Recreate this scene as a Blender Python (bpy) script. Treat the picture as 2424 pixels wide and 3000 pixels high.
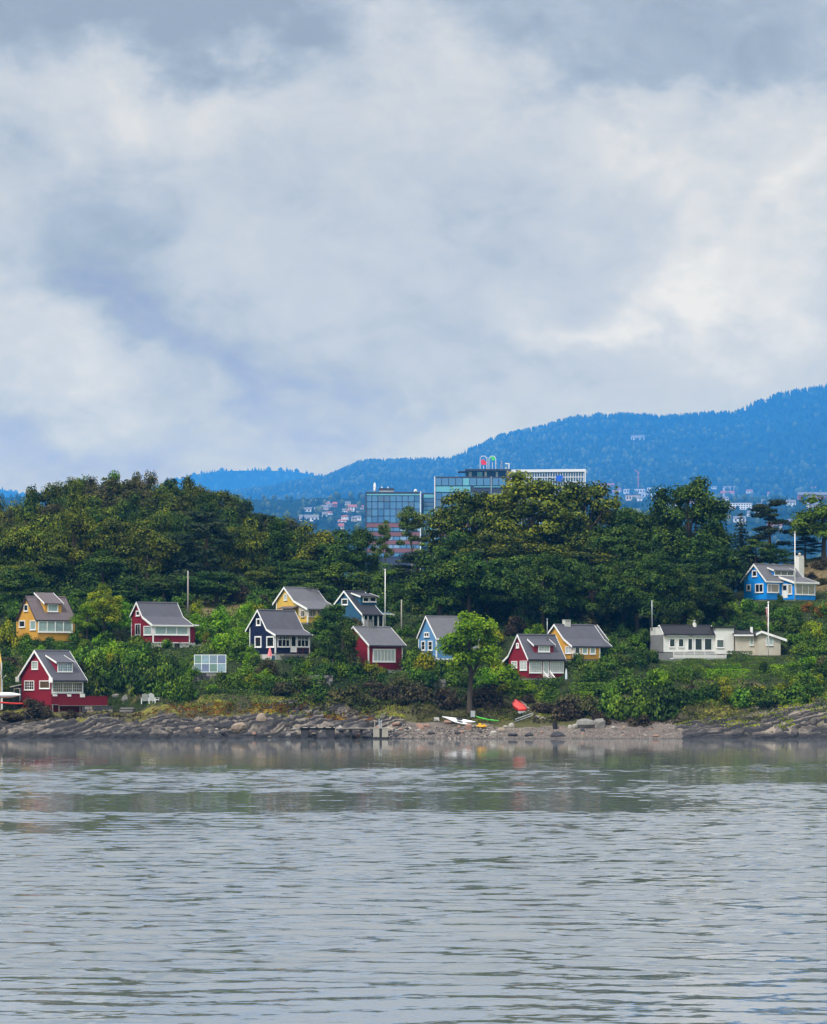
import bpy, math, random
import numpy as np
from mathutils import Vector, Matrix
rnd = random.Random(7)
for o in list(bpy.data.objects): bpy.data.objects.remove(o)
S = bpy.context.scene
COL = S.collection
R = math.radians

# ---------------------------------------------------------------- camera
F = 9600.0          # focal length in photograph pixels
CX, HZ = 1212.0, 2021.0
CAMZ = 6.0
cam = bpy.data.cameras.new('camera')
cam.sensor_fit = 'HORIZONTAL'; cam.sensor_width = 36.0
cam.lens = 36.0 * F / 2424.0
cam.shift_y = (HZ - 1500.0) / 2424.0
cam.clip_start = 0.5; cam.clip_end = 80000
co = bpy.data.objects.new('camera', cam); COL.objects.link(co)
co.location = (0, 0, CAMZ); co.rotation_euler = (R(90), 0, 0)
S.camera = co

# ---------------------------------------------------------------- sky, sun, exposure
SUN_EL, SUN_AZ = 52, 218     # compass style: 180 is behind the camera, 212 behind and to one side
S.view_settings.view_transform = 'Standard'; S.view_settings.look = 'None'
S.view_settings.gamma = 1; S.view_settings.use_curve_mapping = False
S.view_settings.exposure = 1.45
W = bpy.data.worlds.new('World'); S.world = W; W.use_nodes = True
def build_sky():
    nt = W.node_tree; nt.nodes.clear(); L = nt.links
    def N(t, **k):
        n = nt.nodes.new(t)
        for a, b in k.items(): setattr(n, a, b)
        return n
    def put(sock, v):
        if hasattr(v, 'is_output') or isinstance(v, bpy.types.NodeSocket): L.new(v, sock)
        else: sock.default_value = v
    def M(op, a, b=0.0, c=None):
        n = N('ShaderNodeMath', operation=op); put(n.inputs[0], a); put(n.inputs[1], b)
        if c is not None: put(n.inputs[2], c)
        return n.outputs[0]
    tc = N('ShaderNodeTexCoord'); d = tc.outputs['Generated']
    sp = N('ShaderNodeSeparateXYZ'); L.new(d, sp.inputs[0])
    az = M('ARCTAN2', sp.outputs[0], sp.outputs[1]); el = M('ARCSINE', sp.outputs[2])
    def fbm(scale, det, rough, sz, w=0.0, dist=0.0):
        mp = N('ShaderNodeMapping'); L.new(d, mp.inputs[0]); mp.inputs['Scale'].default_value = (1, 1, sz)
        mp.inputs['Location'].default_value = (w, w * .7, w * 1.3)
        n = N('ShaderNodeTexNoise'); L.new(mp.outputs[0], n.inputs['Vector'])
        n.inputs['Scale'].default_value = scale; n.inputs['Detail'].default_value = det
        n.inputs['Roughness'].default_value = rough; n.inputs['Distortion'].default_value = dist
        return n.outputs[0]
    # warp the azimuth / elevation a little so that cloud masses get ragged billowing rims
    w1 = fbm(26, 5, .58, 1.5, 1.7); w2 = fbm(26, 5, .58, 1.5, 5.1)
    azw = M('ADD', az, M('MULTIPLY', M('SUBTRACT', w1, .5), .075))
    elw = M('ADD', el, M('MULTIPLY', M('SUBTRACT', w2, .5), .075))
    tone = M('ADD', .50, M('MULTIPLY', M('SUBTRACT', fbm(9, 6, .55, 1.8, 3.0, .3), .5), .55))
    tone = M('ADD', tone, M('MULTIPLY', M('SUBTRACT', fbm(38, 8, .66, 1.6, 8.0, .6), .5), .62))
    tone = M('ADD', tone, M('MULTIPLY', M('SUBTRACT', fbm(120, 5, .6, 1.3, 2.0, .5), .5), .17))
    def blob(px, py, rx, ry, amp, rot=0.0, soft=1.0):
        a0 = (px - CX) / F; e0 = (HZ - py) / F
        x = M('SUBTRACT', azw, a0); y = M('SUBTRACT', elw, e0)
        c, s = math.cos(rot), math.sin(rot)
        u = M('DIVIDE', M('ADD', M('MULTIPLY', x, c), M('MULTIPLY', y, s)), rx / F)
        v = M('DIVIDE', M('SUBTRACT', M('MULTIPLY', y, c), M('MULTIPLY', x, s)), ry / F)
        q = M('ADD', M('MULTIPLY', u, u), M('MULTIPLY', v, v))
        return M('MULTIPLY', M('EXPONENT', M('MULTIPLY', M('POWER', q, soft), -1.0)), amp)
    BL = BLOBS
    for b in BL: tone = M('ADD', tone, blob(*b))
    cr = N('ShaderNodeValToRGB'); L.new(tone, cr.inputs[0])
    E = cr.color_ramp.elements
    cols = [(0.0, (.22, .235, .285)), (.25, (.29, .307, .35)), (.5, (.388, .384, .402)), (.72, (.458, .437, .428)), (1.0, (.60, .545, .487))]
    while len(E) < len(cols): E.new(.5)
    for e, (p, c) in zip(E, cols): e.position = p; e.color = (*c, 1)
    # overcast sky: gently brighter towards the zenith
    sn = M('MAXIMUM', sp.outputs[2], 0.0)
    g = M('ADD', SKY_GAIN * 10, M('MULTIPLY', M('SMOOTH_MAX', M('SUBTRACT', sn, .2), 0.0, .1), SKY_GAIN * 10 * ZEN))
    # the clouds lie beyond the hazy air: what the air takes from and adds to their light on the way in is allowed for,
    # so that seen from the ground the overcast is an even grey-white at every height
    cl = N('ShaderNodeVectorMath', operation='SCALE'); L.new(cr.outputs[0], cl.inputs[0]); L.new(g, cl.inputs['Scale'])
    T = M('EXPONENT', M('DIVIDE', -HAZE_D * HAZE_TOP, M('MAXIMUM', sp.outputs[2], HAZE_TOP / 29000.0)))
    hz = N('ShaderNodeVectorMath', operation='SCALE'); hz.inputs[0].default_value = tuple(10 * AIR_K * q for q in AIR_LIGHT); L.new(M('SUBTRACT', 1.0, T), hz.inputs['Scale'])
    sb = N('ShaderNodeVectorMath', operation='SUBTRACT'); L.new(cl.outputs[0], sb.inputs[0]); L.new(hz.outputs[0], sb.inputs[1])
    dv = N('ShaderNodeVectorMath', operation='SCALE'); L.new(sb.outputs[0], dv.inputs[0]); L.new(M('DIVIDE', 1.0, T), dv.inputs['Scale'])
    cl = N('ShaderNodeVectorMath', operation='MAXIMUM'); L.new(dv.outputs[0], cl.inputs[0]); cl.inputs[1].default_value = (.3, .3, .3)
    # clear air low down, between the clouds and the hills
    ns = N('ShaderNodeTexSky', sky_type='NISHITA'); ns.sun_disc = False
    ns.sun_elevation = R(SUN_EL); ns.sun_rotation = R(SUN_AZ)
    low = M('MULTIPLY', M('EXPONENT', M('MULTIPLY', M('MAXIMUM', el, 0.0), -16.0)), .05)
    mx = N('ShaderNodeMix', data_type='RGBA'); L.new(low, mx.inputs[0])
    L.new(cl.outputs[0], mx.inputs[6]); L.new(ns.outputs[0], mx.inputs[7])
    bg = N('ShaderNodeBackground'); L.new(mx.outputs[2], bg.inputs[0]); bg.inputs[1].default_value = 0.1
    out = N('ShaderNodeOutputWorld'); L.new(bg.outputs[0], out.inputs[0])
SKY_GAIN, ZEN = .50, 3.0
HAZE_COL, HAZE_D, HAZE_TOP = (.062, .385, 1.0), 6.2e-5, 2130.0
AIR_LIGHT, AIR_K = (.022, .118, .332), .72
BLOBS = [  # cloud masses: photo x, y, radii, amount, tilt, hardness
    (450, 20, 900, 190, -.50, .04, 1.5), (2050, 110, 700, 190, -.44, -.03, 1.4), (1300, 20, 500, 90, -.15, 0, 1),
    (420, 330, 420, 150, .20, 0, 1.2), (1350, 260, 330, 210, .18, .3, 1.0), (1800, 420, 260, 160, .20, -.5, 1),
    (250, 650, 420, 260, -.16, -.5, 1), (560, 960, 560, 150, -.30, -.62, 1.2), (900, 1180, 300, 130, -.13, -.2, 1),
    (90, 960, 330, 170, .30, -.4, 1.3), (300, 1130, 330, 130, .10, -.4, 1), (760, 1240, 240, 120, .2, .3, 1),
    (1120, 820, 520, 200, .10, 0, 1), (2060, 750, 330, 180, .34, .3, .9), (1870, 900, 300, 90, .20, .25, 1.0), (2230, 900, 260, 130, .16, -.2, 1), (1960, 560, 160, 70, .14, .4, 1),
    (2330, 480, 230, 260, .26, .5, 1.2), (1500, 760, 280, 120, -.16, .2, 1), (1780, 1120, 620, 90, -.10, 0, 1),
    (1250, 1270, 420, 70, .12, .1, 1), (230, 1290, 520, 120, -.24, 0, 1), (1120, 1200, 330, 70, -.09, .1, 1), (640, 1330, 300, 50, -.05, 0, 1), (2000, 240, 520, 60, -.10, -.1, 1), (1650, 1000, 200, 80, .10, .3, 1), (2250, 620, 120, 60, .12, .5, 1), (1830, 420, 60, 50, .14, 0, 1)]
build_sky()
sun = bpy.data.lights.new('sun', 'SUN'); sun.energy = 1.5; sun.angle = R(14); sun.color = (1, .965, .935)
so = bpy.data.objects.new('sun', sun); COL.objects.link(so)
_a, _e = R(SUN_AZ), R(SUN_EL)
sdir = Vector((math.sin(_a) * math.cos(_e), math.cos(_a) * math.cos(_e), math.sin(_e)))
so.rotation_euler = sdir.to_track_quat('Z', 'Y').to_euler()
C = S.cycles
C.use_denoising = True
C.max_bounces = 6; C.diffuse_bounces = 1; C.glossy_bounces = 3; C.transmission_bounces = 2
C.transparent_max_bounces = 8; C.volume_bounces = 1
C.caustics_reflective = False; C.caustics_refractive = False
C.sample_clamp_indirect = 4.0

# ---------------------------------------------------------------- helpers
def tag(o, label=None, cat=None, group=None, kind=None):
    if label: o['label'] = label
    if cat: o['category'] = cat
    if group: o['group'] = group
    if kind: o['kind'] = kind
    return o
def empty(name, loc, rz=0.0, label=None, cat=None, group=None):
    o = bpy.data.objects.new(name, None); COL.objects.link(o)
    o.location = loc; o.rotation_euler = (0, 0, rz); o.empty_display_size = .3
    return tag(o, label, cat, group)
class MB:
    """collects shapes into one mesh"""
    def __init__(s): s.v = []; s.f = []; s.m = []
    def add(s, vs, fs, m=0):
        b = len(s.v); s.v += [tuple(p) for p in vs]
        s.f += [tuple(i + b for i in f) for f in fs]; s.m += [m] * len(fs); return s
    def box(s, a, b, m=0):
        x0, x1 = sorted((a[0], b[0])); y0, y1 = sorted((a[1], b[1])); z0, z1 = sorted((a[2], b[2]))
        return s.add([(x0,y0,z0),(x1,y0,z0),(x1,y1,z0),(x0,y1,z0),(x0,y0,z1),(x1,y0,z1),(x1,y1,z1),(x0,y1,z1)],
                     [(0,3,2,1),(4,5,6,7),(0,1,5,4),(1,2,6,5),(2,3,7,6),(3,0,4,7)], m)
    def prism(s, poly, off, m=0):
        n = len(poly); off = Vector(off); p = [Vector(q) for q in poly]
        return s.add(p + [q + off for q in p], [tuple(range(n - 1, -1, -1)), tuple(range(n, 2 * n))] +
                     [(i, (i + 1) % n, n + (i + 1) % n, n + i) for i in range(n)], m)
    def hexa(s, p8, m=0):
        return s.add(p8, [(0,3,2,1),(4,5,6,7),(0,1,5,4),(1,2,6,5),(2,3,7,6),(3,0,4,7)], m)
    def tube(s, pts, rs, n=8, m=0):
        pts = [Vector(p) for p in pts]
        if not hasattr(rs, '__len__'): rs = [rs] * len(pts)
        b = len(s.v); k = len(pts)
        for i, p in enumerate(pts):
            t = (pts[min(i + 1, k - 1)] - pts[max(i - 1, 0)]).normalized()
            u = t.orthogonal().normalized(); w = t.cross(u)
            if abs(t.z) > .7:
                u = (Vector((1, 0, 0)) - t * t.x).normalized(); w = t.cross(u)
            for j in range(n):
                a = 2 * math.pi * j / n
                s.v.append(tuple(p + (u * math.cos(a) + w * math.sin(a)) * rs[i]))
        for i in range(k - 1):
            for j in range(n):
                s.f.append((b + i*n + j, b + i*n + (j+1) % n, b + (i+1)*n + (j+1) % n, b + (i+1)*n + j)); s.m.append(m)
        s.f.append(tuple(b + j for j in range(n - 1, -1, -1))); s.f.append(tuple(b + (k-1)*n + j for j in range(n))); s.m += [m, m]
        return s
    def mesh(s, name, mats, smooth=False):
        me = bpy.data.meshes.new(name); me.from_pydata(s.v, [], s.f)
        for m in (mats if isinstance(mats, (list, tuple)) else [mats]): me.materials.append(m)
        me.polygons.foreach_set('material_index', s.m)
        if smooth: me.polygons.foreach_set('use_smooth', [True] * len(s.f))
        me.update(); return me
    def build(s, name, mats, parent=None, smooth=False):
        return link(name, s.mesh(name, mats, smooth), parent)
def link(name, me, parent=None):
    o = bpy.data.objects.new(name, me); COL.objects.link(o)
    if parent: o.parent = parent
    return o
def np_mesh(name, V, Q, mat, attrs=None, smooth=False):
    """fast mesh from numpy verts and constant-size faces; attrs: name -> per-face or per-vertex floats"""
    me = bpy.data.meshes.new(name); V = np.asarray(V, np.float32); Q = np.asarray(Q, np.int32)
    k = Q.shape[1]
    me.vertices.add(len(V)); me.vertices.foreach_set('co', V.ravel())
    me.loops.add(Q.size); me.loops.foreach_set('vertex_index', Q.ravel())
    me.polygons.add(len(Q)); me.polygons.foreach_set('loop_start', np.arange(0, Q.size, k, dtype=np.int32))
    if smooth: me.polygons.foreach_set('use_smooth', np.ones(len(Q), bool))
    me.update(calc_edges=True)
    for nme, a in (attrs or {}).items():
        dom = 'FACE' if len(a) == len(Q) else 'POINT'
        at = me.attributes.new(nme, 'FLOAT', dom); at.data.foreach_set('value', np.asarray(a, np.float32))
    if mat: me.materials.append(mat)
    return me

# ---- numpy value noise
def _h(ix, iy, seed):
    n = (ix.astype(np.int64) * 374761393 + iy.astype(np.int64) * 668265263 + seed * 1442695041) & 0xffffffff
    n = ((n ^ (n >> 13)) * 1274126177) & 0xffffffff
    return ((n ^ (n >> 16)) & 0xffff) / 65535.0
def vnoise(x, y, seed=0):
    x = np.asarray(x, float); y = np.asarray(y, float)
    ix = np.floor(x); iy = np.floor(y); fx = x - ix; fy = y - iy
    fx = fx*fx*(3-2*fx); fy = fy*fy*(3-2*fy)
    a = _h(ix, iy, seed); b = _h(ix+1, iy, seed); c = _h(ix, iy+1, seed); d = _h(ix+1, iy+1, seed)
    return (a*(1-fx)+b*fx)*(1-fy)+(c*(1-fx)+d*fx)*fy
def fbm2(x, y, seed=0, o=4, g=.5):
    s = 0; a = 1; t = 0
    for i in range(o):
        s = s + a * vnoise(x * 2**i, y * 2**i, seed + i * 17); t += a; a *= g
    return s / t
def sstep(a, b, x):
    t = np.clip((np.asarray(x, float) - a) / (b - a), 0, 1); return t*t*(3-2*t)

# ---------------------------------------------------------------- materials
MATS = {}
def nodes(name):
    m = bpy.data.materials.new(name); m.use_nodes = True
    nt = m.node_tree; b = nt.nodes['Principled BSDF']
    return m, nt, b
def lnk(nt, a, b): nt.links.new(a, b)
def noise(nt, scale, det=4, rough=.55, vec=None, dist=0.0):
    n = nt.nodes.new('ShaderNodeTexNoise'); n.inputs['Scale'].default_value = scale
    n.inputs['Detail'].default_value = det; n.inputs['Roughness'].default_value = rough
    n.inputs['Distortion'].default_value = dist
    if vec is not None: lnk(nt, vec, n.inputs['Vector'])
    return n.outputs[0]
def coords(nt, kind='Object', scale=(1,1,1), rot=(0,0,0)):
    if kind == 'World': o = nt.nodes.new('ShaderNodeNewGeometry').outputs['Position']
    else: o = nt.nodes.new('ShaderNodeTexCoord').outputs[kind]
    mp = nt.nodes.new('ShaderNodeMapping'); lnk(nt, o, mp.inputs[0])
    mp.inputs['Scale'].default_value = scale; mp.inputs['Rotation'].default_value = rot
    return mp.outputs[0]
def ramp(nt, fac, stops):
    r = nt.nodes.new('ShaderNodeValToRGB'); lnk(nt, fac, r.inputs[0]); E = r.color_ramp.elements
    while len(E) < len(stops): E.new(.5)
    for e, (p, c) in zip(E, stops):
        e.position = p; e.color = (*c, 1) if len(c) == 3 else c
    return r.outputs[0]
def mixc(nt, fac, a, b, mode='MIX'):
    m = nt.nodes.new('ShaderNodeMix'); m.data_type = 'RGBA'; m.blend_type = mode
    for s, v in ((m.inputs[0], fac), (m.inputs[6], a), (m.inputs[7], b)):
        if isinstance(v, bpy.types.NodeSocket): lnk(nt, v, s)
        elif isinstance(v, (int, float)): s.default_value = v
        else: s.default_value = (*v, 1)
    return m.outputs[2]
def math_(nt, op, a, b=0.0):
    n = nt.nodes.new('ShaderNodeMath'); n.operation = op
    for s, v in ((n.inputs[0], a), (n.inputs[1], b)):
        if isinstance(v, bpy.types.NodeSocket): lnk(nt, v, s)
        else: s.default_value = v
    return n.outputs[0]
def bump(nt, b, h, strength=.4, dist=.05):
    n = nt.nodes.new('ShaderNodeBump'); n.inputs['Strength'].default_value = strength; n.inputs['Distance'].default_value = dist
    lnk(nt, h, n.inputs['Height']); lnk(nt, n.outputs[0], b.inputs['Normal']); return n
def attr(nt, name):
    a = nt.nodes.new('ShaderNodeAttribute'); a.attribute_name = name; return a.outputs['Fac']
def scalec(c, k): return tuple(min(1, x * k) for x in c)

def paint(name, c, boards=0.0, rough=.55, vertical=False, wear=.26):
    """painted timber; boards = board width in metres (fine relief)"""
    if name in MATS: return MATS[name]
    m, nt, b = nodes(name); b.inputs['Roughness'].default_value = rough; b.inputs['Specular IOR Level'].default_value = .3
    v = coords(nt)
    n1 = noise(nt, 1.3, 4, .6, v); n2 = noise(nt, 14, 3, .6, v)
    col = mixc(nt, n1, scalec(c, 1 - wear), scalec(c, 1 + wear * .6))
    col = mixc(nt, math_(nt, 'MULTIPLY', n2, .18), col, scalec(c, .72))
    lnk(nt, col, b.inputs['Base Color'])
    if boards:
        w = nt.nodes.new('ShaderNodeTexWave'); w.wave_type = 'BANDS'; w.bands_direction = 'X' if vertical else 'Z'; w.wave_profile = 'SAW'
        lnk(nt, v, w.inputs['Vector']); w.inputs['Scale'].default_value = .3142 / boards
        bump(nt, b, w.outputs['Fac'], .7, .025)
    MATS[name] = m; return m
def plain(name, c, rough=.6, metal=0.0, spec=.4, var=.12, scale=2.0):
    if name in MATS: return MATS[name]
    m, nt, b = nodes(name); b.inputs['Roughness'].default_value = rough; b.inputs['Metallic'].default_value = metal
    b.inputs['Specular IOR Level'].default_value = spec
    n1 = noise(nt, scale, 4, .6, coords(nt))
    lnk(nt, mixc(nt, n1, scalec(c, 1 - var), scalec(c, 1 + var)), b.inputs['Base Color'])
    MATS[name] = m; return m
def roofing(name, c):
    if name in MATS: return MATS[name]
    m, nt, b = nodes(name); b.inputs['Roughness'].default_value = .75; b.inputs['Specular IOR Level'].default_value = .35
    v = coords(nt)
    n1 = noise(nt, .9, 5, .65, v); n2 = noise(nt, 9, 3, .7, v)
    col = ramp(nt, n1, [(.25, scalec(c, .82)), (.55, c), (.85, scalec(c, 1.22))])
    col = mixc(nt, math_(nt, 'MULTIPLY', n2, .35), col, scalec(c, .75))
    w = nt.nodes.new('ShaderNodeTexWave'); w.bands_direction = 'Z'; w.wave_profile = 'SAW'; lnk(nt, v, w.inputs['Vector']); w.inputs['Scale'].default_value = .9
    lnk(nt, col, b.inputs['Base Color'])
    bump(nt, b, math_(nt, 'ADD', math_(nt, 'MULTIPLY', w.outputs['Fac'], .5), n2), .5, .03)
    MATS[name] = m; return m
def glass(name, c, rough=.08, spec=.6):
    if name in MATS: return MATS[name]
    m, nt, b = nodes(name); b.inputs['Roughness'].default_value = rough; b.inputs['Specular IOR Level'].default_value = spec
    n1 = noise(nt, 1.7, 2, .5, coords(nt))
    lnk(nt, mixc(nt, n1, scalec(c, .7), scalec(c, 1.25)), b.inputs['Base Color'])
    MATS[name] = m; return m
def foliage(name, dark, lite, warm, trans=.12, wa=.92):
    if name in MATS: return MATS[name]
    m, nt, b = nodes(name)
    t = attr(nt, 'tint'); oi = nt.nodes.new('ShaderNodeObjectInfo')
    n1 = noise(nt, .45, 3, .6, coords(nt, 'World'))
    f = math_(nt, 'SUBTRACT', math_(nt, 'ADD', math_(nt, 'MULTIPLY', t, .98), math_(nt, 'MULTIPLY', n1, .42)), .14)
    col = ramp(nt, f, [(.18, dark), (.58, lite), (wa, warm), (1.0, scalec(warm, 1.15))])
    hs = nt.nodes.new('ShaderNodeHueSaturation'); lnk(nt, col, hs.inputs['Color'])
    lnk(nt, math_(nt, 'ADD', .485, math_(nt, 'MULTIPLY', oi.outputs['Random'], .03)), hs.inputs['Hue'])
    lnk(nt, math_(nt, 'ADD', .8, math_(nt, 'MULTIPLY', oi.outputs['Random'], .4)), hs.inputs['Value'])
    lnk(nt, hs.outputs[0], b.inputs['Base Color'])
    b.inputs['Roughness'].default_value = .6; b.inputs['Specular IOR Level'].default_value = .07
    tr = nt.nodes.new('ShaderNodeBsdfTranslucent'); lnk(nt, hs.outputs[0], tr.inputs[0])
    mx = nt.nodes.new('ShaderNodeMixShader'); mx.inputs[0].default_value = trans
    lnk(nt, b.outputs[0], mx.inputs[1]); lnk(nt, tr.outputs[0], mx.inputs[2])
    lnk(nt, mx.outputs[0], nt.nodes['Material Output'].inputs[0])
    MATS[name] = m; return m

# ---------------------------------------------------------------- the lie of the land
KT = [-260, -120, -30, -6, 0, 4, 8, 12, 16, 22, 30, 45, 60, 80, 120, 180, 260, 330, 900]
KZ = [-3, -3, -1.5, -.7, -.05, .6, 1.35, 2.3, 3.6, 6.2, 9.5, 13.5, 17, 19.5, 21, 17, 4, -2.5, -3]
def shore_off(x):
    return 2.2 * (vnoise(np.asarray(x) * .11, 0.5, 3) - .5) + 1.2 * (vnoise(np.asarray(x) * .4, 1.5, 5) - .5)
def beachness(x):
    x = np.asarray(x, float)
    return sstep(-4.5, 2.5, x) * (1 - sstep(30, 36, x))
def raw_z(x, y):
    x = np.asarray(x, float); y = np.asarray(y, float)
    t = y - 400 - shore_off(x)
    z = np.interp(t, KT, KZ)
    # a smoother, lower bank behind the shingle beach
    zb = np.interp(t, [-30, -2, 0, 5, 9, 13, 17, 22, 30], [-1.5, -.25, 0, .55, 1.0, 2.1, 3.8, 6.2, 9.5])
    z = np.where(t < 30, z + (zb - z) * beachness(x), z)
    z = z + 14.5 * np.exp(-((x + 47) / 31) ** 2) * np.exp(-((y - 575) / 44) ** 2)
    z = z + 6.0 * np.exp(-((x - 61) / 9.5) ** 2 - ((y - 492) / 12) ** 2)
    z = z + 1.8 * sstep(34, 46, x) * np.exp(-((t - 11) / 7) ** 2)
    z = z + (fbm2(x * .09, y * .09, 11) - .5) * 2.2 * sstep(6, 26, t) + (fbm2(x * .35, y * .35, 12, 3) - .5) * .8 * sstep(4, 14, t)
    return z
PADS = []
def land_z(x, y):
    z = raw_z(x, y); x = np.asarray(x, float); y = np.asarray(y, float)
    for (cx, cy, r, pz) in PADS:
        w = 1 - sstep(.9, 1.7, np.hypot(x - cx, y - cy) / r)
        z = z + (pz - z) * w
    return z
def X(px, y): return (px - CX) / F * y
def Z(py, y): return CAMZ + (HZ - py) / F * y
def PX(x, y): return CX + F * x / y
def PY(z, y): return HZ - F * (z - CAMZ) / y
def ground(px, py, y0=396.0, y1=640.0, fn=raw_z, step=.1):
    """where the line of sight through a point of the photograph meets the ground"""
    ys = np.arange(y0, y1, step); zs = fn(X(px, ys), ys)
    k = np.nonzero(PY(zs, ys) <= py)[0]
    i = k[0] if len(k) else len(ys) - 1
    return float(X(px, ys[i])), float(ys[i]), float(zs[i])
# ================================================================ STRUCTURE
# ---- water
def m_water():
    m, nt, b = nodes('sea_water')
    b.inputs['Base Color'].default_value = (.125, .143, .148, 1); b.inputs['Roughness'].default_value = .04
    b.inputs['IOR'].default_value = 1.45
    big = noise(nt, .03, 3, .5, coords(nt, 'World', (1, .5, 1)))                # wind patches
    def slopes(sx, sy, a, det=2, seed=0.0, rot=0.0):
        mp = coords(nt, 'World', (sx, sy, 1), (0, 0, rot)); n = nt.nodes.new('ShaderNodeTexNoise'); n.inputs['Scale'].default_value = 1; n.inputs['Detail'].default_value = det
        n.inputs['Distortion'].default_value = .4; n.noise_dimensions = '4D'; n.inputs['W'].default_value = seed; lnk(nt, mp, n.inputs['Vector'])
        s_ = nt.nodes.new('ShaderNodeVectorMath'); s_.operation = 'SUBTRACT'; lnk(nt, n.outputs[1], s_.inputs[0]); s_.inputs[1].default_value = (.5, .5, .5)
        k = nt.nodes.new('ShaderNodeVectorMath'); k.operation = 'MULTIPLY'; lnk(nt, s_.outputs[0], k.inputs[0]); k.inputs[1].default_value = (a * .55, a, 0); return k.outputs[0]
    def vadd(a, b2):
        n = nt.nodes.new('ShaderNodeVectorMath'); n.operation = 'ADD'; lnk(nt, a, n.inputs[0]); lnk(nt, b2, n.inputs[1]); return n.outputs[0]
    v = None
    for q in WAVES:
        e = slopes(*q); v = e if v is None else vadd(v, e)
    sx = nt.nodes.new('ShaderNodeSeparateXYZ'); g = nt.nodes.new('ShaderNodeNewGeometry'); lnk(nt, g.outputs['Position'], sx.inputs[0])
    # sheltered water by the shore is calmer
    calm = nt.nodes.new('ShaderNodeMapRange'); calm.interpolation_type = 'SMOOTHSTEP'
    calm.inputs[1].default_value = 200; calm.inputs[2].default_value = 300; calm.inputs[3].default_value = 1.0; calm.inputs[4].default_value = .12
    lnk(nt, math_(nt, 'ADD', sx.outputs[1], math_(nt, 'MULTIPLY', math_(nt, 'SUBTRACT', big, .5), 120.0)), calm.inputs[0])
    patch = nt.nodes.new('ShaderNodeMapRange'); patch.inputs[1].default_value = .35; patch.inputs[2].default_value = .65
    patch.inputs[3].default_value = .6; patch.inputs[4].default_value = 1.2; lnk(nt, big, patch.inputs[0])
    k = nt.nodes.new('ShaderNodeVectorMath'); k.operation = 'SCALE'; lnk(nt, v, k.inputs[0]); lnk(nt, math_(nt, 'MULTIPLY', calm.outputs[0], patch.outputs[0]), k.inputs['Scale'])
    u = nt.nodes.new('ShaderNodeVectorMath'); u.operation = 'ADD'; lnk(nt, k.outputs[0], u.inputs[0]); lnk(nt, g.outputs['Normal'], u.inputs[1])
    nn = nt.nodes.new('ShaderNodeVectorMath'); nn.operation = 'NORMALIZE'; lnk(nt, u.outputs[0], nn.inputs[0]); lnk(nt, nn.outputs[0], b.inputs['Normal'])
    return m
# wave sets: x and y frequency, steepness, detail, seed, heading
WAVES = [(.28, .30, .04, 2, 2.0, -.08), (1.2, 2.2, .07, 2, 3.0, .1), (2.6, 6.0, .10, 2, 4.0, 0)]
def build_water():
    mat = m_water(); rs = np.random.RandomState(2)
    ys = [42.0]
    while ys[-1] < 330: ys.append(ys[-1] + .17 + .13 * (ys[-1] - 42) / 290)
    ys = np.array(ys); xs = np.arange(-62, 62.01, .5); gx, gy = np.meshgrid(xs, ys)
    z = np.zeros_like(gx); n = 56
    for i in range(n):
        Lw = .62 * (5.0 ** rs.rand()); k = 2 * np.pi / Lw; th = rs.normal(0, .42) + .12; a = SLOPE * math.sqrt(2 / n) / k
        z += a * np.sin(k * (gx * math.sin(th) + gy * math.cos(th)) + rs.rand() * 6.28 + 1.2 * (fbm2(gx * .07 + i, gy * .05, 200 + i, 2) - .5))
    ruf = .35 + 1.3 * sstep(.35, .68, fbm2(gx * .022, gy * .035, 221, 3))
    z *= (.78 + .22 * sstep(55, 150, gy)) * ruf * (1 - .88 * sstep(200, 300, gy + 70 * (fbm2(gx * .05, gy * .03, 223, 2) - .5)))
    z *= sstep(42, 46, gy) * (1 - sstep(318, 330, gy)) * (1 - sstep(56, 62, np.abs(gx)))
    V = np.stack([gx, gy, z], -1).reshape(-1, 3); Q = grid_faces(len(xs), len(ys))
    x0, x1, y0, y1 = xs[0], xs[-1], ys[0], ys[-1]; b = len(V)
    fr = np.array([(-900, -60), (900, -60), (900, 1750), (-900, 1750), (x0, y0), (x1, y0), (x1, y1), (x0, y1)]); V = np.concatenate([V, np.concatenate([fr, np.zeros((8, 1))], 1)])
    Q = np.concatenate([Q, np.array([(0, 1, 5, 4), (1, 2, 6, 5), (2, 3, 7, 6), (3, 0, 4, 7)]) + b])
    tag(link('water', np_mesh('water', V, Q, mat, smooth=True)), kind='structure')
SLOPE = .064

# ---- ground materials
def m_ground():
    m, nt, b = nodes('hillside_ground'); b.inputs['Roughness'].default_value = .9; b.inputs['Specular IOR Level'].default_value = .1
    v = coords(nt, 'World')
    n1 = noise(nt, .22, 5, .6, v); n2 = noise(nt, 1.7, 5, .65, v); dry = attr(nt, 'dry')
    green = ramp(nt, n2, [(.3, (.010, .016, .006)), (.55, (.026, .038, .011)), (.75, (.06, .062, .02))])
    tan = ramp(nt, n2, [(.25, (.05, .045, .02)), (.55, (.16, .12, .06)), (.8, (.26, .2, .12))])
    f = math_(nt, 'ADD', dry, math_(nt, 'MULTIPLY', math_(nt, 'SUBTRACT', n1, .5), .9))
    lnk(nt, mixc(nt, ramp(nt, f, [(.4, (0, 0, 0)), (.6, (1, 1, 1))]), green, tan), b.inputs['Base Color'])
    bump(nt, b, n2, .8, .4); return m
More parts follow.
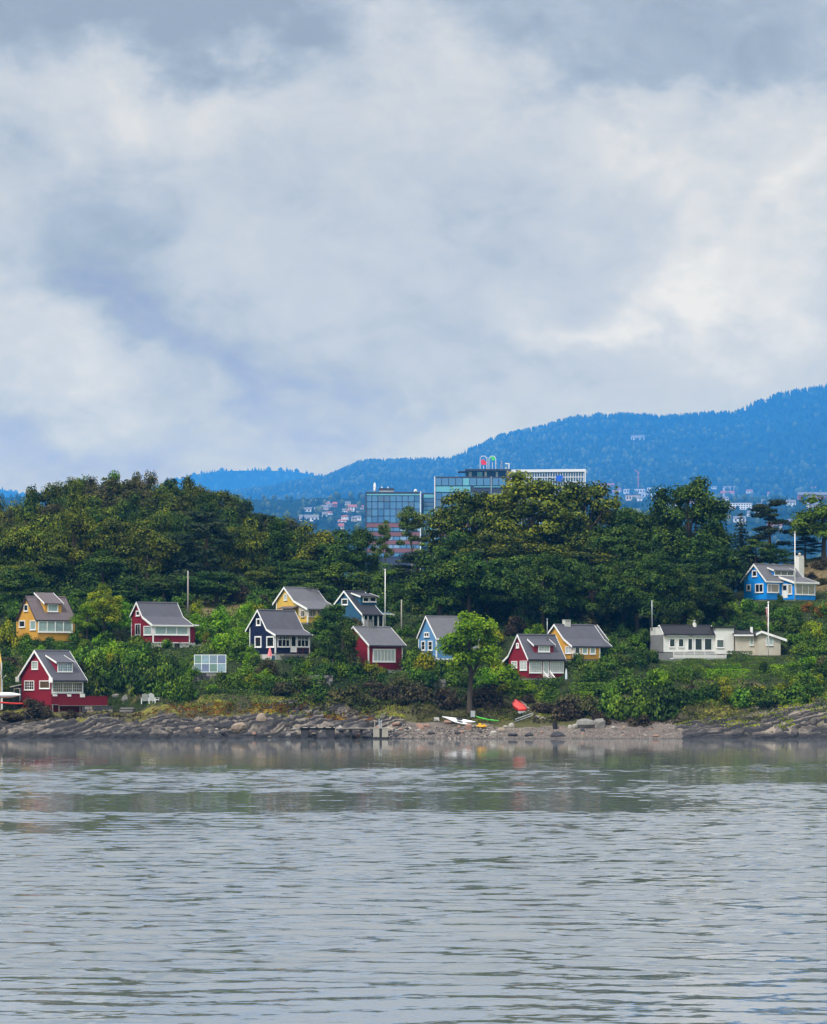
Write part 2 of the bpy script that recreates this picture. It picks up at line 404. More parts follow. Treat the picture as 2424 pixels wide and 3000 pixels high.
def m_rock():
    m, nt, b = nodes('shore_rock'); b.inputs['Roughness'].default_value = .8; b.inputs['Specular IOR Level'].default_value = .25
    v = coords(nt, 'World')
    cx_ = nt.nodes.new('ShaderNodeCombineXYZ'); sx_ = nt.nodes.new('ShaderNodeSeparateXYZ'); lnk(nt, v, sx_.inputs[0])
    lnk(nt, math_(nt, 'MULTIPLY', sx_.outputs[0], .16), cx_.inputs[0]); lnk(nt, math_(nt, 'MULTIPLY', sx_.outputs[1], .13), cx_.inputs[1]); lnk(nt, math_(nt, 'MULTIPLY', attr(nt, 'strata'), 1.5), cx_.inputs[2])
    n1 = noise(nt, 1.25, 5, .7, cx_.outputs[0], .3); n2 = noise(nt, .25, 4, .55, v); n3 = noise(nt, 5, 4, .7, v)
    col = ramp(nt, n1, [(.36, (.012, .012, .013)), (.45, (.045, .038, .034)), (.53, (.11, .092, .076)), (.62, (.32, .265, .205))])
    # dark partings with overhang shade painted in, worn edges paled as lit treads
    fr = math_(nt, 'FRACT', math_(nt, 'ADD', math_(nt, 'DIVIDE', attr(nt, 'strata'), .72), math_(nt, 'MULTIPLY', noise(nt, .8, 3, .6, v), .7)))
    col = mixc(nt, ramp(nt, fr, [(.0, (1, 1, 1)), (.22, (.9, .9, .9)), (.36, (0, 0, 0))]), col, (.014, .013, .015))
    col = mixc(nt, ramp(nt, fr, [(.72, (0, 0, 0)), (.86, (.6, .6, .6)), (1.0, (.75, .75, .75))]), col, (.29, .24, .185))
    col = mixc(nt, ramp(nt, n2, [(.46, (0, 0, 0)), (.62, (.6, .6, .6))]), col, (.022, .021, .025))
    col = mixc(nt, math_(nt, 'MULTIPLY', n3, .35), col, (.05, .05, .05))
    gr = attr(nt, 'grass')
    nm = noise(nt, .9, 5, .65, v)
    moss = mixc(nt, ramp(nt, n2, [(.45, (0, 0, 0)), (.6, (1, 1, 1))]), ramp(nt, n3, [(.3, (.02, .022, .008)), (.7, (.075, .065, .025))]), ramp(nt, n3, [(.3, (.07, .075, .012)), (.7, (.24, .21, .03))]))
    gf = math_(nt, 'ADD', gr, math_(nt, 'MULTIPLY', math_(nt, 'SUBTRACT', nm, .5), 1.5))
    col = mixc(nt, ramp(nt, gf, [(.48, (0, 0, 0)), (.6, (1, 1, 1))]), col, moss)
    # tide mark: dark weed and wet stone in the splash zone
    sp = nt.nodes.new('ShaderNodeSeparateXYZ'); lnk(nt, v, sp.inputs[0])
    wz = math_(nt, 'ADD', sp.outputs[2], math_(nt, 'MULTIPLY', math_(nt, 'SUBTRACT', n2, .5), .9))
    wet = ramp(nt, wz, [(.45, (1, 1, 1)), (.8, (0, 0, 0))])
    col = mixc(nt, math_(nt, 'MULTIPLY', wet, .9), col, (.012, .013, .017))
    lnk(nt, col, b.inputs['Base Color'])
    bump(nt, b, math_(nt, 'ADD', n1, math_(nt, 'MULTIPLY', n3, .4)), .9, .3); return m
def m_beach():
    m, nt, b = nodes('beach_shingle'); b.inputs['Roughness'].default_value = .85; b.inputs['Specular IOR Level'].default_value = .2
    v = coords(nt, 'World')
    n1 = noise(nt, .5, 4, .6, v); n3 = noise(nt, 7, 3, .7, v)
    col = ramp(nt, n1, [(.3, (.085, .07, .058)), (.55, (.16, .132, .108)), (.75, (.24, .20, .165))])
    col = mixc(nt, ramp(nt, n3, [(.4, (0, 0, 0)), (.7, (.8, .8, .8))]), col, (.12, .10, .095))
    sp = nt.nodes.new('ShaderNodeSeparateXYZ'); lnk(nt, v, sp.inputs[0])
    wet = ramp(nt, math_(nt, 'ADD', sp.outputs[2], math_(nt, 'MULTIPLY', n1, .15)), [(.14, (1, 1, 1)), (.26, (0, 0, 0))])
    col = mixc(nt, math_(nt, 'MULTIPLY', wet, .7), col, (.055, .05, .05))
    gr = attr(nt, 'grass'); nm = noise(nt, .9, 5, .65, v)
    gf = math_(nt, 'ADD', gr, math_(nt, 'MULTIPLY', math_(nt, 'SUBTRACT', nm, .5), 1.2))
    col = mixc(nt, ramp(nt, gf, [(.48, (0, 0, 0)), (.6, (1, 1, 1))]), col, ramp(nt, n3, [(.3, (.03, .035, .012)), (.7, (.11, .10, .03))]))
    lnk(nt, col, b.inputs['Base Color']); bump(nt, b, n3, .8, .12); return m
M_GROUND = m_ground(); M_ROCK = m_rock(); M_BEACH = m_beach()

def grid_faces(nx, ny):
    i = np.arange(nx * ny).reshape(ny, nx)
    return np.stack([i[:-1, :-1], i[:-1, 1:], i[1:, 1:], i[1:, :-1]], -1).reshape(-1, 4)

SH0, SH1 = 396.5, 421.0
def shore_height(x, y, full=False):
    """bedding planes of the tilted shore rock, dipping along the beach"""
    z0 = land_z(x, y); t = y - 400 - shore_off(x)
    rockm = (1 - beachness(x)) * sstep(-3.2, -.5, t) * (1 - sstep(15, 20, t))
    dip = np.where(x < 15, .30, .20)
    wob = (fbm2(x * .10, y * .16, 31, 3) - .5) * 2.4 + (fbm2(x * .5, y * .5, 33, 3) - .5) * .55
    def terr(q, h, sharp):
        f = q / h; i = np.floor(f); r = f - i
        return (i + np.clip((r - 1 + sharp) / sharp, 0, 1)) * h
    wob = wob + (vnoise(x * 1.9, y * 1.9, 35) - .5) * .34
    q = z0 - dip * x + wob
    bi = np.floor(q / .72); bl = np.floor(x / 1.7 + bi * .37 + (vnoise(x * .5, y * .7, 37) - .5) * 1.5)     # joints across the beds
    q = q + (_h(bl, bi, 39) - .5) * .5
    zt = .62 * terr(q, .72, .30) + .38 * terr(q + .3, .30, .40)
    out = zt + dip * x - wob
    out = out + (vnoise(x * 1.4, y * 1.4, 41) - .5) * .22 + (vnoise(x * .28, y * .4, 43) - .5) * .9
    z = z0 + (out - z0) * rockm * .95
    z = z + (1 - rockm) * ((vnoise(x * 1.1, y * 1.1, 51) - .5) * .10 + (vnoise(x * 3, y * 3, 52) - .5) * .05) * sstep(-2, 1, t)
    return (z, q) if full else z

def build_land():
    # shore strip, fine
    xs = np.arange(-64, 66, .17); ys = np.concatenate([np.arange(SH0, 413, .13), np.arange(413, SH1 + .01, .22)])
    gx, gy = np.meshgrid(xs, ys); gz, gq = shore_height(gx, gy, True)
    t = gy - 400 - shore_off(gx); bm = beachness(gx)
    gn = fbm2(gx * .12, gy * .3, 61, 4)
    up = np.interp(gx, [-52, -36, -30, -14, -6, 4, 30, 40, 46, 60], [13, 12.5, 14.5, 16.5, 14, 10, 10.5, 12, 16.5, 19])
    grass = sstep(-3.5, 3.5, t - up + (gn - .5) * 9)
    # fall away at the inland edge so that the hillside sheet takes over cleanly
    gz = gz - sstep(SH1 - 1.5, SH1, gy) * .5
    V = np.stack([gx, gy, gz], -1).reshape(-1, 3); Q = grid_faces(len(xs), len(ys))
    fb = bm.reshape(-1)[Q].mean(1) + (fbm2(V[Q[:, 0], 0] * .5, V[Q[:, 0], 1] * .5, 71) - .5) * .5
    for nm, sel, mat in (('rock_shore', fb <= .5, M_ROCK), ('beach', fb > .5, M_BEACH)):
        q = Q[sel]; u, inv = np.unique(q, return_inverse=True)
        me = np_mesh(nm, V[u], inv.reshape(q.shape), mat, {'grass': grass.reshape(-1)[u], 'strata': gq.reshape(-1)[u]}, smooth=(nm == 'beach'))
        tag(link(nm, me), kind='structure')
    # hillside, coarser
    xs = np.concatenate([np.arange(-260, -72, 6), np.arange(-72, 74, .8), np.arange(74, 262, 6)])
    ys = np.concatenate([np.arange(380, SH1 - 1, 4.0), np.arange(SH1 - 1, 500, .9), np.arange(500, 700, 3), [720, 760, 800]])
    gx, gy = np.meshgrid(xs, ys); gz = land_z(gx, gy)
    inside = sstep(SH1 - 1.8, SH1 - .6, gy)
    gz = gz - .9 * (1 - inside)
    pxs = PX(gx, gy); pys = PY(gz, gy)
    def spot(px, py, rx, ry): return np.exp(-((pxs - px) / rx) ** 2 - ((pys - py) / ry) ** 2)
    dry = np.clip(.15 + spot(630, 1780, 90, 26) * .9 + spot(2390, 1690, 70, 50) * .8 + spot(2120, 2010, 130, 40) * .5 +
                  spot(60, 1960, 90, 40) * .5 + spot(420, 2050, 130, 25) * .35, 0, 1)
    V = np.stack([gx, gy, gz], -1).reshape(-1, 3)
    me = np_mesh('hillside', V, grid_faces(len(xs), len(ys)), M_GROUND, {'dry': dry.reshape(-1)}, smooth=True)
    tag(link('hillside', me), kind='structure')

# ---- mainland: city ground and wooded hills far off
RIDGE_PX = [-1400, -700, -200, 400, 620, 754, 963, 1061, 1200, 1326, 1375, 1466, 1675, 1815, 1955, 2080, 2150, 2206, 2290, 2424, 2800, 3600, 4600]
RIDGE_PY = [1560, 1540, 1530, 1500, 1462, 1440, 1398, 1360, 1352, 1352, 1322, 1282, 1234, 1222, 1226, 1220, 1218, 1192, 1160, 1135, 1100, 1160, 1300]
def m_hill(name, a, b2):
    m, nt, b = nodes(name); b.inputs['Roughness'].default_value = 1; b.inputs['Specular IOR Level'].default_value = 0
    n = noise(nt, .004, 6, .65, coords(nt, 'World')); lnk(nt, ramp(nt, n, [(.35, a), (.65, b2)]), b.inputs['Base Color']); return m
M_HILL = m_hill('hill_forest_floor', (.008, .018, .012), (.02, .036, .02))
YR, YF = 19500.0, 8400.0     # ridge and foot of the near hill
def ridge_z(x):
    px = PX(x, YR); return Z(np.interp(px, RIDGE_PX, RIDGE_PY), YR)
def hill_z(x, y):
    t = np.clip((y - YF) / (YR - YF), 0, 1.4)
    rz = ridge_z(x * YR / np.maximum(y, 1) * .35 + x * .65); zf = np.interp(y, [2440, 3000, 5250, 6600, 7800, 8400], [3, 60, 225, 348, 447, 495])
    prof = np.interp(t, [0, .15, .35, .6, .85, 1.0, 1.2, 1.4], [0, .05, .17, .45, .82, 1.0, .92, .6])
    n = (fbm2(x * .0010, y * .0006, 81, 4) - .5)
    return zf + (rz - zf) * prof + n * 140 * np.sin(np.pi * np.clip(t, 0, 1)) + (fbm2(x * .004, y * .004, 83, 3) - .5) * 24 * sstep(2600, 3200, y)
def build_far():
    xs = np.linspace(-5600, 5600, 170); ys = np.concatenate([np.linspace(2450, YF, 40)[:-1], np.linspace(YF, YR + 3300, 90)])
    gx, gy = np.meshgrid(xs, ys); V = np.stack([gx, gy, hill_z(gx, gy)], -1).reshape(-1, 3)
    tag(link('hills', np_mesh('hills', V, grid_faces(170, 129), M_HILL, smooth=True)), kind='structure')
    g = MB(); g.add([(-4200, 1600, 1.0), (4200, 1600, 1.0), (4200, 2475, 3.5), (-4200, 2475, 3.5), (-4200, 1600, -2), (4200, 1600, -2)],
                    [(0, 1, 2, 3), (4, 5, 1, 0)])
    tag(g.build('mainland_ground', plain('city_ground', (.06, .075, .05), .9, spec=.05)), kind='structure')
    # the farther ridge at the back
    y1 = 27000.0
    pr = ([-900, -300, -100, 0, 40, 120, 300, 480, 560, 640, 720, 800, 880, 940, 1000, 1150, 1500],
          [1445, 1437, 1432, 1434, 1440, 1470, 1480, 1420, 1392, 1381, 1378, 1379, 1384, 1396, 1420, 1480, 1500])
    xs = np.linspace(-7000, 1700, 120); ys = np.linspace(y1 - 2400, y1 + 1000, 52)
    gx, gy = np.meshgrid(xs, ys)
    rz = Z(np.interp(PX(gx, y1), *pr), y1)
    gz = 10 + (rz - 10) * np.interp(gy, [y1 - 2400, y1 - 1200, y1, y1 + 1000], [.05, .55, 1, .5])
    tag(link('distant_hills', np_mesh('distant_hills', np.stack([gx, gy, gz], -1).reshape(-1, 3), grid_faces(120, 52), M_HILL, smooth=True)), kind='structure')
    # woods on both: spruces and rounder trees, far too many to count
    rs = np.random.RandomState(5)
    def woods(name, X_, Y_, Z_, hmin, hmax, mat, conif):
        n = len(X_); h = rs.uniform(hmin, hmax, n); k = 5
        a = np.arange(k) * 2 * np.pi / k
        r = np.where(conif, h * .24, h * .42)
        ring1 = np.stack([X_[:, None] + r[:, None] * np.cos(a), Y_[:, None] + r[:, None] * np.sin(a),
                          np.repeat((Z_ + np.where(conif, h * .12, h * .3))[:, None], k, 1)], -1)
        r2 = np.where(conif, r * .5, r * .85)
        ring2 = np.stack([X_[:, None] + r2[:, None] * np.cos(a + .6), Y_[:, None] + r2[:, None] * np.sin(a + .6),
                          np.repeat((Z_ + np.where(conif, h * .6, h * .72))[:, None], k, 1)], -1)
        top = np.stack([X_, Y_, Z_ + h], -1)[:, None, :]; bot = np.stack([X_, Y_, Z_], -1)[:, None, :]
        V = np.concatenate([bot, ring1, ring2, top], 1); m = 2 * k + 2
        f = []
        for j in range(k):
            q = (j + 1) % k
            f += [(0, 1 + q, 1 + j), (1 + j, 1 + q, 1 + k + q), (1 + j, 1 + k + q, 1 + k + j), (1 + k + j, 1 + k + q, 2 * k + 1)]
        f = np.array(f); Q = (f[None] + (np.arange(n) * m)[:, None, None]).reshape(-1, 3)
        tint = np.repeat(np.clip(rs.normal(.45, .20, n) + np.where(conif, -.14, .18) + (fbm2(X_ * .002, Y_ * .0008, 301, 3) - .5) * .9, 0, 1), len(f))
        tag(link(name, np_mesh(name, V.reshape(-1, 3), Q, mat, {'tint': tint})), kind='stuff')
    mw = foliage('far_wood', (.006, .016, .010), (.026, .052, .022), (.085, .11, .035), 0.0)
    n = 15000
    y = YF + 1000 + (YR + 90 - YF - 1000) * rs.rand(n) ** .8; x = (rs.rand(n) * 3300 - 450 - 1212) / F * y
    y2 = YR + rs.uniform(-280, 130, 1500); x2 = (rs.rand(1500) * 2300 + 300 - 1212) / F * y2
    x = np.concatenate([x, x2]); y = np.concatenate([y, y2])
    con = rs.rand(len(x)) < np.interp(y, [YF, YF + 4500, YR], [.3, .5, .8])
    woods('hill_forest', x, y, hill_z(x, y) - 3, 20, 40, mw, con)
    y = y1 + rs.uniform(-900, 10, 3400); x = (rs.rand(3400) * 1250 - 120 - 1212) / F * y
    z = 10 + (Z(np.interp(PX(x, y1), *pr), y1) - 10) * np.interp(y, [y1 - 2400, y1 - 1200, y1, y1 + 1000], [.05, .55, 1, .5])
    woods('distant_forest', x, y, z - 20, 42, 64, mw, rs.rand(3400) < .9)
    # trees between the town houses
    n = 2600; y = rs.uniform(3000, YF + 2000, n); x = (rs.rand(n) * 3000 - 300 - 1212) / F * y
    woods('town_trees', x, y, hill_z(x, y) - 1, 11, 21, mw, rs.rand(n) < .3)

def build_haze():
    m = bpy.data.materials.new('haze_air'); m.use_nodes = True; nt = m.node_tree; nt.nodes.clear()
    pv = nt.nodes.new('ShaderNodeVolumePrincipled'); out = nt.nodes.new('ShaderNodeOutputMaterial')
    pv.inputs['Color'].default_value = (*HAZE_COL, 1); pv.inputs['Density'].default_value = HAZE_D
    pv.inputs['Density Attribute'].default_value = ''; pv.inputs['Anisotropy'].default_value = 0.0
    lnk(nt, pv.outputs[0], out.inputs['Volume'])
    b = MB(); b.box((-29000, -29000, -5), (29000, 29000, HAZE_TOP)); o = b.build('haze', m); tag(o, kind='stuff')
# ================================================================ HOUSES
WHITE = paint('white_paint', (.87, .86, .84), 0, .5, wear=.08)
WHITEB = paint('white_boards', (.84, .82, .77), .16, .55, wear=.10)
CREAM = paint('cream_boards', (.62, .56, .45), .15, .6)
RED = paint('red_boards', (.26, .012, .028), .14, .55)
NAVY = paint('navy_boards', (.008, .013, .055), .14, .55)
YEL = paint('ochre_boards', (.72, .37, .055), .14, .55)
YEL2 = paint('yellow_boards', (.78, .50, .10), .14, .55)
BLUE = paint('bright_blue_boards', (.012, .31, .98), .14, .5)
LBLUE = paint('light_blue_boards', (.13, .31, .56), .14, .55)
DBLUE = paint('steel_blue_boards', (.035, .12, .22), .14, .55)
BROWN = paint('dark_brown_paint', (.045, .032, .03), 0, .6)
GREYW = paint('grey_render', (.22, .22, .215), 0, .8, wear=.3)
STONEW = paint('whitewashed_stone', (.62, .60, .55), 0, .8, wear=.35)
GREENP = paint('green_paint', (.03, .07, .055), 0, .5)
R_SLATE = roofing('slate_felt', (.078, .078, .095)); R_GREY = roofing('grey_felt', (.115, .115, .127))
R_BROWN = roofing('brown_felt', (.115, .092, .095)); R_BLACK = roofing('black_felt', (.02, .02, .024))
R_DARK = roofing('dark_felt', (.032, .034, .045))
G_DARK = glass('dark_glass', (.012, .014, .018)); G_TEAL = glass('curtained_glass', (.30, .40, .39), .12)
G_BEIGE = glass('blinded_glass', (.30, .27, .21), .2); G_LACE = glass('lace_curtain_glass', (.48, .54, .52), .2)
G_BLUE = glass('sky_tinted_glass', (.16, .27, .36), .08)

class House:
    """a cabin with its near corner at photo column cx, floor line at row base; x runs along the front, y back along the gable"""
    def __init__(s, name, label, cx, base, th, y0=None, cat='cabin', z=None, group='painted summer cabins on the island'):
        s.th = R(th)
        if y0 is None: gx, y0, gz = ground(cx, base)
        s.Y = y0; s.X = X(cx, y0); s.z = Z(base, y0) if z is None else z
        s.c, s.s = math.cos(s.th), math.sin(s.th)
        s.root = empty(name, (s.X, s.Y, s.z), s.th, label, cat, group)
        s.base = base; s.cx = cx
    # photo point -> local coordinates on the front plane y=v, or on the gable plane x=u
    def front(s, px, py, v=0.0):
        x0 = s.X - v * s.s; y0 = s.Y + v * s.c; k = (px - CX) / F
        u = (k * y0 - x0) / (s.c - k * s.s); return u, Z(py, y0 + u * s.s) - s.z
    def gable(s, px, py, u=0.0):
        x0 = s.X + u * s.c; y0 = s.Y + u * s.s; k = (px - CX) / F
        v = (x0 - k * y0) / (s.s + k * s.c); return v, Z(py, y0 + v * s.c) - s.z
    def shape(s, prof, gx, fx, wall, roof, trim, oh=.32, far=None, plinth=None, plinth_h=2.2, corners=True, board=.24, fascia=None, thick=.13):
        """prof: photo points of the near verge from the back eave over the ridge to the front eave"""
        P = [s.gable(px, py, -oh) for px, py in prof]; P.sort()
        s.P = P; s.oh = oh
        s.Wg = s.gable(gx, s.base)[0]; s.Lf = s.front(fx, s.base)[0]
        s.L1 = (s.front(far[0], far[1], max(P, key=lambda q: q[1])[0])[0]) if far else s.Lf + oh
        t = thick / .8
        # walls
        pts = [(0, 0)] + [(0, s.zr(0) - t)] + [(v, z - t) for v, z in P if .02 < v < s.Wg - .02] + [(s.Wg, s.zr(s.Wg) - t), (s.Wg, 0)]
        m = MB(); m.prism([(0, v, z) for v, z in pts], (s.Lf, 0, 0)); s.walls = m.build('walls', wall, s.root)
        # foundation
        m = MB(); i = .06; m.box((i, i, -plinth_h), (s.Lf - i, s.Wg - i, -.002)); m.build('foundation', plinth or GREYW, s.root)
        # roof
        m = MB()
        for (v0, z0), (v1, z1) in zip(P[:-1], P[1:]):
            m.hexa([(-oh, v0, z0 - t), (s.L1, v0, z0 - t), (s.L1, v1, z1 - t), (-oh, v1, z1 - t),
                    (-oh, v0, z0), (s.L1, v0, z0), (s.L1, v1, z1), (-oh, v1, z1)])
        pk = max(P, key=lambda q: q[1])
        m.prism([(-oh, pk[0] - .16, pk[1] - .05), (-oh, pk[0], pk[1] + .07), (-oh, pk[0] + .16, pk[1] - .05)], (s.L1 + oh, 0, 0))
        s.roof = m.build('roof', roof, s.root)
        # verge boards on both gables
        for u0, u1 in ((-oh - .05, -oh - .004), (s.L1 + .004, s.L1 + .05)):
            m = MB()
            for (v0, z0), (v1, z1) in zip(P[:-1], P[1:]):
                a = .035
                m.hexa([(u0, v0, z0 - board), (u1, v0, z0 - board), (u1, v1, z1 - board), (u0, v1, z1 - board),
                        (u0, v0, z0 + a), (u1, v0, z0 + a), (u1, v1, z1 + a), (u0, v1, z1 + a)])
            m.build('verge_board', trim, s.root)
        v0, z0 = P[0]
        m = MB(); m.box((-oh + .01, v0 - .05, z0 - .2), (s.L1 - .01, v0 - .004, z0 - .015)); m.build('eave_board', fascia or R_DARK, s.root)
        if corners:
            for u, v in ((0, 0), (s.Lf, 0), (0, s.Wg)):
                m = MB(); h = s.zr(v) - t - .02; a = .075
                m.box((u - (.03 if u == 0 else a*1.6), v - .03 if v == 0 else v - a*1.6, .01), (u + (a*1.6 if u == 0 else .03), v + (a*1.6 if v == 0 else .03), h))
                m.build('corner_board', trim, s.root)
        return s
    def zr(s, v):
        return float(np.interp(v, [p[0] for p in s.P], [p[1] for p in s.P]))
    def _box(s, m, face, a0, a1, z0, z1, d0, d1, off, mi=0):
        if face == 'f': m.box((a0, off - d0, z0), (a1, off - d1, z1), mi)
        elif face == 'g': m.box((off - d0, a0, z0), (off - d1, a1, z1), mi)
    def window(s, face, x0, y0, x1, y1, cas=1, rows=1, cols=1, gl=None, off=0.0, fr=None, fw=.11, parent=None, name='window', sill=True, split=None, label=None):
        """x0..y1: photo rectangle. cas casements side by side, each divided rows x cols by glazing bars"""
        fn = s.front if face == 'f' else s.gable
        a0, zt = fn(x0, y0, off); a1, _ = fn(x1, y0, off); zb = fn((x0 + x1) / 2, y1, off)[1]; zt = fn((x0 + x1) / 2, y0, off)[1]
        if a0 > a1: a0, a1 = a1, a0
        gl = gl or G_DARK; fr = fr or WHITE; sub = parent is not None
        B = lambda m, *q, mi=0: s._box(m, face, *q, off, mi)
        m = MB(); d = .09
        B(m, a0, a0 + fw, zb, zt, 0, d); B(m, a1 - fw, a1, zb, zt, 0, d)
        B(m, a0 + fw, a1 - fw, zt - fw, zt, 0, d); B(m, a0 + fw, a1 - fw, zb, zb + fw, 0, d)
        if sill: B(m, a0 - .04, a1 + .04, zb - .05, zb - .001, 0, d + .05)
        iw = (a1 - a0 - 2 * fw); edges = [a0 + fw + iw * k / cas for k in range(cas + 1)] if not split else [a0 + fw + iw * k for k in split]
        mw = fw * .62; pn = []
        for k in range(len(edges) - 1):
            e0 = edges[k] + (mw / 2 if k else 0); e1 = edges[k + 1] - (mw / 2 if k < len(edges) - 2 else 0)
            if k: B(m, edges[k] - mw / 2, edges[k] + mw / 2, zb + fw, zt - fw, 0, d * .92)
            for j in range(1, cols):
                q = e0 + (e1 - e0) * j / cols; B(m, q - .018, q + .018, zb + fw, zt - fw, 0, .055)
            for j in range(1, rows):
                q = zb + fw + (zt - zb - 2 * fw) * j / rows; B(m, e0, e1, q - .018, q + .018, 0, .052)
            pn.append((e0, e1))
        if sub:
            for e0, e1 in pn: B(m, e0, e1, zb + fw, zt - fw, 0, .02, mi=1)
            return m.build(name, [fr, gl], parent)
        w = m.build(name, fr, s.root)
        for e0, e1 in pn:
            q = MB(); B(q, e0, e1, zb + fw, zt - fw, 0, .02); q.build('pane', gl, w)
        if label: w['label'] = label
        return w
    def door(s, face, x0, y0, x1, y1, mat=None, gl=G_DARK, glz=(.42, .92), off=0.0):
        fn = s.front if face == 'f' else s.gable
        a0 = fn(x0, y0, off)[0]; a1 = fn(x1, y0, off)[0]; zt = fn((x0+x1)/2, y0, off)[1]; zb = fn((x0+x1)/2, y1, off)[1]
        if a0 > a1: a0, a1 = a1, a0
        m = MB(); B = lambda m, *q: s._box(m, face, *q, off)
        fw = .09; B(m, a0, a0 + fw, zb, zt, 0, .08); B(m, a1 - fw, a1, zb, zt, 0, .08); B(m, a0 + fw, a1 - fw, zt - fw, zt, 0, .08)
        B(m, a0 + fw, a1 - fw, zb, zt - fw, 0, .045)
        d = m.build('door', mat or WHITE, s.root)
        if glz:
            h = zt - zb; q = MB(); B(q, a0 + fw + .1, a1 - fw - .1, zb + h * glz[0], zb + h * glz[1], .046, .055); q.build('pane', gl, d)
        q = MB(); B(q, a0 + fw + .05, a0 + fw + .1, zb + (zt - zb) * .42, zb + (zt - zb) * .42 + .1, .046, .09); q.build('handle', plain('door_steel', (.4, .4, .4), .3, 1), d)
        return d
    def dormer(s, x0, x1, ytop, ybot, pitch, wall, roof, trim, wins, boards=True, wall_w=None, oh=.22, ex=.2, gl=None, cas=2, rows=1, cols=1):
        """a shed dormer; photo box of its front wall; wins: photo boxes of its windows"""
        vs = np.linspace(.05, max(s.P, key=lambda q: q[1])[0], 200)
        vd = min(vs, key=lambda v: abs(s.front((x0 + x1) / 2, ybot, v)[1] - s.zr(v)))
        vd = float(vd); u0, zt = s.front(x0, ytop, vd); u1, _ = s.front(x1, ytop, vd); zb = s.zr(vd)
        k = math.tan(R(pitch)); zf = zt
        def zd(v): return zf + (v - vd) * k
        vb = next((v for v in np.arange(vd + .2, vd + 6, .02) if s.zr(v) >= zd(v)), vd + 3)
        m = MB()
        m.prism([(u0, vd, zb - .15), (u0, vd, zt), (u0, vb, zd(vb)), (u0, vb, zd(vb) - .25)], (u1 - u0, 0, 0))
        D = m.build('dormer', wall, s.root)
        m = MB(); a0, a1 = u0 - ex, u1 + ex; vf = vd - oh
        m.hexa([(a0, vf, zd(vf) + .004), (a1, vf, zd(vf) + .004), (a1, vb + .1, zd(vb + .1)), (a0, vb + .1, zd(vb + .1)),
                (a0, vf, zd(vf) + .11), (a1, vf, zd(vf) + .11), (a1, vb + .1, zd(vb + .1) + .1), (a0, vb + .1, zd(vb + .1) + .1)])
        m.build('dormer_roof', roof, D)
        if boards:
            for q0, q1 in ((a0 - .05, a0 - .003), (a1 + .003, a1 + .05)):
                m = MB(); w = .2
                m.hexa([(q0, vf, zd(vf) - w + .12), (q1, vf, zd(vf) - w + .12), (q1, vb, zd(vb) - w + .16), (q0, vb, zd(vb) - w + .16),
                        (q0, vf, zd(vf) + .14), (q1, vf, zd(vf) + .14), (q1, vb, zd(vb) + .14), (q0, vb, zd(vb) + .14)])
                m.build('verge_board', trim, D)
        for w in wins:
            s.window('f', *w, cas=cas, rows=rows, cols=cols, gl=gl, off=vd, parent=D)
        return D
    def box(s, name, mat, lo, hi, parent=None):
        m = MB(); m.box(lo, hi); return m.build(name, mat, parent or s.root)
    def pad(s, extra=1.0, drop=.25):
        cx = s.X + s.Lf / 2 * s.c - s.Wg / 2 * s.s; cy = s.Y + s.Lf / 2 * s.s + s.Wg / 2 * s.c
        PADS.append((cx + .4, cy - 1.6, (max(s.Lf, s.Wg) / 2 + .9) * extra, s.z - drop))

def chimney(h, x0, y0, x1, y1, v, mat, pots=0, d=.6):
    a0, zt = h.front(x0, y0, v); a1, _ = h.front(x1, y0, v); zb = h.front(x0, y1, v)[1]
    m = MB(); m.box((a0, v - d / 2, zb - .5), (a1, v + d / 2, zt)); c = m.build('chimney', mat, h.root)
    if pots:
        q = MB(); w = (a1 - a0) / (2 * pots + 1)
        for k in range(pots + 1): q.box((a0 + 2 * k * w, v - d / 2 + .002, zt + .002), (a0 + (2 * k + 1) * w, v + d / 2 - .002, zt + .25))
        q.box((a0 - .03, v - d / 2 - .03, zt + .252), (a1 + .03, v + d / 2 + .03, zt + .33)); q.build('cap', mat, c)
    return c

# ---- red cabin by the water
h = House('cabin', 'red cabin by the shore rocks with grey roof, dormer and long red deck fence', 150, 2066, 42)
h.shape([(47, 1991), (101, 1905), (155, 1993)], 63, 244, RED, R_SLATE, WHITE, corners=False, far=(202, 1905), board=.30, plinth=RED)
h.pad(1.0, .4); H1 = h; PADS.append((h.X + 6.5, h.Y + 1.5, 4.5, h.z - .9)); PADS.append((h.X + 2.0, h.Y - 1.5, 2.5, h.z - 1.2))
h.window('g', 94, 1937, 112, 1961.5, 1, 3, 2, G_TEAL); h.window('g', 72.5, 1994, 101, 2022, 2, 3, 2, G_DARK)
h.window('g', 116.5, 1994, 147, 2018, 1, 1, 1, glass('brown_blind_glass', (.10, .07, .04), .2))
h.window('f', 151.5, 1997, 243, 2031, 3, 3, 5, glass('brick_dark_glass', (.09, .075, .07)), fw=.2)
h.dormer(167, 213, 1941, 1970, 21, RED, R_SLATE, WHITE, [(168, 1942, 212, 1969)], cas=3, rows=3, cols=2, gl=G_BLUE)
# verge foot blocks, the flared white ends of the boards
for v, z in (h.P[0], h.P[-1]):
    sg = 1 if v < 1 else -1; h.box('verge_foot', WHITE, (-.42, v, z - .30), (-.37, v + sg * .75, z + .35))
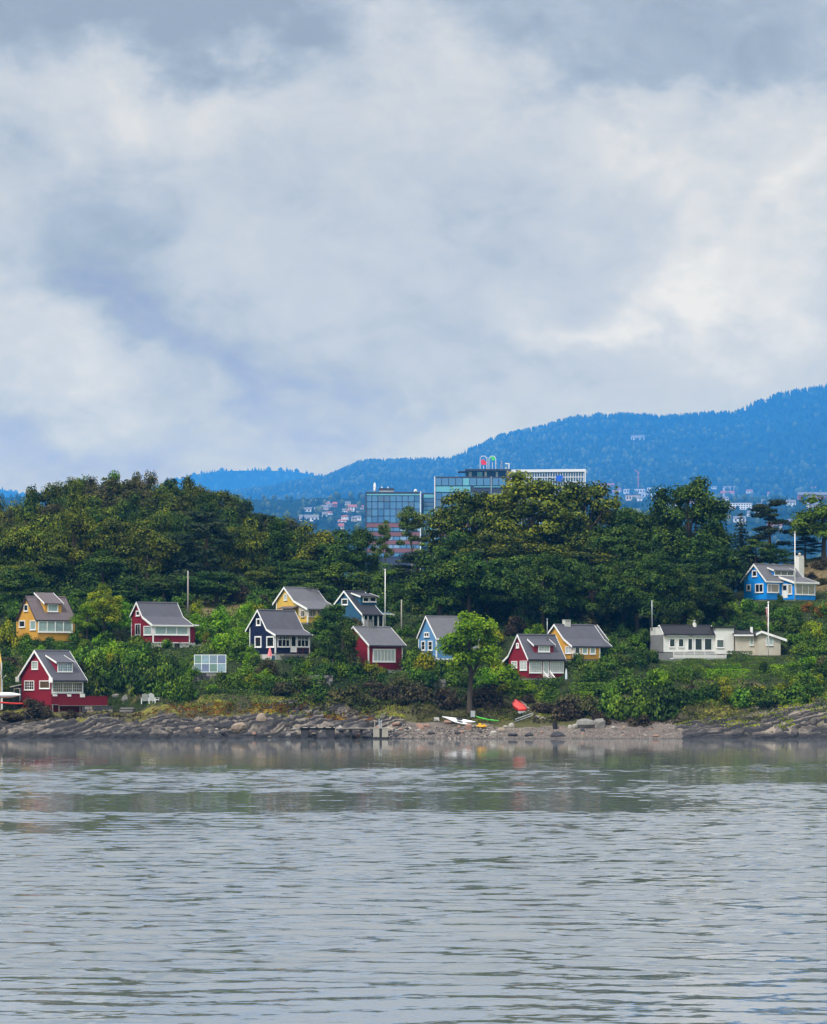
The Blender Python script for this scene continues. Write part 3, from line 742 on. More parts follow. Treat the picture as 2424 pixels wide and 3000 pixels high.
# lean-to with a green door at the back
m = MB(); v1 = h.Wg; m.box((.1, v1 + .003, 0), (1.6, v1 + 1.9, 2.3)); a = m.build('lean_to', DBLUE, h.root)
m = MB(); m.hexa([(-.2, v1 + .003, 2.55), (1.9, v1 + .003, 2.55), (1.9, v1 + 2.3, 2.25), (-.2, v1 + 2.3, 2.25), (-.2, v1 + .003, 2.68), (1.9, v1 + .003, 2.68), (1.9, v1 + 2.3, 2.38), (-.2, v1 + 2.3, 2.38)])
m.build('lean_to_roof', WHITE, a)
m = MB(); m.box((.02, v1 + .5, .1), (.097, v1 + 1.6, 2.05)); m.build('door', GREENP, a)
m = MB(); m.box((.0, v1 + .36, .1), (.097, v1 + .497, 2.2)); m.box((0, v1 + 1.603, .1), (.097, v1 + 1.74, 2.2)); m.box((0, v1 + .5, 2.053), (.097, v1 + 1.6, 2.2)); m.build('door_frame', WHITE, a)
# deck of the red cabin
dz = Z(2064, h.Y) - h.z; dk = empty('deck', (h.X, h.Y, h.z), h.th, 'raised wooden deck with solid red fence beside the shore cabin', 'deck')
U1 = h.front(315, 2060, -1.6)[0]; ft = h.front(200, 2041, -1.6)[1]
m = MB()
for k in range(10): m.box((-.05, -1.55 + k * .155, dz - .05), (U1, -1.55 + k * .155 + .14, dz))
m.build('floor_boards', paint('weathered_boards', (.25, .22, .2), 0, .8), dk)
k = 0; u = -.05
while u < U1 - .05:
    m = MB(); m.box((u, -1.62, dz - .12), (min(u + .40, U1), -1.585, ft + .012 * math.sin(u * 7))); m.build('fence_board', RED, dk); u += .405
m = MB(); m.box((-.07, -1.66, ft + .02), (U1 + .02, -1.54, ft + .07)); m.build('top_rail', RED, dk)
m = MB(); m.box((-.1, -1.68, dz - .2), (U1, -1.625, dz - .125)); m.build('skirt_board', paint('weathered_boards', (.25, .22, .2)), dk)
for px in (155, 174, 235, 312):
    u = h.front(px, 2060, -1.5)[0]; m = MB(); m.box((u - .06, -1.5, -2.6 if px < 200 else -1.2), (u + .06, -1.4, dz - .06)); m.build('post', paint('weathered_boards', (.25, .22, .2)), dk)
for px0, px1, y0, y1, lab in ((154, 166, 2034, 2040, 'small white planter box on the deck rail at the cabin corner'), (197, 207, 2034.5, 2041, 'rounded white bundle drying on the middle of the red deck rail'), (234, 247, 2033, 2043, 'white cushion hung over the red deck rail below the window end')):
    a0, z1 = h.front(px0, y0, -1.6); a1, z0 = h.front(px1, y1, -1.6)
    e = MB(); e.box((a0, -1.74, z0), (a1, -1.66, z1)); e.box((a0 + .01, -1.66, z1 - .05), (a1 - .01, -1.5, z1))
    o = e.build('planter_box' if px0 == 154 else ('laundry' if px0 == 197 else 'cushion'), WHITE); o.location = (h.X, h.Y, h.z); o.rotation_euler = (0, 0, h.th)
    tag(o, lab, 'planter' if px0 == 154 else 'laundry')

# ---- neighbour cut by the picture's edge
h = House('cabin', 'pale yellow cabin corner with white gutter, cut off beside the kayaks', -60, 2080, 30)
h.shape([(-150, 1960), (-80, 1860), (-60, 1973)], -140, 5, YEL2, R_GREY, WHITE, oh=.3, far=(-20, 1860), fascia=WHITE, corners=True); h.pad(.9); H0 = h
h.window('f', -30, 2000, -10, 2030, 2, 2, 1)
m = MB(); m.tube([(h.Lf + .25, h.P[0][0] - .05, h.P[0][1] - .25), (h.Lf + .06, -.08, h.P[0][1] - .7), (h.Lf + .06, -.08, .1)], .05, 6, 0); m.build('downpipe', WHITE, h.root)

# ---- ochre cabin
h = House('cabin', 'ochre yellow cabin with brown steep roof, one dormer and four front panes', 110, 1877, 32)
h.shape([(46, 1817), (75, 1747), (105.5, 1816)], 47.6, 219.6, YEL, R_BROWN, BROWN, far=(192, 1750), board=.2, corners=False, oh=.25); h.pad()
H2 = h
h.window('g', 71, 1771, 83, 1791); h.window('g', 57, 1818, 74, 1838); h.window('g', 89, 1818, 106, 1846, gl=G_TEAL)
h.window('f', 111, 1818.5, 213, 1853, 4, gl=G_TEAL, fw=.16)
h.dormer(132, 180, 1767.5, 1795, 25, YEL, R_BROWN, WHITE, [(139, 1770, 170, 1792.6)], cas=1, gl=G_TEAL)
m = MB(); a = h.front(221, 1857)[0]; b = h.front(266, 1857)[0]; z1 = h.front(240, 1856.5)[1]; m.box((a, -.1, -.8), (b, .15, z1)); m.build('terrace_wall', YEL, h.root)

# ---- red cabin with the swept roof
h = House('cabin', 'dark red cabin with swept grey roof above a tall white foundation', 448.5, 1882, 32)
h.shape([(375, 1816.5), (399.6, 1764), (417, 1806), (446.6, 1830)], 385, 556, RED, R_SLATE, WHITE, far=(518.5, 1767), plinth=STONEW, board=.28, fascia=WHITE, oh=.2); h.pad(1, 1.5)
H3 = h
h.window('g', 399.6, 1789, 410.5, 1805, fw=.14); h.window('g', 397, 1827.5, 412.5, 1861, 2, fw=.12); h.window('g', 422, 1834, 446, 1861, gl=G_TEAL)
h.window('f', 452, 1834.5, 552, 1861, 3, gl=G_TEAL, fw=.15)
a = h.front(557, 1850, .5)[0]; b = h.front(571, 1850, .5)[0]
m = MB(); m.box((h.Lf + .003, .5, .01), (b, h.Wg - .4, h.zr(.5) - .3)); e = m.build('side_room', RED, h.root)
m = MB(); m.box((h.Lf + .003, .45, -.35), (b + .05, h.Wg - .4, .005)); m.build('side_base', WHITE, e)
m = MB(); m.box((h.L1 + .06, -.1, h.P[0][1] - .1), (b + .35, 1.4, h.P[0][1] + .06)); m.build('side_roof', WHITE, e)
a0, zt = h.front(512, 1885.5); a1, zb = h.front(527, 1897); m = MB(); m.box((a0, .02, zb), (a1, .054, zt)); m.build('cellar_door', BROWN, h.root)
m = MB(); m.box((-.04, -.05, -.1), (h.Lf + .05, -.002, .02)); m.build('base_board', WHITE, h.root)

# ---- navy cabin
h = House('cabin', 'navy blue cabin with white window frames and a swept grey roof', 807, 1915, 38)
h.shape([(719, 1848.6), (754.4, 1786.4), (781, 1843), (808, 1860)], 732, 908, NAVY, R_SLATE, WHITE, far=(863, 1788), plinth=STONEW, oh=.2); h.pad(1, .9)
H4 = h
h.window('g', 752, 1812, 765, 1833, fw=.16); h.window('g', 747.5, 1864, 767, 1897, fw=.17); h.window('g', 782, 1864, 804.5, 1897, fw=.17)
h.window('f', 813, 1863, 849, 1896, 3, 1, 1, split=(0, .36, .7, 1)); h.window('f', 870, 1864, 905, 1896, 3)
for x0, x1, y0 in ((813, 849, 1863), (870, 905, 1864)):   # transom bars above the casements
    a0, z0 = h.front(x0, y0 + 11); a1, _ = h.front(x1, y0 + 11); m = MB(); m.box((a0 + .1, -.088, z0 - .03), (a1 - .1, -.021, z0 + .03))
    for k in range(1, 6): q = a0 + (a1 - a0) * k / 6; m.box((q - .025, -.086, z0 + .031), (q + .025, -.021, z0 + .36))
    m.build('transom_bar', WHITE, h.root)
h.door('f', 851, 1861, 869, 1911, gl=G_DARK, glz=(.36, .94))
m = MB(); z0 = h.front(885, 1915)[1]
ra = h.front(871, 1905, -.9)[0]; rb = h.front(904, 1905, -.9)[0]
for q in (ra, (ra + rb) / 2, rb): m.box((q - .04, -.94, -1.0), (q + .04, -.86, .75))
m.box((ra, -.93, .68), (rb, -.87, .75)); m.box((ra, -.93, .33), (rb, -.87, .39)); m.build('porch_rail', paint('brown_red_paint', (.12, .035, .03)), h.root)
m = MB(); m.box((ra - 2.2, -1.0, -.25), (rb + .1, -.01, -.12)); m.build('porch_floor', paint('weathered_boards', (.25, .22, .2)), h.root)

# ---- yellow cabin up the slope
h = House('cabin', 'yellow cabin with long light grey roof and cream glazed porch', 902, 1824, 42)
h.shape([(798.5, 1770), (832, 1720), (861, 1760), (901, 1783)], 810, 985, YEL2, R_GREY, WHITE, far=(927, 1719), board=.26, oh=.25, fascia=R_GREY); h.pad()
H5 = h
h.window('g', 833, 1740.6, 842, 1759, 1, 2, 2, gl=G_TEAL, fw=.09)
v0 = h.gable(876, 1790)[0]; v1 = h.gable(903, 1790)[0]
m = MB(); m.prism([(-.03, v0, .9), (-.03, v0, 2.5), (-.03, 0.02, h.zr(0) - .22), (-.03, .02, .9)], (.027, 0, 0)); m.build('cream_panel', CREAM, h.root)
h.window('g', 883, 1788, 894, 1808, 2, off=-.03, fr=CREAM); h.window('f', 904, 1786, 926, 1808, 4, fr=CREAM); h.window('f', 930, 1786, 952, 1808, 4, fr=CREAM)
h.window('g', 828, 1782, 842, 1800, 2)
va = h.gable(830, 1780)[0]; vb = h.gable(876, 1780)[0]; zc = h.gable(850, 1779)[1]
m = MB(); m.hexa([(-1.1, vb, zc - .25), (-.002, vb, zc), (-.002, va, zc), (-1.1, va, zc - .25), (-1.1, vb, zc - .15), (-.002, vb, zc + .14), (-.002, va, zc + .14), (-1.1, va, zc - .15)])
m.build('door_canopy', R_BROWN, h.root)

# ---- steel blue cabin behind the flagpole
h = House('cabin', 'steel blue cabin with black roof, twin window dormer and white veranda posts', 1063, 1838, 42)
h.shape([(976, 1773), (1008, 1730.7), (1045, 1780), (1062, 1799.6)], 985, 1125, DBLUE, R_DARK, WHITE, far=(1068, 1731), oh=.25); h.pad()
H6 = h
h.window('g', 1002, 1754, 1020.6, 1772.6, fw=.13)
h.dormer(1057, 1104.5, 1748, 1773, 14, DBLUE, R_DARK, WHITE, [(1063, 1749.4, 1081, 1764), (1083, 1749.4, 1102, 1764)], cas=1)
z1 = h.front(1078, 1799)[1]; z0 = .05
m = MB(); a0 = h.front(1066, 1800)[0]; a1 = h.front(1124, 1800)[0]; m.box((a0, -.03, z0), (a1, -.004, z1 - .1)); m.build('veranda_glazing', G_DARK, h.root)
for px in (1066, 1077.6, 1092.5, 1107.5, 1122):
    a = h.front(px, 1805)[0]; m = MB(); m.box((a - .11, -.1, z0), (a + .11, -.032, z1 - .1)); m.build('veranda_post', WHITE, h.root)
m = MB(); m.box((a0 - .1, -.12, z1 - .098), (a1 + .1, -.004, z1 + .02)); m.build('veranda_beam', WHITE, h.root)
a = h.front(1145, 1810, 1.0)[0]; m = MB(); m.box((h.Lf + .003, 1.0, 0), (a, h.Wg - .3, h.zr(1.0) - .5)); e = m.build('side_room', DBLUE, h.root)
m = MB(); m.hexa([(h.L1 + .06, .3, h.zr(.3) - .35), (a + .3, .3, h.zr(.3) - .45), (a + .3, h.Wg, h.zr(.3) + .1), (h.L1 + .06, h.Wg, h.zr(.3) + .2)] + [(h.L1 + .06, .3, h.zr(.3) - .2), (a + .3, .3, h.zr(.3) - .3), (a + .3, h.Wg, h.zr(.3) + .25), (h.L1 + .06, h.Wg, h.zr(.3) + .35)]); m.build('side_roof', WHITE, e)

# ---- red cabin with the wide white window
h = House('cabin', 'small red cabin with one wide white window of six tall panes', 1080, 1961, 42)
h.shape([(989, 1890), (1035, 1835), (1082, 1890)], 997, 1179.5, RED, R_GREY, WHITE, far=(1143.5, 1836), plinth=STONEW, oh=.25); h.pad(1, .7)
H7 = h
h.window('f', 1092, 1901, 1158.5, 1940, 6, gl=G_LACE, fw=.2)
chimney(h, 1074.6, 1823, 1090, 1839, max(h.P, key=lambda q: q[1])[0], GREYW, 2)

# ---- light blue cabin behind the small tree
h = House('cabin', 'light blue cabin with steep grey gable half hidden by a bright tree', 1279, 1930, 27)
h.shape([(1222, 1868), (1247.6, 1805), (1279, 1870)], 1227, 1404, LBLUE, R_GREY, WHITE, far=(1374, 1809), plinth=STONEW, fascia=WHITE, oh=.2); h.pad(.9)
H8 = h
h.window('g', 1244, 1852, 1259, 1867, 2, fw=.14); h.window('g', 1255.6, 1877.6, 1268.5, 1906, 1, 2, 1, fw=.13); h.window('g', 1235.5, 1877.6, 1247, 1906, 1, 2, 1, fw=.13)
h.window('f', 1331, 1878, 1400, 1916, 4, 2, 1, gl=G_LACE, fw=.16)
a = h.front(1329, 1900)[0]; m = MB(); m.box((a - .12, -.06, .05), (a + .12, -.003, h.zr(0) - .3)); m.build('corner_board', WHITE, h.root)
m = MB(); m.box((-.03, -.06, -.16), (h.Lf + .03, -.004, .03)); m.build('base_board', WHITE, h.root)

# ---- red cabin with lattice windows
h = House('cabin', 'red cabin with lattice front windows, white steps and a wide dormer', 1547, 1986, 30)
h.shape([(1471, 1939), (1489, 1921), (1516.5, 1858.5), (1548, 1931)], 1491, 1653.6, RED, R_SLATE, WHITE, far=(1627, 1859.5), corners=False, board=.26, oh=.2); h.pad()
H9 = h
h.window('g', 1514, 1883.7, 1522, 1899, fw=.16, gl=G_LACE); h.window('g', 1500, 1937, 1516.5, 1958, 2, 2, 1, gl=G_LACE); h.window('g', 1525, 1936, 1545, 1964, 2, 3, 2, gl=G_LACE, fw=.08)
h.window('f', 1551, 1938, 1588, 1972, 1, 6, 7, gl=G_LACE, fw=.1); h.window('f', 1612, 1938, 1651.6, 1972, 1, 6, 7, gl=G_LACE, fw=.1)
h.door('f', 1591, 1938, 1609, 1981, gl=G_LACE, glz=(.2, .94))
h.dormer(1566, 1622, 1890, 1912, 27, RED, R_SLATE, WHITE, [(1577, 1892, 1611, 1910.5)], cas=2, rows=2, cols=2, gl=G_LACE)
st = empty('steps', (h.X, h.Y, h.z), h.th, 'white wooden steps with sloping rails up to the lattice window cabin', 'steps')
ua = h.front(1592, 1980)[0]; ub = h.front(1610, 1980)[0]
for k in range(4):
    m = MB(); m.box((ua, -.35 - k * .3, .05 - k * .2), (ub, -.06 - k * .3, .12 - k * .2)); m.build('tread', WHITE, st)
for q in (ua - .06, ub + .02):
    m = MB(); m.hexa([(q, -.06, .75), (q + .07, -.06, .75), (q + .07, -1.35, -.15), (q, -1.35, -.15), (q, -.06, .95), (q + .07, -.06, .95), (q + .07, -1.35, .05), (q, -1.35, .05)])
    for k in range(4): m.box((q + .01, -.2 - k * .33, -.6 - k * .1), (q + .06, -.14 - k * .33, .72 - k * .23))
    m.build('handrail', WHITE, st)

# ---- yellow cabin behind it
h = House('cabin', 'amber yellow cabin with dark grey roof and white glazed front behind a red one', 1680, 1931, 36)
h.shape([(1600, 1862), (1624, 1829), (1651.6, 1870.6), (1677, 1893)], 1612, 1758.5, YEL, R_SLATE, WHITE, far=(1741, 1830), oh=.25); h.pad()
H10 = h
h.window('g', 1657.6, 1894, 1676, 1915, 2, gl=G_LACE, fw=.1)
for a, b in ((1683, 1700), (1705, 1722), (1728, 1745)): h.window('f', a, 1894, b, 1917, 1, gl=G_TEAL if a > 1700 else G_DARK, fw=.14)
chimney(h, 1652.6, 1823, 1668.7, 1833, max(h.P, key=lambda q: q[1])[0], STONEW, 2)
# taller part of the house set back at the far end
pk = max(h.P, key=lambda q: q[1]); a1 = h.front(1773, 1900, 1.6)[0]
m = MB(); m.prism([(h.Lf + .003, 1.6, 0), (h.Lf + .003, 1.6, h.zr(1.6) - .2), (h.Lf + .003, pk[0], pk[1] - .2), (h.Lf + .003, h.Wg, h.zr(h.Wg) - .2), (h.Lf + .003, h.Wg, 0)], (a1 - h.Lf, 0, 0)); e = m.build('rear_wing', YEL, h.root)
m = MB(); vv, zz = 1.25, h.zr(1.6) - .12; x1 = a1 + .35
m.hexa([(h.L1 + .06, vv, zz - .15), (x1, vv, zz - .15), (x1, pk[0], pk[1] - .15), (h.L1 + .06, pk[0], pk[1] - .15), (h.L1 + .06, vv, zz), (x1, vv, zz), (x1, pk[0], pk[1]), (h.L1 + .06, pk[0], pk[1])]); m.build('wing_roof', R_SLATE, e)
m = MB(); m.hexa([(x1 + .003, vv, zz - .2), (x1 + .06, vv, zz - .2), (x1 + .06, pk[0], pk[1] - .2), (x1 + .003, pk[0], pk[1] - .2), (x1 + .003, vv, zz + .04), (x1 + .06, vv, zz + .04), (x1 + .06, pk[0], pk[1] + .04), (x1 + .003, pk[0], pk[1] + .04)]); m.build('verge_board', WHITE, e)
m = MB(); m.box((a1 - .15, 1.53, 0), (a1 + .03, 1.597, zz - .1)); m.build('corner_board', WHITE, e)

# ---- white bungalow with the balcony
h = House('bungalow', 'long white bungalow with black roof, tall dark windows and white balcony', 1945, 1910, 16, group='pale bungalows under the wood', cat='bungalow')
h.shape([(1929, 1834), (1933, 1831.6), (1945, 1857)], 1906, 2103, WHITEB, R_BLACK, WHITE, far=(2084, 1831), corners=False, oh=.12, board=.12, plinth=GREYW); h.pad(1, 1.5)
H11 = h
m = MB(); m.box((-.03, .05, .02), (-.004, h.Wg, 2.3)); m.build('side_render', GREYW, h.root)
for a, b in ((1961.6, 1978.5), (1987.6, 2004.4)): h.window('f', a, 1871, b, 1896, fw=.08)
for a, b in ((2015, 2030), (2036, 2058.5), (2063.5, 2087)): h.window('f', a, 1870, b, 1906, fw=.09, sill=False)
u0 = h.front(2095, 1900)[0]; u1 = h.front(2151, 1900, -.25)[0]; zt = h.front(2120, 1840)[1]
m = MB(); m.box((u0, -.25, -.25), (u1, h.Wg - .3, zt)); e = m.build('end_room', WHITEB, h.root)
m = MB(); m.box((u0 - .3, -.45, zt + .003), (u1 + .25, h.Wg, zt + .2)); m.build('end_roof', R_BLACK, e)
h.window('f', 2100, 1873.5, 2122, 1898, fw=.08, off=-.25, gl=glass('grey_green_glass', (.09, .11, .10)))
for a, b in ((1952, 2015), (2030, 2092)):
    a0, z0 = h.front(a, 1863.5); a1, _ = h.front(b, 1863.5); m = MB(); m.prism([(a0, -.004, z0), (a0, -.3, z0 - .03), (a0, -.3, z0 + .1), (a0, -.004, z0 + .2)], (a1 - a0, 0, 0)); m.build('awning_box', WHITE, h.root)
b0 = h.front(1973, 1920, -1.5)[0]; b1 = h.front(2129, 1920, -1.5)[0]; zb = h.front(2050, 1931, -1.5)[1]; zt = h.front(2050, 1905.5, -1.5)[1]
bal = MB(); bal.box((b0, -1.5, zb), (b1, -.3, zb + .12)); bal = bal.build('balcony', WHITE, h.root)
zm = h.front(2050, 1918, -1.5)[1]
for k in range(4):
    m = MB(); z0 = zb + .13 + k * (zm - zb - .13) / 4; m.box((b0, -1.56, z0 + .01), (b1, -1.503, z0 + (zm - zb - .13) / 4 - .01)); m.build('parapet_board', WHITEB, bal)
for z0 in (zm + .16, zt - .08):
    m = MB(); m.box((b0, -1.56, z0), (b1, -1.5, z0 + .09)); m.build('rail', WHITE, bal)
for k in range(6):
    q = b0 + .04 + (b1 - b0 - .14) * k / 5; m = MB(); m.box((q, -1.498, zb + .125), (q + .07, -1.43, zt)); m.build('rail_post', WHITE, bal)
for px in (2041, 2072.5):
    q = h.front(px, 1940, -1.3)[0]; m = MB(); m.box((q - .12, -1.4, zb - 1.2), (q + .12, -1.15, zb - .18)); m.box((q - .22, -1.5, zb - .178), (q + .22, -1.05, zb - .003)); m.build('pillar', STONEW, bal)
v = h.P[1][0] if h.P[1][1] > h.P[2][1] else h.P[2][0]; v = max(h.P, key=lambda q: q[1])[0]
q, z1 = h.front(2035.5, 1817, v); z0 = h.front(2035, 1832, v)[1]; m = MB(); m.tube([(q, v, z0 - .3), (q, v, z0 + .35)], [.34, .22], 10); m.tube([(q, v, z0 + .35), (q, v, z1 - .1)], .11, 8); m.tube([(q, v, z1 - .1), (q, v, z1)], .2, 8); m.build('flue', STONEW, h.root)

# ---- cream annex
h = House('bungalow', 'cream annex with low white edged roof beside the flagpole', 2223, 1920, 6, y0=H11.Y + .8, group='pale bungalows under the wood', cat='bungalow')
H12 = h; h.P = [(0, 2.0), (5, 2.0)]; h.Wg = 5.0; h.Lf = h.front(2288, 1920)[0]; h.pad(.9)
u1 = h.Lf; apx, apz = h.front(2231, 1850); zr = h.front(2300, 1874)[1]; zl = h.front(2214, 1858)[1]
m = MB(); m.prism([(0, 0, 0), (u1, 0, 0), (u1, 0, zr + .05), (apx, 0, apz - .12), (0, 0, zl - .1)], (0, 5, 0)); m.build('walls', CREAM, h.root)
ul = h.front(2157, 1900, 1.4)[0]; zf = h.front(2180, 1862, 1.4)[1]
m = MB(); m.box((ul, 1.4, 0), (-.003, 5, zf)); m.build('side_room', CREAM, h.root)
m = MB(); zq = h.front(2180, 1846, 2.2)[1]; m.hexa([(ul - .35, 1.0, zf + .003), (-.42, 1.0, zf + .003), (-.42, 5, zq), (ul - .35, 5, zq), (ul - .35, 1.0, zf + .15), (-.42, 1.0, zf + .15), (-.42, 5, zq + .15), (ul - .35, 5, zq + .15)]); m.build('side_roof', R_BLACK, h.root)
m = MB(); m.box((ul - .37, .93, zf - .08), (-.44, .997, zf + .12)); m.build('eave_board', WHITE, h.root)
m = MB(); xr = h.front(2305, 1872)[0]
for p, q in (((-.40, zl), (apx, apz)), ((apx, apz), (xr, zr - .05))):
    m.hexa([(p[0], -.3, p[1] - .1), (q[0], -.3, q[1] - .1), (q[0], 5.2, q[1] - .1), (p[0], 5.2, p[1] - .1), (p[0], -.3, p[1] + .06), (q[0], -.3, q[1] + .06), (q[0], 5.2, q[1] + .06), (p[0], 5.2, p[1] + .06)])
m.build('roof', R_BLACK, h.root)
m = MB()
for p, q in (((-.40, zl), (apx, apz)), ((apx, apz), (xr, zr - .05))):
    m.hexa([(p[0], -.37, p[1] - .22), (q[0], -.37, q[1] - .22), (q[0], -.303, q[1] - .22), (p[0], -.303, p[1] - .22), (p[0], -.37, p[1] + .1), (q[0], -.37, q[1] + .1), (q[0], -.303, q[1] + .1), (p[0], -.303, p[1] + .1)])
m.build('verge_board', WHITE, h.root)
h.window('f', 2197.5, 1868, 2208.5, 1891, gl=G_TEAL, off=1.4, fw=.07); h.window('f', 2245, 1868, 2266, 1891, 2, gl=G_TEAL, fw=.07)
h.box('foundation', GREYW, (ul, .08, -1.5), (u1 - .05, 4.9, -.003))
q, z0 = h.front(2202.7, 1848, 3); m = MB(); m.box((q - .15, 2.9, z0 - .6), (q + .15, 3.2, z0 + .5)); m.build('chimney', WHITE, h.root)

# ---- bright blue house on the rise
h = House('cabin', 'bright blue house on the rise with grey roof and tall white chimney', 2246, 1756, 40)
h.shape([(2171, 1703), (2209, 1652), (2245.5, 1702)], 2180, 2352, BLUE, R_GREY, WHITE, far=(2327, 1653), fascia=WHITE, corners=False, oh=.25, board=.26); h.pad(1.15)
H13 = h
h.window('g', 2205, 1671, 2219.5, 1690, fw=.14); h.window('g', 2188.7, 1712, 2201, 1731, fw=.14); h.window('g', 2214, 1710, 2238, 1736.5, 2, fw=.13)
h.window('f', 2248.6, 1710.5, 2282.6, 1736.5, 1, gl=G_BEIGE, split=(0, .3, 1))
h.dormer(2268, 2327, 1671, 1688, 17, BLUE, R_GREY, WHITE, [(2269, 1671.5, 2326, 1687)], cas=3, gl=glass('brown_glass', (.10, .09, .08)))
# projecting sun room: its side wall and its front
vE = None
for v in np.arange(0, -6, -.02):
    uE = h.front(2293, 1740)[0]
    if PX(h.X + uE * h.c - v * h.s, h.Y + uE * h.s + v * h.c) >= 2329: vE = float(v); break
uE = h.front(2293, 1740)[0]; uF = h.front(2390, 1740, vE)[0]
zE = h.front(2340, 1708, vE)[1]; zK = h.zr(0) + .02
m = MB(); m.prism([(uE, vE, 0), (uE, vE, zE), (uE, -.003, zK + .1), (uE, -.003, 0)], (uF - uE, 0, 0)); e = m.build('sun_room', BLUE, h.root)
m = MB(); sl = (zK + .35 - zE) / (-vE + .6); f0 = vE - .35
zz = lambda v: zE + .1 + (v - vE) * sl
m.hexa([(uE - .25, f0, zz(f0)), (uF + .4, f0, zz(f0)), (uF + .4, .9, zz(.9)), (uE - .25, .9, zz(.9)), (uE - .25, f0, zz(f0) + .12), (uF + .4, f0, zz(f0) + .12), (uF + .4, .9, zz(.9) + .12), (uE - .25, .9, zz(.9) + .12)])
m.build('sun_room_roof', R_GREY, e)
for q in (uE - .31, uF + .41):
    m = MB(); m.hexa([(q, f0, zz(f0) - .18), (q + .05, f0, zz(f0) - .18), (q + .05, .7, zz(.7) - .18), (q, .7, zz(.7) - .18), (q, f0, zz(f0) + .15), (q + .05, f0, zz(f0) + .15), (q + .05, .7, zz(.7) + .15), (q, .7, zz(.7) + .15)]); m.build('verge_board', WHITE, e)
m = MB(); m.box((uE - .25, f0 - .06, zz(f0) - .1), (uF + .4, f0 - .004, zz(f0) + .13)); m.build('eave_board', WHITE, e)
h.box('sun_room_base', GREYW, (uE + .05, vE + .05, -1.6), (uF - .05, -.07, -.004), e)
h.window('f', 2331, 1711, 2388, 1743, 3, gl=G_BEIGE, off=vE, fw=.14); h.window('g', 2310, 1712, 2322, 1741, 1, gl=G_BEIGE, off=uE, fw=.1)
h.door('g', 2292.8, 1711, 2309, 1752, gl=G_DARK, glz=(.55, .9), off=uE)
vC = h.Wg * .55; a0, z1 = h.front(2336, 1632, vC); a1, _ = h.front(2351, 1632, vC); z0 = h.front(2340, 1690, vC)[1]
m = MB(); m.box((a0, vC - .4, .2), (a1, vC + .4, z1)); cN = m.build('chimney', WHITEB, h.root)
m = MB(); w = (a1 - a0) / 5
for k in (0, 2, 4): m.box((a0 + k * w, vC - .39, z1 + .002), (a0 + (k + 1) * w, vC + .39, z1 + .22))
m.tube([((a0 + a1) / 2, vC, z1 + .05), ((a0 + a1) / 2, vC, z1 + .35)], .1, 8); m.tube([((a0 + a1) / 2, vC, z1 + .35), ((a0 + a1) / 2, vC, z1 + .5), ((a0 + a1) / 2, vC, z1 + .62)], [.2, .2, .05], 8); m.build('cap', CREAM, cN)

# ---- pale cabin almost hidden under the big trees
h = House('cabin', 'pale cabin almost hidden under the dark trees above the bungalow', 1890, 1815, 25)
h.shape([(1862, 1790), (1884, 1766), (1913, 1780)], 1868, 1925, CREAM, R_SLATE, WHITE, oh=.2, corners=False); h.pad()
h.window('g', 1880, 1788, 1888, 1800)
HOUSES = [H0, H1, H2, H3, H4, H5, H6, H7, H8, H9, H10, H11, H12, H13]
# ================================================================ VEGETATION
build_water(); build_land(); build_far(); build_haze()
F_OLIVE = foliage('leaf_olive', (.010, .020, .005), (.095, .135, .014), (.22, .22, .02))
F_WARM = foliage('leaf_turning', (.012, .022, .005), (.115, .155, .014), (.25, .25, .02), wa=.88)
F_DARK = foliage('leaf_dark', (.006, .014, .005), (.043, .095, .014), (.13, .18, .02))
F_MAPLE = foliage('leaf_maple', (.007, .014, .005), (.060, .098, .013), (.20, .20, .02))
F_GREEN = foliage('leaf_green', (.014, .034, .007), (.095, .20, .016), (.20, .28, .022))
F_BRIGHT = foliage('leaf_bright', (.025, .07, .005), (.17, .34, .012), (.32, .44, .02), .35)
F_YG = foliage('leaf_yellow_green', (.04, .06, .006), (.23, .29, .012), (.45, .40, .025), .3)
F_BROWN = foliage('leaf_brown', (.020, .016, .010), (.060, .048, .028), (.13, .095, .05))
F_DULL = foliage('leaf_dull_brown_green', (.022, .026, .010), (.085, .085, .028), (.15, .13, .045))
F_RUST = foliage('leaf_rust', (.09, .035, .008), (.25, .11, .018), (.38, .22, .04))
F_RED = foliage('leaf_red', (.04, .006, .006), (.12, .018, .016), (.2, .04, .03))
F_PINE = foliage('needle_pine', (.010, .020, .010), (.030, .052, .022), (.065, .075, .03))
F_LIGHT = foliage('leaf_pale_green', (.035, .065, .015), (.11, .17, .035), (.20, .23, .06), .35)
BARK = plain('bark', (.075, .058, .045), .9, spec=.1, var=.4, scale=3); BARKP = plain('bark_pine', (.12, .07, .045), .9, spec=.1, var=.4)
BARKG = plain('bark_pale', (.22, .20, .17), .9, spec=.1, var=.35)

def cards(P, N_, size, tint, rs, asp=.62):
    """bent leaf sprays: one folded quad each"""
    n = len(P); a = rs.normal(size=(n, 3)); N_ = N_ / np.linalg.norm(N_, axis=1, keepdims=True)
    u = np.cross(N_, a); u /= np.linalg.norm(u, axis=1, keepdims=True) + 1e-9; v = np.cross(N_, u)
    s = size[:, None]; dr = N_ * s * .16
    V = np.stack([P - u * s * .5 - dr, P + v * s * .5 * asp + dr * .6, P + u * s * .5 - dr, P - v * s * .5 * asp + dr * .6], 1).reshape(-1, 3)
    Q = np.arange(4 * n).reshape(n, 4)
    return V, Q, tint
def leafmesh(name, parts, mat):
    V = []; Q = []; T = []; b = 0
    for v, q, t in parts: V.append(v); Q.append(q + b); T.append(t); b += len(v)
    return np_mesh(name, np.concatenate(V), np.concatenate(Q), mat, {'tint': np.concatenate(T)})
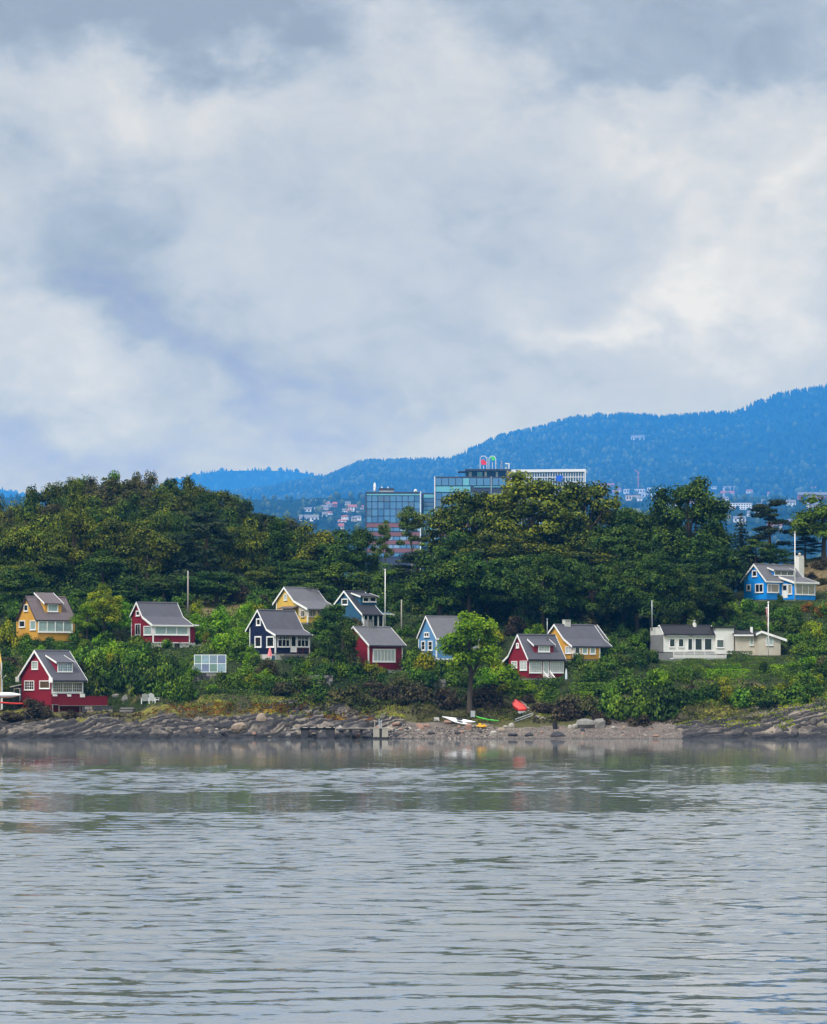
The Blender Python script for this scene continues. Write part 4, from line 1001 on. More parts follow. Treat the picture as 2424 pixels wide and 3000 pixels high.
def unit(rs, n, zmin=-1):
    d = rs.normal(size=(n * 3, 3)); d /= np.linalg.norm(d, axis=1, keepdims=True); d = d[d[:, 2] > zmin]; return d[:n]
def blobs(rs, C_, Rb, per, leaf, flat=.62, up=.3, hollow=.74, tv=.5):
    out = []
    for c, r in zip(C_, Rb):
        n = max(8, int(per * rs.uniform(.7, 1.3))); d = unit(rs, n, -.75); n = len(d)
        k = rs.uniform(hollow, 1.1, n)[:, None]
        # ragged: push in and out by a few lobes
        lob = 1 + .22 * np.sin(d[:, :1] * 5 + c[0] * 3) * np.sin(d[:, 1:2] * 5 + c[1] * 3)
        P = c + d * k * lob * r * np.array([1, 1, flat])
        Nn = d * .65 + np.array([0, 0, up]) + rs.normal(size=(n, 3)) * .34
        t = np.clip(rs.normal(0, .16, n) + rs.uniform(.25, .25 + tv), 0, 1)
        out.append(cards(P, Nn, leaf * rs.uniform(.6, 1.35, n), t, rs))
        ni = max(3, n // 9); di = unit(rs, ni); ni = len(di)      # big darker leaves added inside to block light and deepen the gaps
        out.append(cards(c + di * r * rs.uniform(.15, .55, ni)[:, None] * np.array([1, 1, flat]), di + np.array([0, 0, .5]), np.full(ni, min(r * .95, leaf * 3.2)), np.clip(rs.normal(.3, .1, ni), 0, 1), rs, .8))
    return out
def tmpl_broad(seed, H, rx, cz, rz, nb, per, leaf, br=(.24, .40), limb=5, mat=F_OLIVE, bark=BARK, tr=.3, shape=1.0, flat=.62):
    rs = np.random.RandomState(seed); d = unit(rs, nb, -.8); rr = rs.uniform(.30, .80, len(d)) ** .75
    C_ = d * rr[:, None] * np.array([rx, rx, rz]) + np.array([0, 0, cz])
    w = 1 - shape * .25 * np.clip((C_[:, 2] - cz) / rz, -1, 1); C_[:, :2] *= w[:, None]
    Rb = rx * rs.uniform(*br, len(d))
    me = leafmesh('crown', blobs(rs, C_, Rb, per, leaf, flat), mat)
    m = MB(); m.tube([(0, 0, -.6), (.05, 0, H * .12), (-.1, .1, H * .35), (.1, 0, H * .6), (.1, .1, H * .8)], [tr * 1.4, tr, tr * .8, tr * .5, tr * .15], 8)
    for c in C_[rs.choice(len(C_), min(limb, len(C_)), False)]:
        z0 = H * rs.uniform(.25, .5); m.tube([(0, 0, z0), tuple(c * .55 + np.array([0, 0, z0 * .5])), tuple(c)], [tr * .45, tr * .25, tr * .06], 5)
    return me, m.mesh('trunk', bark), H, rx
def tmpl_pine(seed, H, rx, nb, per, leaf, lo=.4, mat=F_PINE, bark=BARKP):
    rs = np.random.RandomState(seed); C_ = []; Rb = []; m = MB()
    m.tube([(0, 0, -.6), (.1, 0, H * .3), (-.05, .05, H * .65), (.05, 0, H * .97)], [.26, .21, .15, .04], 7)
    for k in range(nb):
        f = lo + (1 - lo) * (k + rs.rand()) / nb; a = rs.rand() * 6.28
        reach = rx * (.35 + .65 * math.sin(math.pi * min(1, (f - lo) / (1 - lo) * .8 + .25))) * rs.uniform(.35, 1)
        c = np.array([math.cos(a) * reach, math.sin(a) * reach, H * f + .1 * reach]); C_.append(c); Rb.append(rx * rs.uniform(.25, .42))
        m.tube([(0, 0, H * f - .35), tuple(c)], [.07, .025], 4)
    return leafmesh('crown', blobs(rs, np.array(C_), np.array(Rb), per, leaf, .36, .25), mat), m.mesh('trunk', bark), H, rx
def tmpl_spruce(seed, H, rx, levels, leaf, mat=F_PINE):
    rs = np.random.RandomState(seed); out = []
    for i in range(levels):
        f = i / levels; z = H * (.06 + .93 * f); r = rx * (1 - f) ** .85 + .12; nbr = max(4, int(9 * (1 - f) + 4)); off = rs.rand() * 6
        for j in range(nbr):
            a = off + j * 6.28 / nbr + rs.normal(0, .15); L = r * rs.uniform(.75, 1.12); n = max(5, int(L * 13)); t = rs.rand(n) ** .7
            P = np.stack([np.cos(a) * L * t, np.sin(a) * L * t, z - .34 * L * t + rs.normal(0, .08, n)], 1) + rs.normal(0, .10 + .12 * (1 - f), (n, 3)) * np.array([1, 1, .4])
            out.append(cards(P, np.array([[0, 0, 1.0]]) + rs.normal(0, .45, (n, 3)), leaf * rs.uniform(.7, 1.3, n), np.clip(rs.normal(.45, .2, n), 0, 1), rs, .5))
    m = MB(); m.tube([(0, 0, -.6), (0, 0, H * .5), (0, 0, H)], [.22, .12, .02], 6)
    return leafmesh('crown', out, mat), m.mesh('trunk', BARK), H, rx
def ext(me):
    V = np.empty(len(me.vertices) * 3, np.float32); me.vertices.foreach_get('co', V); V = V.reshape(-1, 3)
    return float(np.percentile(V[:, 2], 99.7)), float(np.percentile(np.hypot(V[:, 0], V[:, 1]), 97))
def tmpl_bare(seed, H, n=9):
    rs = np.random.RandomState(seed); m = MB(); m.tube([(0, 0, -.5), (.05, 0, H * .4), (0, .05, H)], [.16, .1, .015], 6); t = MB()
    for k in range(n):
        z = H * rs.uniform(.3, .85); a = rs.rand() * 6.28; L = H * rs.uniform(.2, .4) * (1.15 - z / H)
        e = Vector((math.cos(a) * L, math.sin(a) * L, z + L * rs.uniform(.5, 1.1))); t.tube([(0, 0, z), tuple(e)], [.05, .012], 4)
        for j in range(4):
            q = Vector((0, 0, z)).lerp(e, rs.uniform(.4, 1)); t.tube([tuple(q), tuple(q + Vector(rs.normal(0, .22 * L, 3)) + Vector((0, 0, .2 * L)))], [.022, .008], 3)
    return t.mesh('twigs', BARKG), m.mesh('trunk', BARKG), H, H * .35
BROAD = [tmpl_broad(100 + i, 12, 4.6, 6.7, 5.1, 34, 165, .34) for i in range(6)]
BIG = [tmpl_broad(200 + i, 17, 7.0, 8.7, 8.0, 78, 165, .37, br=(.16, .28), limb=12, mat=F_MAPLE, tr=.42, shape=.8) for i in range(4)]
LIGHT = [tmpl_broad(300 + i, 13, 2.6, 8.4, 5.0, 22, 120, .30, br=(.22, .42), mat=F_LIGHT, bark=BARKG, tr=.16, shape=1.6) for i in range(3)]
SMALL = [tmpl_broad(400 + i, 11, 3.3, 7.0, 3.9, 52, 140, .28, br=(.22, .36), limb=9, mat=F_BRIGHT, tr=.26, shape=.5) for i in range(2)]
PINE = [tmpl_pine(500 + i, 14, 3.2, 24, 140, .32, .42) for i in range(3)]
PINED = [tmpl_pine(520 + i, 13, 3.8, 34, 140, .33, .22) for i in range(2)]
SPRUCE = [tmpl_spruce(600 + i, 12, 2.6, 22, .42) for i in range(2)]
BARE = [tmpl_bare(650 + i, 9) for i in range(2)]
BROAD, BIG, LIGHT, SMALL, PINE, PINED, SPRUCE = [[(c, t, *ext(c)) for c, t, H, r in L_] for L_ in (BROAD, BIG, LIGHT, SMALL, PINE, PINED, SPRUCE)]
KIND = {'broad': ('broadleaf_tree', BROAD), 'maple': ('maple_tree', BIG), 'light': ('birch_tree', LIGHT), 'small': ('ash_tree', SMALL),
        'pine': ('pine_tree', PINE), 'dpine': ('pine_tree', PINED), 'spruce': ('spruce_tree', SPRUCE), 'bare': ('bare_tree', BARE)}
_cnt = {}
def tree(kind, px, Y, top, wpx, mat=None, label=None, group=None, z=None, v=None):
    name, T = KIND[kind]; i = _cnt.get(kind, 0); _cnt[kind] = i + 1; crown, trunk, H, rx = T[i % len(T) if v is None else v]
    x = X(px, Y); zg = float(land_z(x, Y)) if z is None else z; h = Z(top, Y) - zg
    o = empty(name, (x, Y, zg), rnd.uniform(0, 6.28), label, 'tree', group)
    s = max(.25, h / H); w = wpx / F * Y / (2 * rx)
    o.scale = (w, w, s)
    a = link('trunk', trunk, o); a = link('twigs' if kind == 'bare' else 'crown', crown, o)
    if mat and kind != 'bare':
        a.material_slots[0].link = 'OBJECT'; a.material_slots[0].material = mat
    return o
def env(px, pts): return float(np.interp(px, [p[0] for p in pts], [p[1] for p in pts]))
CREST = [(-60, 1470), (0, 1458), (60, 1440), (130, 1420), (200, 1404), (330, 1380), (390, 1384), (455, 1386), (520, 1398), (620, 1420), (690, 1452), (740, 1486), (850, 1516), (890, 1546), (1000, 1580)]
# the wood on the hill behind the cabins
hues = [(F_OLIVE, 'olive green'), (F_DULL, 'brownish'), (F_DARK, 'dark green'), (F_WARM, 'yellowing'), (F_GREEN, 'fresh green')]
NAMED = []
for Y, wts, what in ((598, (3, 3, 1, 1, 2), 'crest'), (580, (4, 4, 2, 1, 1), 'crest'), (560, (4, 4, 3, 1, 1), 'upper slope'), (538, (3, 4, 4, 1, 0), 'upper slope'), (518, (3, 3, 5, 1, 0), 'middle slope'), (503, (3, 2, 5, 1, 0), 'middle slope')):
    px = -70 + rnd.uniform(0, 40)
    while px < 960:
        m, hue = rnd.choices(hues, wts)[0]
        zg = float(land_z(X(px, Y), Y)); hgt = rnd.uniform(8.5, 11.5) if Y > 530 else rnd.uniform(9, 12)
        if 600 < px < 760 and Y < 570: m, hue = F_DARK, 'dark green'
        top = max(PY(zg + hgt, Y), env(px, CREST) + rnd.choice([0, 3, 9, 16, 26]) + (8 if Y < 570 else 0))
        if Y >= 580: top = env(px, CREST) + rnd.choice([0, 4, 10, 18])
        w = rnd.uniform(95, 150)
        if px > 700 and rnd.random() < .5:
            tree('dpine', px, Y, top, 110, F_PINE, f'dark pine on the {what} of the hill', f'pines on the {what} of the hill')
        else:
            tree('broad', px, Y, top, w, m, f'{hue} tree on the {what} of the hill', f'{hue} trees on the {what} of the hill')
        px += rnd.uniform(58, 84)
# named trees of the wood's front rows
FR = 'trees along the front edge of the wood'
for k, px, Y, top, w, m, lab in (
    ('broad', 10, 486, 1535, 150, F_OLIVE, 'olive tree at the wood edge farthest up behind the ochre cabin'),
    ('broad', 105, 488, 1500, 175, F_WARM, 'yellowing tree rising over the ochre cabin'),
    ('broad', 215, 486, 1492, 180, F_WARM, 'widest yellowing tree in the wood between ochre and swept roof cabins'),
    ('broad', 330, 489, 1520, 170, F_OLIVE, 'olive tree behind the light green bush by the ochre cabin'),
    ('broad', 430, 484, 1545, 180, F_OLIVE, 'olive tree above the swept roof red cabin'),
    ('broad', 300, 480, 1610, 160, F_DARK, 'dark low tree in the shade above the ochre cabin bushes'),
    ('broad', 170, 480, 1620, 150, F_DARK, 'dark low tree just behind the ochre cabin ridge'),
    ('broad', 60, 478, 1640, 140, F_OLIVE, 'short olive tree beside the bare tree'),
    ('broad', 520, 488, 1560, 150, F_DARK, 'dark tree next to the big pine'),
    ('dpine', 605, 484, 1500, 190, F_PINE, 'big dark pine with reddish trunk above the tan clearing'),
    ('broad', 690, 488, 1545, 130, F_OLIVE, 'olive tree beside the big pine above the clearing'),
    ('broad', 750, 490, 1518, 150, F_WARM, 'yellowing tree above the round green bush'),
    ('broad', 835, 489, 1520, 160, F_DARK, 'dark green tree over the yellow cabin roof'),
    ('broad', 915, 488, 1532, 170, F_WARM, 'yellow topped tree between the yellow and steel blue cabins'),
    ('broad', 1000, 486, 1552, 160, F_DARK, 'dark tree over the steel blue cabin'),
    ('broad', 1062, 488, 1545, 110, F_DARK, 'dark tree against the brick banded office floors'),
    ('broad', 880, 478, 1640, 170, F_DARK, 'low dark tree directly behind the yellow cabin ridge'),
    ('broad', 990, 477, 1650, 180, F_GREEN, 'low green tree directly behind the steel blue cabin'),
    ('broad', 770, 478, 1660, 130, F_OLIVE, 'low olive tree behind the yellow cabin gable'),
    ('light', 1130, 492, 1524, 60, F_LIGHT, 'slender pale tree in front of the office brick bands'),
    ('light', 1206, 494, 1484, 100, F_LIGHT, 'tall loose pale green tree in front of the glass link'),
    ('light', 1236, 490, 1590, 70, F_GREEN, 'green loose tree leaning on the tall pale one'),
    ('broad', 1150, 482, 1650, 120, F_GREEN, 'bright low tree behind the white flagpole'),
    ('dpine', 1225, 480, 1615, 170, F_PINE, 'dark pine between flagpole and maples'),
    ('dpine', 1295, 478, 1640, 190, F_PINE, 'wide dark pine over the light blue cabin'),
    ('dpine', 1345, 474, 1705, 180, F_PINE, 'lowest dark pine just above the light blue cabin roof'),
    ('broad', 1195, 474, 1700, 120, F_DARK, 'dark low tree behind the grey post'),
    ('maple', 1390, 482, 1440, 280, F_MAPLE, 'great dark maple at the office end of the grove'),
    ('maple', 1560, 484, 1390, 380, F_WARM, 'greatest maple of the grove with yellowing dome under the white office'),
    ('maple', 1715, 483, 1414, 280, F_MAPLE, 'broad olive maple at the white office corner'),
    ('maple', 1345, 472, 1560, 200, F_DARK, 'dark maple bough low over the bright ash tree'),
    ('maple', 1480, 470, 1560, 290, F_MAPLE, 'front maple of the grove above the lattice window cabin'),
    ('maple', 1650, 469, 1590, 300, F_MAPLE, 'front maple of the grove above the amber cabin'),
    ('maple', 1790, 472, 1540, 230, F_DARK, 'dark maple between the amber cabin and bungalow'),
    ('maple', 1850, 482, 1490, 200, F_DARK, 'dark maple below the orange crane'),
    ('maple', 1925, 480, 1500, 190, F_DARK, 'dark maple behind the pale hidden cabin'),
    ('maple', 2020, 478, 1402, 270, F_DARK, 'tallest domed tree of the grove beside the long white block'),
    ('maple', 1900, 468, 1620, 220, F_DARK, 'low dark tree shading the pale hidden cabin'),
    ('broad', 2030, 466, 1650, 190, F_DARK, 'low dark tree over the bungalow roof'),
    ('broad', 2105, 474, 1600, 170, F_DARK, 'dark tree stepping down towards the bright blue house'),
    ('broad', 2060, 474, 1560, 170, F_DARK, 'dark mid tree under the tallest dome'),
    ('spruce', 1806, 500, 1430, 90, F_GREEN, 'pale pointed spruce peeping between maples under the crane'),
    ('spruce', 2172, 492, 1508, 130, F_PINE, 'pointed dark spruce above the bright blue house'),
    ('dpine', 2215, 488, 1580, 120, F_DARK, 'dark rounded pine behind the bright blue house ridge'),
    ('pine', 2256, 492, 1464, 170, F_PINE, 'thin open pine against the town above the bright blue house'),
    ('broad', 2275, 490, 1595, 110, F_DARK, 'green tree at the foot of the thin pine'),
    ('broad', 2415, 488, 1450, 200, F_GREEN, 'green bushy tree cut by the picture edge above the white chimney'),
    ('dpine', 2360, 492, 1600, 110, F_PINE, 'small dark pine behind the white chimney')):
    tree(k, px, Y, top, w, m, lab, FR)
tree('bare', 455, 592, 1374, 60, None, 'leafless twiggy tree on the hill crest', None); tree('bare', 38, 474, 1665, 70, None, 'dead grey tree beside the ochre cabin', None)
tree('bare', 165, 600, 1398, 80, None, 'second leafless tree lower on the hill crest', None)
# trees among the cabins
def gtree(kind, px, base, top, w, m, lab, v=None):
    x, y, z = ground(px, base, fn=land_z); return tree(kind, px, y, top, w, m, lab, z=z, v=v)
gtree('small', 1378, 2088, 1796, 178, F_BRIGHT, 'bright green ash tree standing before the light blue cabin', 0)
gtree('small', 978, 1945, 1772, 135, F_DARK, 'dark round tree between the yellow and steel blue cabins', 1)
gtree('broad', 305, 1872, 1712, 115, F_YG, 'yellow green tree between the ochre and swept roof cabins', 2)
gtree('broad', 255, 1880, 1770, 90, F_BRIGHT, 'light green young tree beside the ochre cabin')
gtree('broad', 350, 1880, 1760, 80, F_BRIGHT, 'light green young tree beside the swept roof gable')
tree('broad', 1003, H7.Y - 2.2, 1818, 100, F_DARK, 'dark tree against the gable of the six pane cabin')
gtree('broad', 2228, 1680, 1590, 110, F_YG, 'yellow feathery tree above the bright blue house', 1)

# ---------------- shrubs
def tmpl_shrub(seed, nb, per, leaf, spread=.75, flat=.8):
    rs = np.random.RandomState(seed); d = unit(rs, nb, .0); C_ = d * rs.uniform(.25, spread, len(d))[:, None] * np.array([1.0, 1.0, .9]) + np.array([0, 0, .18])
    Rb = rs.uniform(.28, .46, len(d)); return leafmesh('shrub', blobs(rs, C_, Rb, per, leaf, flat, .45, .6), F_GREEN)
SHR = [tmpl_shrub(700 + i, 13 + i % 3, 115, .135) for i in range(6)]
COLS = {'g': (F_GREEN, 'green'), 'dk': (F_DARK, 'dark green'), 'bg': (F_BRIGHT, 'bright green'), 'yg': (F_YG, 'yellow green'), 'br': (F_BROWN, 'brown'),
        'du': (F_DULL, 'dull olive'), 'or': (F_RUST, 'rusty'), 'rd': (F_RED, 'dark red'), 'lt': (F_LIGHT, 'pale green')}
NAMES = [(H1, 'the shore cabin'), (H2, 'the ochre cabin'), (H3, 'the swept roof red cabin'), (H4, 'the navy cabin'), (H5, 'the yellow cabin'), (H6, 'the steel blue cabin'),
         (H7, 'the six pane red cabin'), (H8, 'the light blue cabin'), (H9, 'the lattice window cabin'), (H10, 'the amber cabin'), (H11, 'the white bungalow'), (H12, 'the cream annex'), (H13, 'the bright blue house')]
def where(px, row):
    h, n = min(NAMES, key=lambda q: (q[0].cx - px) ** 2 + (q[0].base - row) ** 2)
    dx, dy = px - h.cx, row - h.base
    return ('below ' if dy > 35 and dy > abs(dx) * .5 else 'above ' if dy < -35 and -dy > abs(dx) * .5 else 'beside ') + n
nsh = [0]
def shrub(px, base, hp, wp, c, label=None, y=None):
    sh = 0 if y else wp / F * 425 * .32
    if y is None: x, y, z = ground(px, base, fn=land_z)
    else: x = X(px, y); z = float(land_z(x, y))
    m, cn = COLS[c]; me = SHR[nsh[0] % len(SHR)]; nsh[0] += 1
    o = link('shrub', me); k = y / F; o.location = (x, y + sh, z - .1); o.rotation_euler = (0, 0, rnd.uniform(0, 6.28))
    w = wp * k / 2.1; o.scale = (w, w * rnd.uniform(.8, 1.1), hp * k / 1.32)
    o.material_slots[0].link = 'OBJECT'; o.material_slots[0].material = m
    size = 'tall' if hp > 80 else 'low' if hp < 45 else 'rounded'
    lab = label or f'{size} {cn} shrub {where(px, base)}'
    tag(o, lab, 'shrub', None if label else lab.replace('shrub', 'shrubs')); return o
for q in ((20, 1905, 115, 90, 'yg'), (70, 1900, 60, 80, 'g'), (105, 1915, 62, 100, 'dk'), (165, 1900, 34, 70, 'g'), (235, 1905, 50, 80, 'g'), (20, 1960, 50, 90, 'br'),
    (285, 2052, 150, 120, 'dk'), (355, 2048, 160, 130, 'dk'), (425, 2045, 150, 130, 'dk'), (490, 2052, 150, 110, 'g'), (545, 2060, 120, 95, 'g'), (265, 1970, 105, 110, 'g'),
    (330, 1950, 95, 130, 'bg'), (410, 1955, 90, 110, 'g'), (475, 1968, 85, 100, 'dk'), (225, 1950, 70, 80, 'bg'), (530, 1980, 70, 70, 'dk'), (400, 1905, 60, 80, 'g'), (300, 1900, 60, 90, 'bg'), (455, 1925, 40, 60, 'dk'),
    (60, 2075, 50, 70, 'br'), (95, 2100, 75, 100, 'br'), (25, 2112, 42, 90, 'br'), (135, 2105, 55, 60, 'br'), (205, 2108, 40, 60, 'br'),
    (600, 1875, 70, 95, 'bg'), (655, 1905, 85, 110, 'bg'), (700, 1940, 85, 95, 'g'), (630, 1935, 30, 60, 'g'), (700, 1860, 70, 75, 'g'), (575, 1845, 55, 60, 'bg'), (575, 1805, 65, 60, 'yg'), (610, 1840, 60, 70, 'g'),
    (655, 2010, 55, 80, 'dk'), (690, 2025, 75, 85, 'g'), (735, 2020, 65, 65, 'yg'), (780, 2005, 60, 80, 'bg'), (840, 2040, 95, 120, 'dk'), (800, 2040, 80, 90, 'dk'), (895, 1985, 68, 70, 'bg'), (745, 1960, 60, 60, 'dk'), (720, 1985, 60, 70, 'g'),
    (700, 1768, 75, 100, 'br'), (737, 1806, 60, 90, 'yg'), (715, 1812, 30, 45, 'rd'), (665, 1765, 50, 70, 'br'),
    (950, 1990, 68, 120, 'dk'), (1030, 1992, 75, 110, 'dk'), (925, 2060, 78, 130, 'dk'), (1020, 2066, 80, 140, 'du'), (1130, 2060, 90, 130, 'br'), (1215, 2075, 100, 140, 'br'), (1300, 2085, 100, 120, 'br'), (1430, 2085, 110, 120, 'br'), (1180, 2030, 60, 100, 'du'), (1090, 2025, 45, 90, 'br'),
    (860, 1950, 40, 80, 'dk'), (935, 1925, 40, 70, 'g'), (930, 1840, 55, 60, 'yg'), (985, 1835, 35, 50, 'du'), (1040, 1845, 50, 70, 'du'), (1110, 1840, 40, 60, 'yg'), (1090, 1850, 30, 50, 'g'),
     (1110, 1990, 30, 50, 'du'), (1205, 1965, 85, 90, 'g'), (1245, 1972, 90, 105, 'yg'), (1295, 1985, 62, 90, 'g'), (1330, 2010, 70, 90, 'g'), (1410, 1990, 60, 80, 'bg'), (1420, 1945, 90, 80, 'yg'), (1395, 2020, 60, 80, 'g'),
    (1480, 2015, 95, 120, 'bg'), (1540, 2040, 65, 120, 'bg'), (1440, 2020, 85, 100, 'bg'), (1600, 2055, 45, 110, 'bg'), (1460, 1975, 60, 70, 'yg'), (1500, 1990, 40, 70, 'bg'), (1400, 2060, 60, 90, 'du'),
    (1660, 2112, 92, 150, 'br'), (1720, 2105, 90, 110, 'du'), (1590, 2095, 60, 90, 'br'), (1545, 2062, 40, 70, 'br'),
    (1692, 1958, 62, 62, 'dk'), (1735, 1965, 42, 80, 'g'), (1790, 1965, 62, 90, 'g'), (1770, 1985, 40, 70, 'yg'), (1830, 1960, 70, 80, 'dk'), (1880, 1950, 70, 80, 'dk'), (1915, 1945, 60, 60, 'dk'),
    (1800, 2112, 120, 130, 'g'), (1870, 2118, 140, 150, 'g'), (1945, 2116, 150, 150, 'dk'), (1995, 2085, 115, 120, 'dk'), (1840, 2040, 85, 120, 'g'), (1925, 2020, 85, 120, 'bg'), (1785, 2045, 60, 90, 'g'), (1760, 2128, 60, 90, 'br'), (1880, 2130, 50, 90, 'br'), (2000, 2000, 55, 90, 'g'),
    (2085, 2050, 65, 100, 'dk'), (2135, 2062, 75, 100, 'yg'), (2185, 2072, 75, 130, 'g'), (2250, 2075, 80, 140, 'dk'), (2320, 2060, 70, 130, 'g'), (2345, 2020, 60, 90, 'yg'), (2395, 2012, 50, 70, 'yg'), (2120, 2010, 40, 70, 'yg'), (2230, 2050, 60, 90, 'yg'), (2290, 2030, 40, 80, 'yg'),
    (2310, 1965, 35, 120, 'bg'), (2385, 1955, 55, 95, 'bg'), (2400, 1985, 40, 80, 'g'),
    (2190, 1795, 60, 85, 'g'), (2150, 1810, 70, 85, 'g'), (2240, 1800, 45, 75, 'dk'), (2286, 1768, 42, 36, 'dk'), (2300, 1800, 40, 70, 'g'), (2372, 1795, 42, 62, 'or'), (2350, 1668, 40, 70, 'du'), (2405, 1672, 44, 80, 'br'), (2312, 1672, 34, 60, 'du'), (2378, 1700, 34, 60, 'br'), (2418, 1715, 40, 60, 'du'), (2412, 1810, 55, 75, 'or'), (2100, 1815, 80, 110, 'g'), (2050, 1825, 85, 110, 'br'), (1985, 1825, 95, 100, 'g'), (2010, 1780, 80, 90, 'br'), (2110, 1760, 70, 90, 'dk'), (1960, 1790, 60, 80, 'bg'),
    (2380, 1880, 85, 100, 'yg'), (2335, 1860, 75, 85, 'dk'), (2405, 1930, 85, 95, 'g'), (2290, 1850, 60, 80, 'dk'), (2240, 1850, 50, 70, 'g'), (2330, 1810, 50, 70, 'g'), (2200, 1840, 40, 60, 'dk'), (2350, 1920, 60, 70, 'g')):
    shrub(*q)
for q in ((1036, 1960, 92, 74, 'du'), (1082, 1968, 58, 66, 'yg'), (1008, 1975, 110, 90, 'g'), (1112, 1975, 34, 46, 'yg')): shrub(*q, y=H7.Y - 2.0)
shrub(2236, 1968, 46, 56, 'dk', 'round clipped nearly black bush at the foot of the pennant flagpole')
# fill between, keeping sight lines to the cabins free
PROT = [(h.cx - 85, h.base - 130, h.cx + 125, h.base - 22, h.Y) for h in (H2, H3, H4, H6, H7, H8, H9, H10)] + [(20, 1890, 330, 2062, H1.Y), (790, 1715, 990, 1822, H5.Y), (1900, 1815, 2310, 1935, H11.Y), (2165, 1640, 2424, 1760, H13.Y)]
OPEN = [(560, 1745, 705, 1805), (320, 2030, 480, 2075), (540, 1880, 675, 1985), (2020, 1930, 2330, 2040), (480, 2065, 2424, 2300), (0, 2070, 2424, 2300), (770, 1890, 830, 1950), (1580, 1940, 1680, 2020)]
for k in range(30):   # dark young trees under the grove and the wood
    px = 1300 + k * 40 if k < 20 else rnd.uniform(0, 1200); Y = rnd.uniform(445, 454) if k < 20 else rnd.uniform(462, 468)
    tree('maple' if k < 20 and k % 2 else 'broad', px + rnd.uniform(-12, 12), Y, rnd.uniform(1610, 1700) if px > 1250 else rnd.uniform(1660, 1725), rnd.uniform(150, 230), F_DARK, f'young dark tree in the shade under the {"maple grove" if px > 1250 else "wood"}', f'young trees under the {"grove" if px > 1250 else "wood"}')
n = 0; tries = 0
while n < 120 and tries < 6000:
    tries += 1; px = rnd.uniform(-20, 2440); Y = 411 + 66 * rnd.random() ** .8; x = X(px, Y); z = float(land_z(x, Y)); row = PY(z, Y)
    hp = rnd.uniform(30, 75); wp = hp * rnd.uniform(1.0, 1.6)
    if row > 2078 or row < 1700: continue
    if any(np.hypot(x - c[0], Y - c[1]) < c[2] * .95 + wp * Y / F * .4 for c in PADS): continue
    if any(a - wp / 2 < px < c + wp / 2 and row - hp < d and row > b and Y < yy + 2 for a, b, c, d, yy in PROT): continue
    if any(a < px < c and b < row < d for a, b, c, d in OPEN): continue
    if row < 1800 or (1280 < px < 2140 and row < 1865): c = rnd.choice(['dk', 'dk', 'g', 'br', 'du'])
    elif 540 < px < 730 or 1430 < px < 1620: c = rnd.choice(['bg', 'g', 'yg'])
    elif row > 2000: c = rnd.choice(['dk', 'br', 'du', 'g'])
    else: c = rnd.choice(['dk', 'g', 'g', 'bg', 'dk', 'du', 'yg'])
    shrub(px, row, hp, wp, c, y=Y); n += 1

# the rest of the thicket: bushes past counting, grown into one mass
def thicket(name, spots, mat, seed):
    rs = np.random.RandomState(seed); parts = []
    for x, y, z, w, h in spots:
        d = unit(rs, 9, .0); C_ = (d * rs.uniform(.25, .75, len(d))[:, None] * np.array([w, w, h * .9])) + np.array([x, y, z + h * .12])
        parts += blobs(rs, C_, w * rs.uniform(.32, .5, len(d)), 70, .20, min(1.0, .8 * h / w), .45, .6, .4)
    tag(link(name, leafmesh(name, parts, mat)), kind='stuff')
spots = {'a': [], 'b': [], 'c': [], 'd': []}; tries = 0
while sum(map(len, spots.values())) < 430 and tries < 9000:
    tries += 1; px = rnd.uniform(-20, 2440); Y = 411 + 62 * rnd.random() ** .85; x = X(px, Y); z = float(land_z(x, Y)); row = PY(z, Y); hp = rnd.uniform(24, 66); wp = hp * rnd.uniform(1.1, 1.7)
    if row > 2085 or row < 1690: continue
    if any(np.hypot(x - c[0], Y - c[1]) < c[2] * .72 + wp * Y / F * .3 for c in PADS): continue
    if any(a - wp / 2 < px < c + wp / 2 and row - hp < d and row > b and Y < yy + 2 for a, b, c, d, yy in PROT): continue
    if any(a < px < c and b < row < d for a, b, c, d in OPEN): continue
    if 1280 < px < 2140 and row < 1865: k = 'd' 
    else: k = 'c' if row > 2015 and 850 < px < 1560 else 'b' if (540 < px < 740 or 1420 < px < 1620) and rnd.random() < .7 else 'd' if rnd.random() < .55 else 'a'
    spots[k].append((x, Y, z - .1, wp * Y / F * .5, hp * Y / F))
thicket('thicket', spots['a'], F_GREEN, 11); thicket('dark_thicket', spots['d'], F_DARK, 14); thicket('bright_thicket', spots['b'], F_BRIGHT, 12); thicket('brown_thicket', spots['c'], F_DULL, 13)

def hedge(px0, px1, base, hp, m, label, dep=1.0):
    x0, y, z = ground((px0 + px1) / 2, base, fn=land_z); k = y / F; L = (px1 - px0) * k; H = hp * k; rs = np.random.RandomState(int(px0))
    n = int(L * 150); u = rs.uniform(-.5, .5, n); f = rs.rand(n)
    top = f < .45; P = np.stack([u * L, np.where(top, rs.uniform(-.5, .5, n) * dep, -.5 * dep), np.where(top, H, rs.rand(n) * H)], 1) + rs.normal(0, .05, (n, 3))
    back = f > .9; P[back, 1] = .5 * dep
    Nn = np.where(top[:, None], np.array([0, 0, 1.0]), np.array([0, -1.0, .3])) + rs.normal(0, .4, (n, 3))
    me = leafmesh('hedge', [cards(P, Nn, rs.uniform(.12, .26, n), np.clip(rs.normal(.5, .2, n), 0, 1), rs)], m)
    o = link('hedge', me); o.location = (x0, y, z); tag(o, label, 'hedge'); return o
hedge(1668, 1810, 2034, 32, F_GREEN, 'long clipped green hedge below the amber cabin', 1.4); hedge(1680, 1740, 1996, 26, F_GREEN, 'short clipped hedge beside the white upright board')
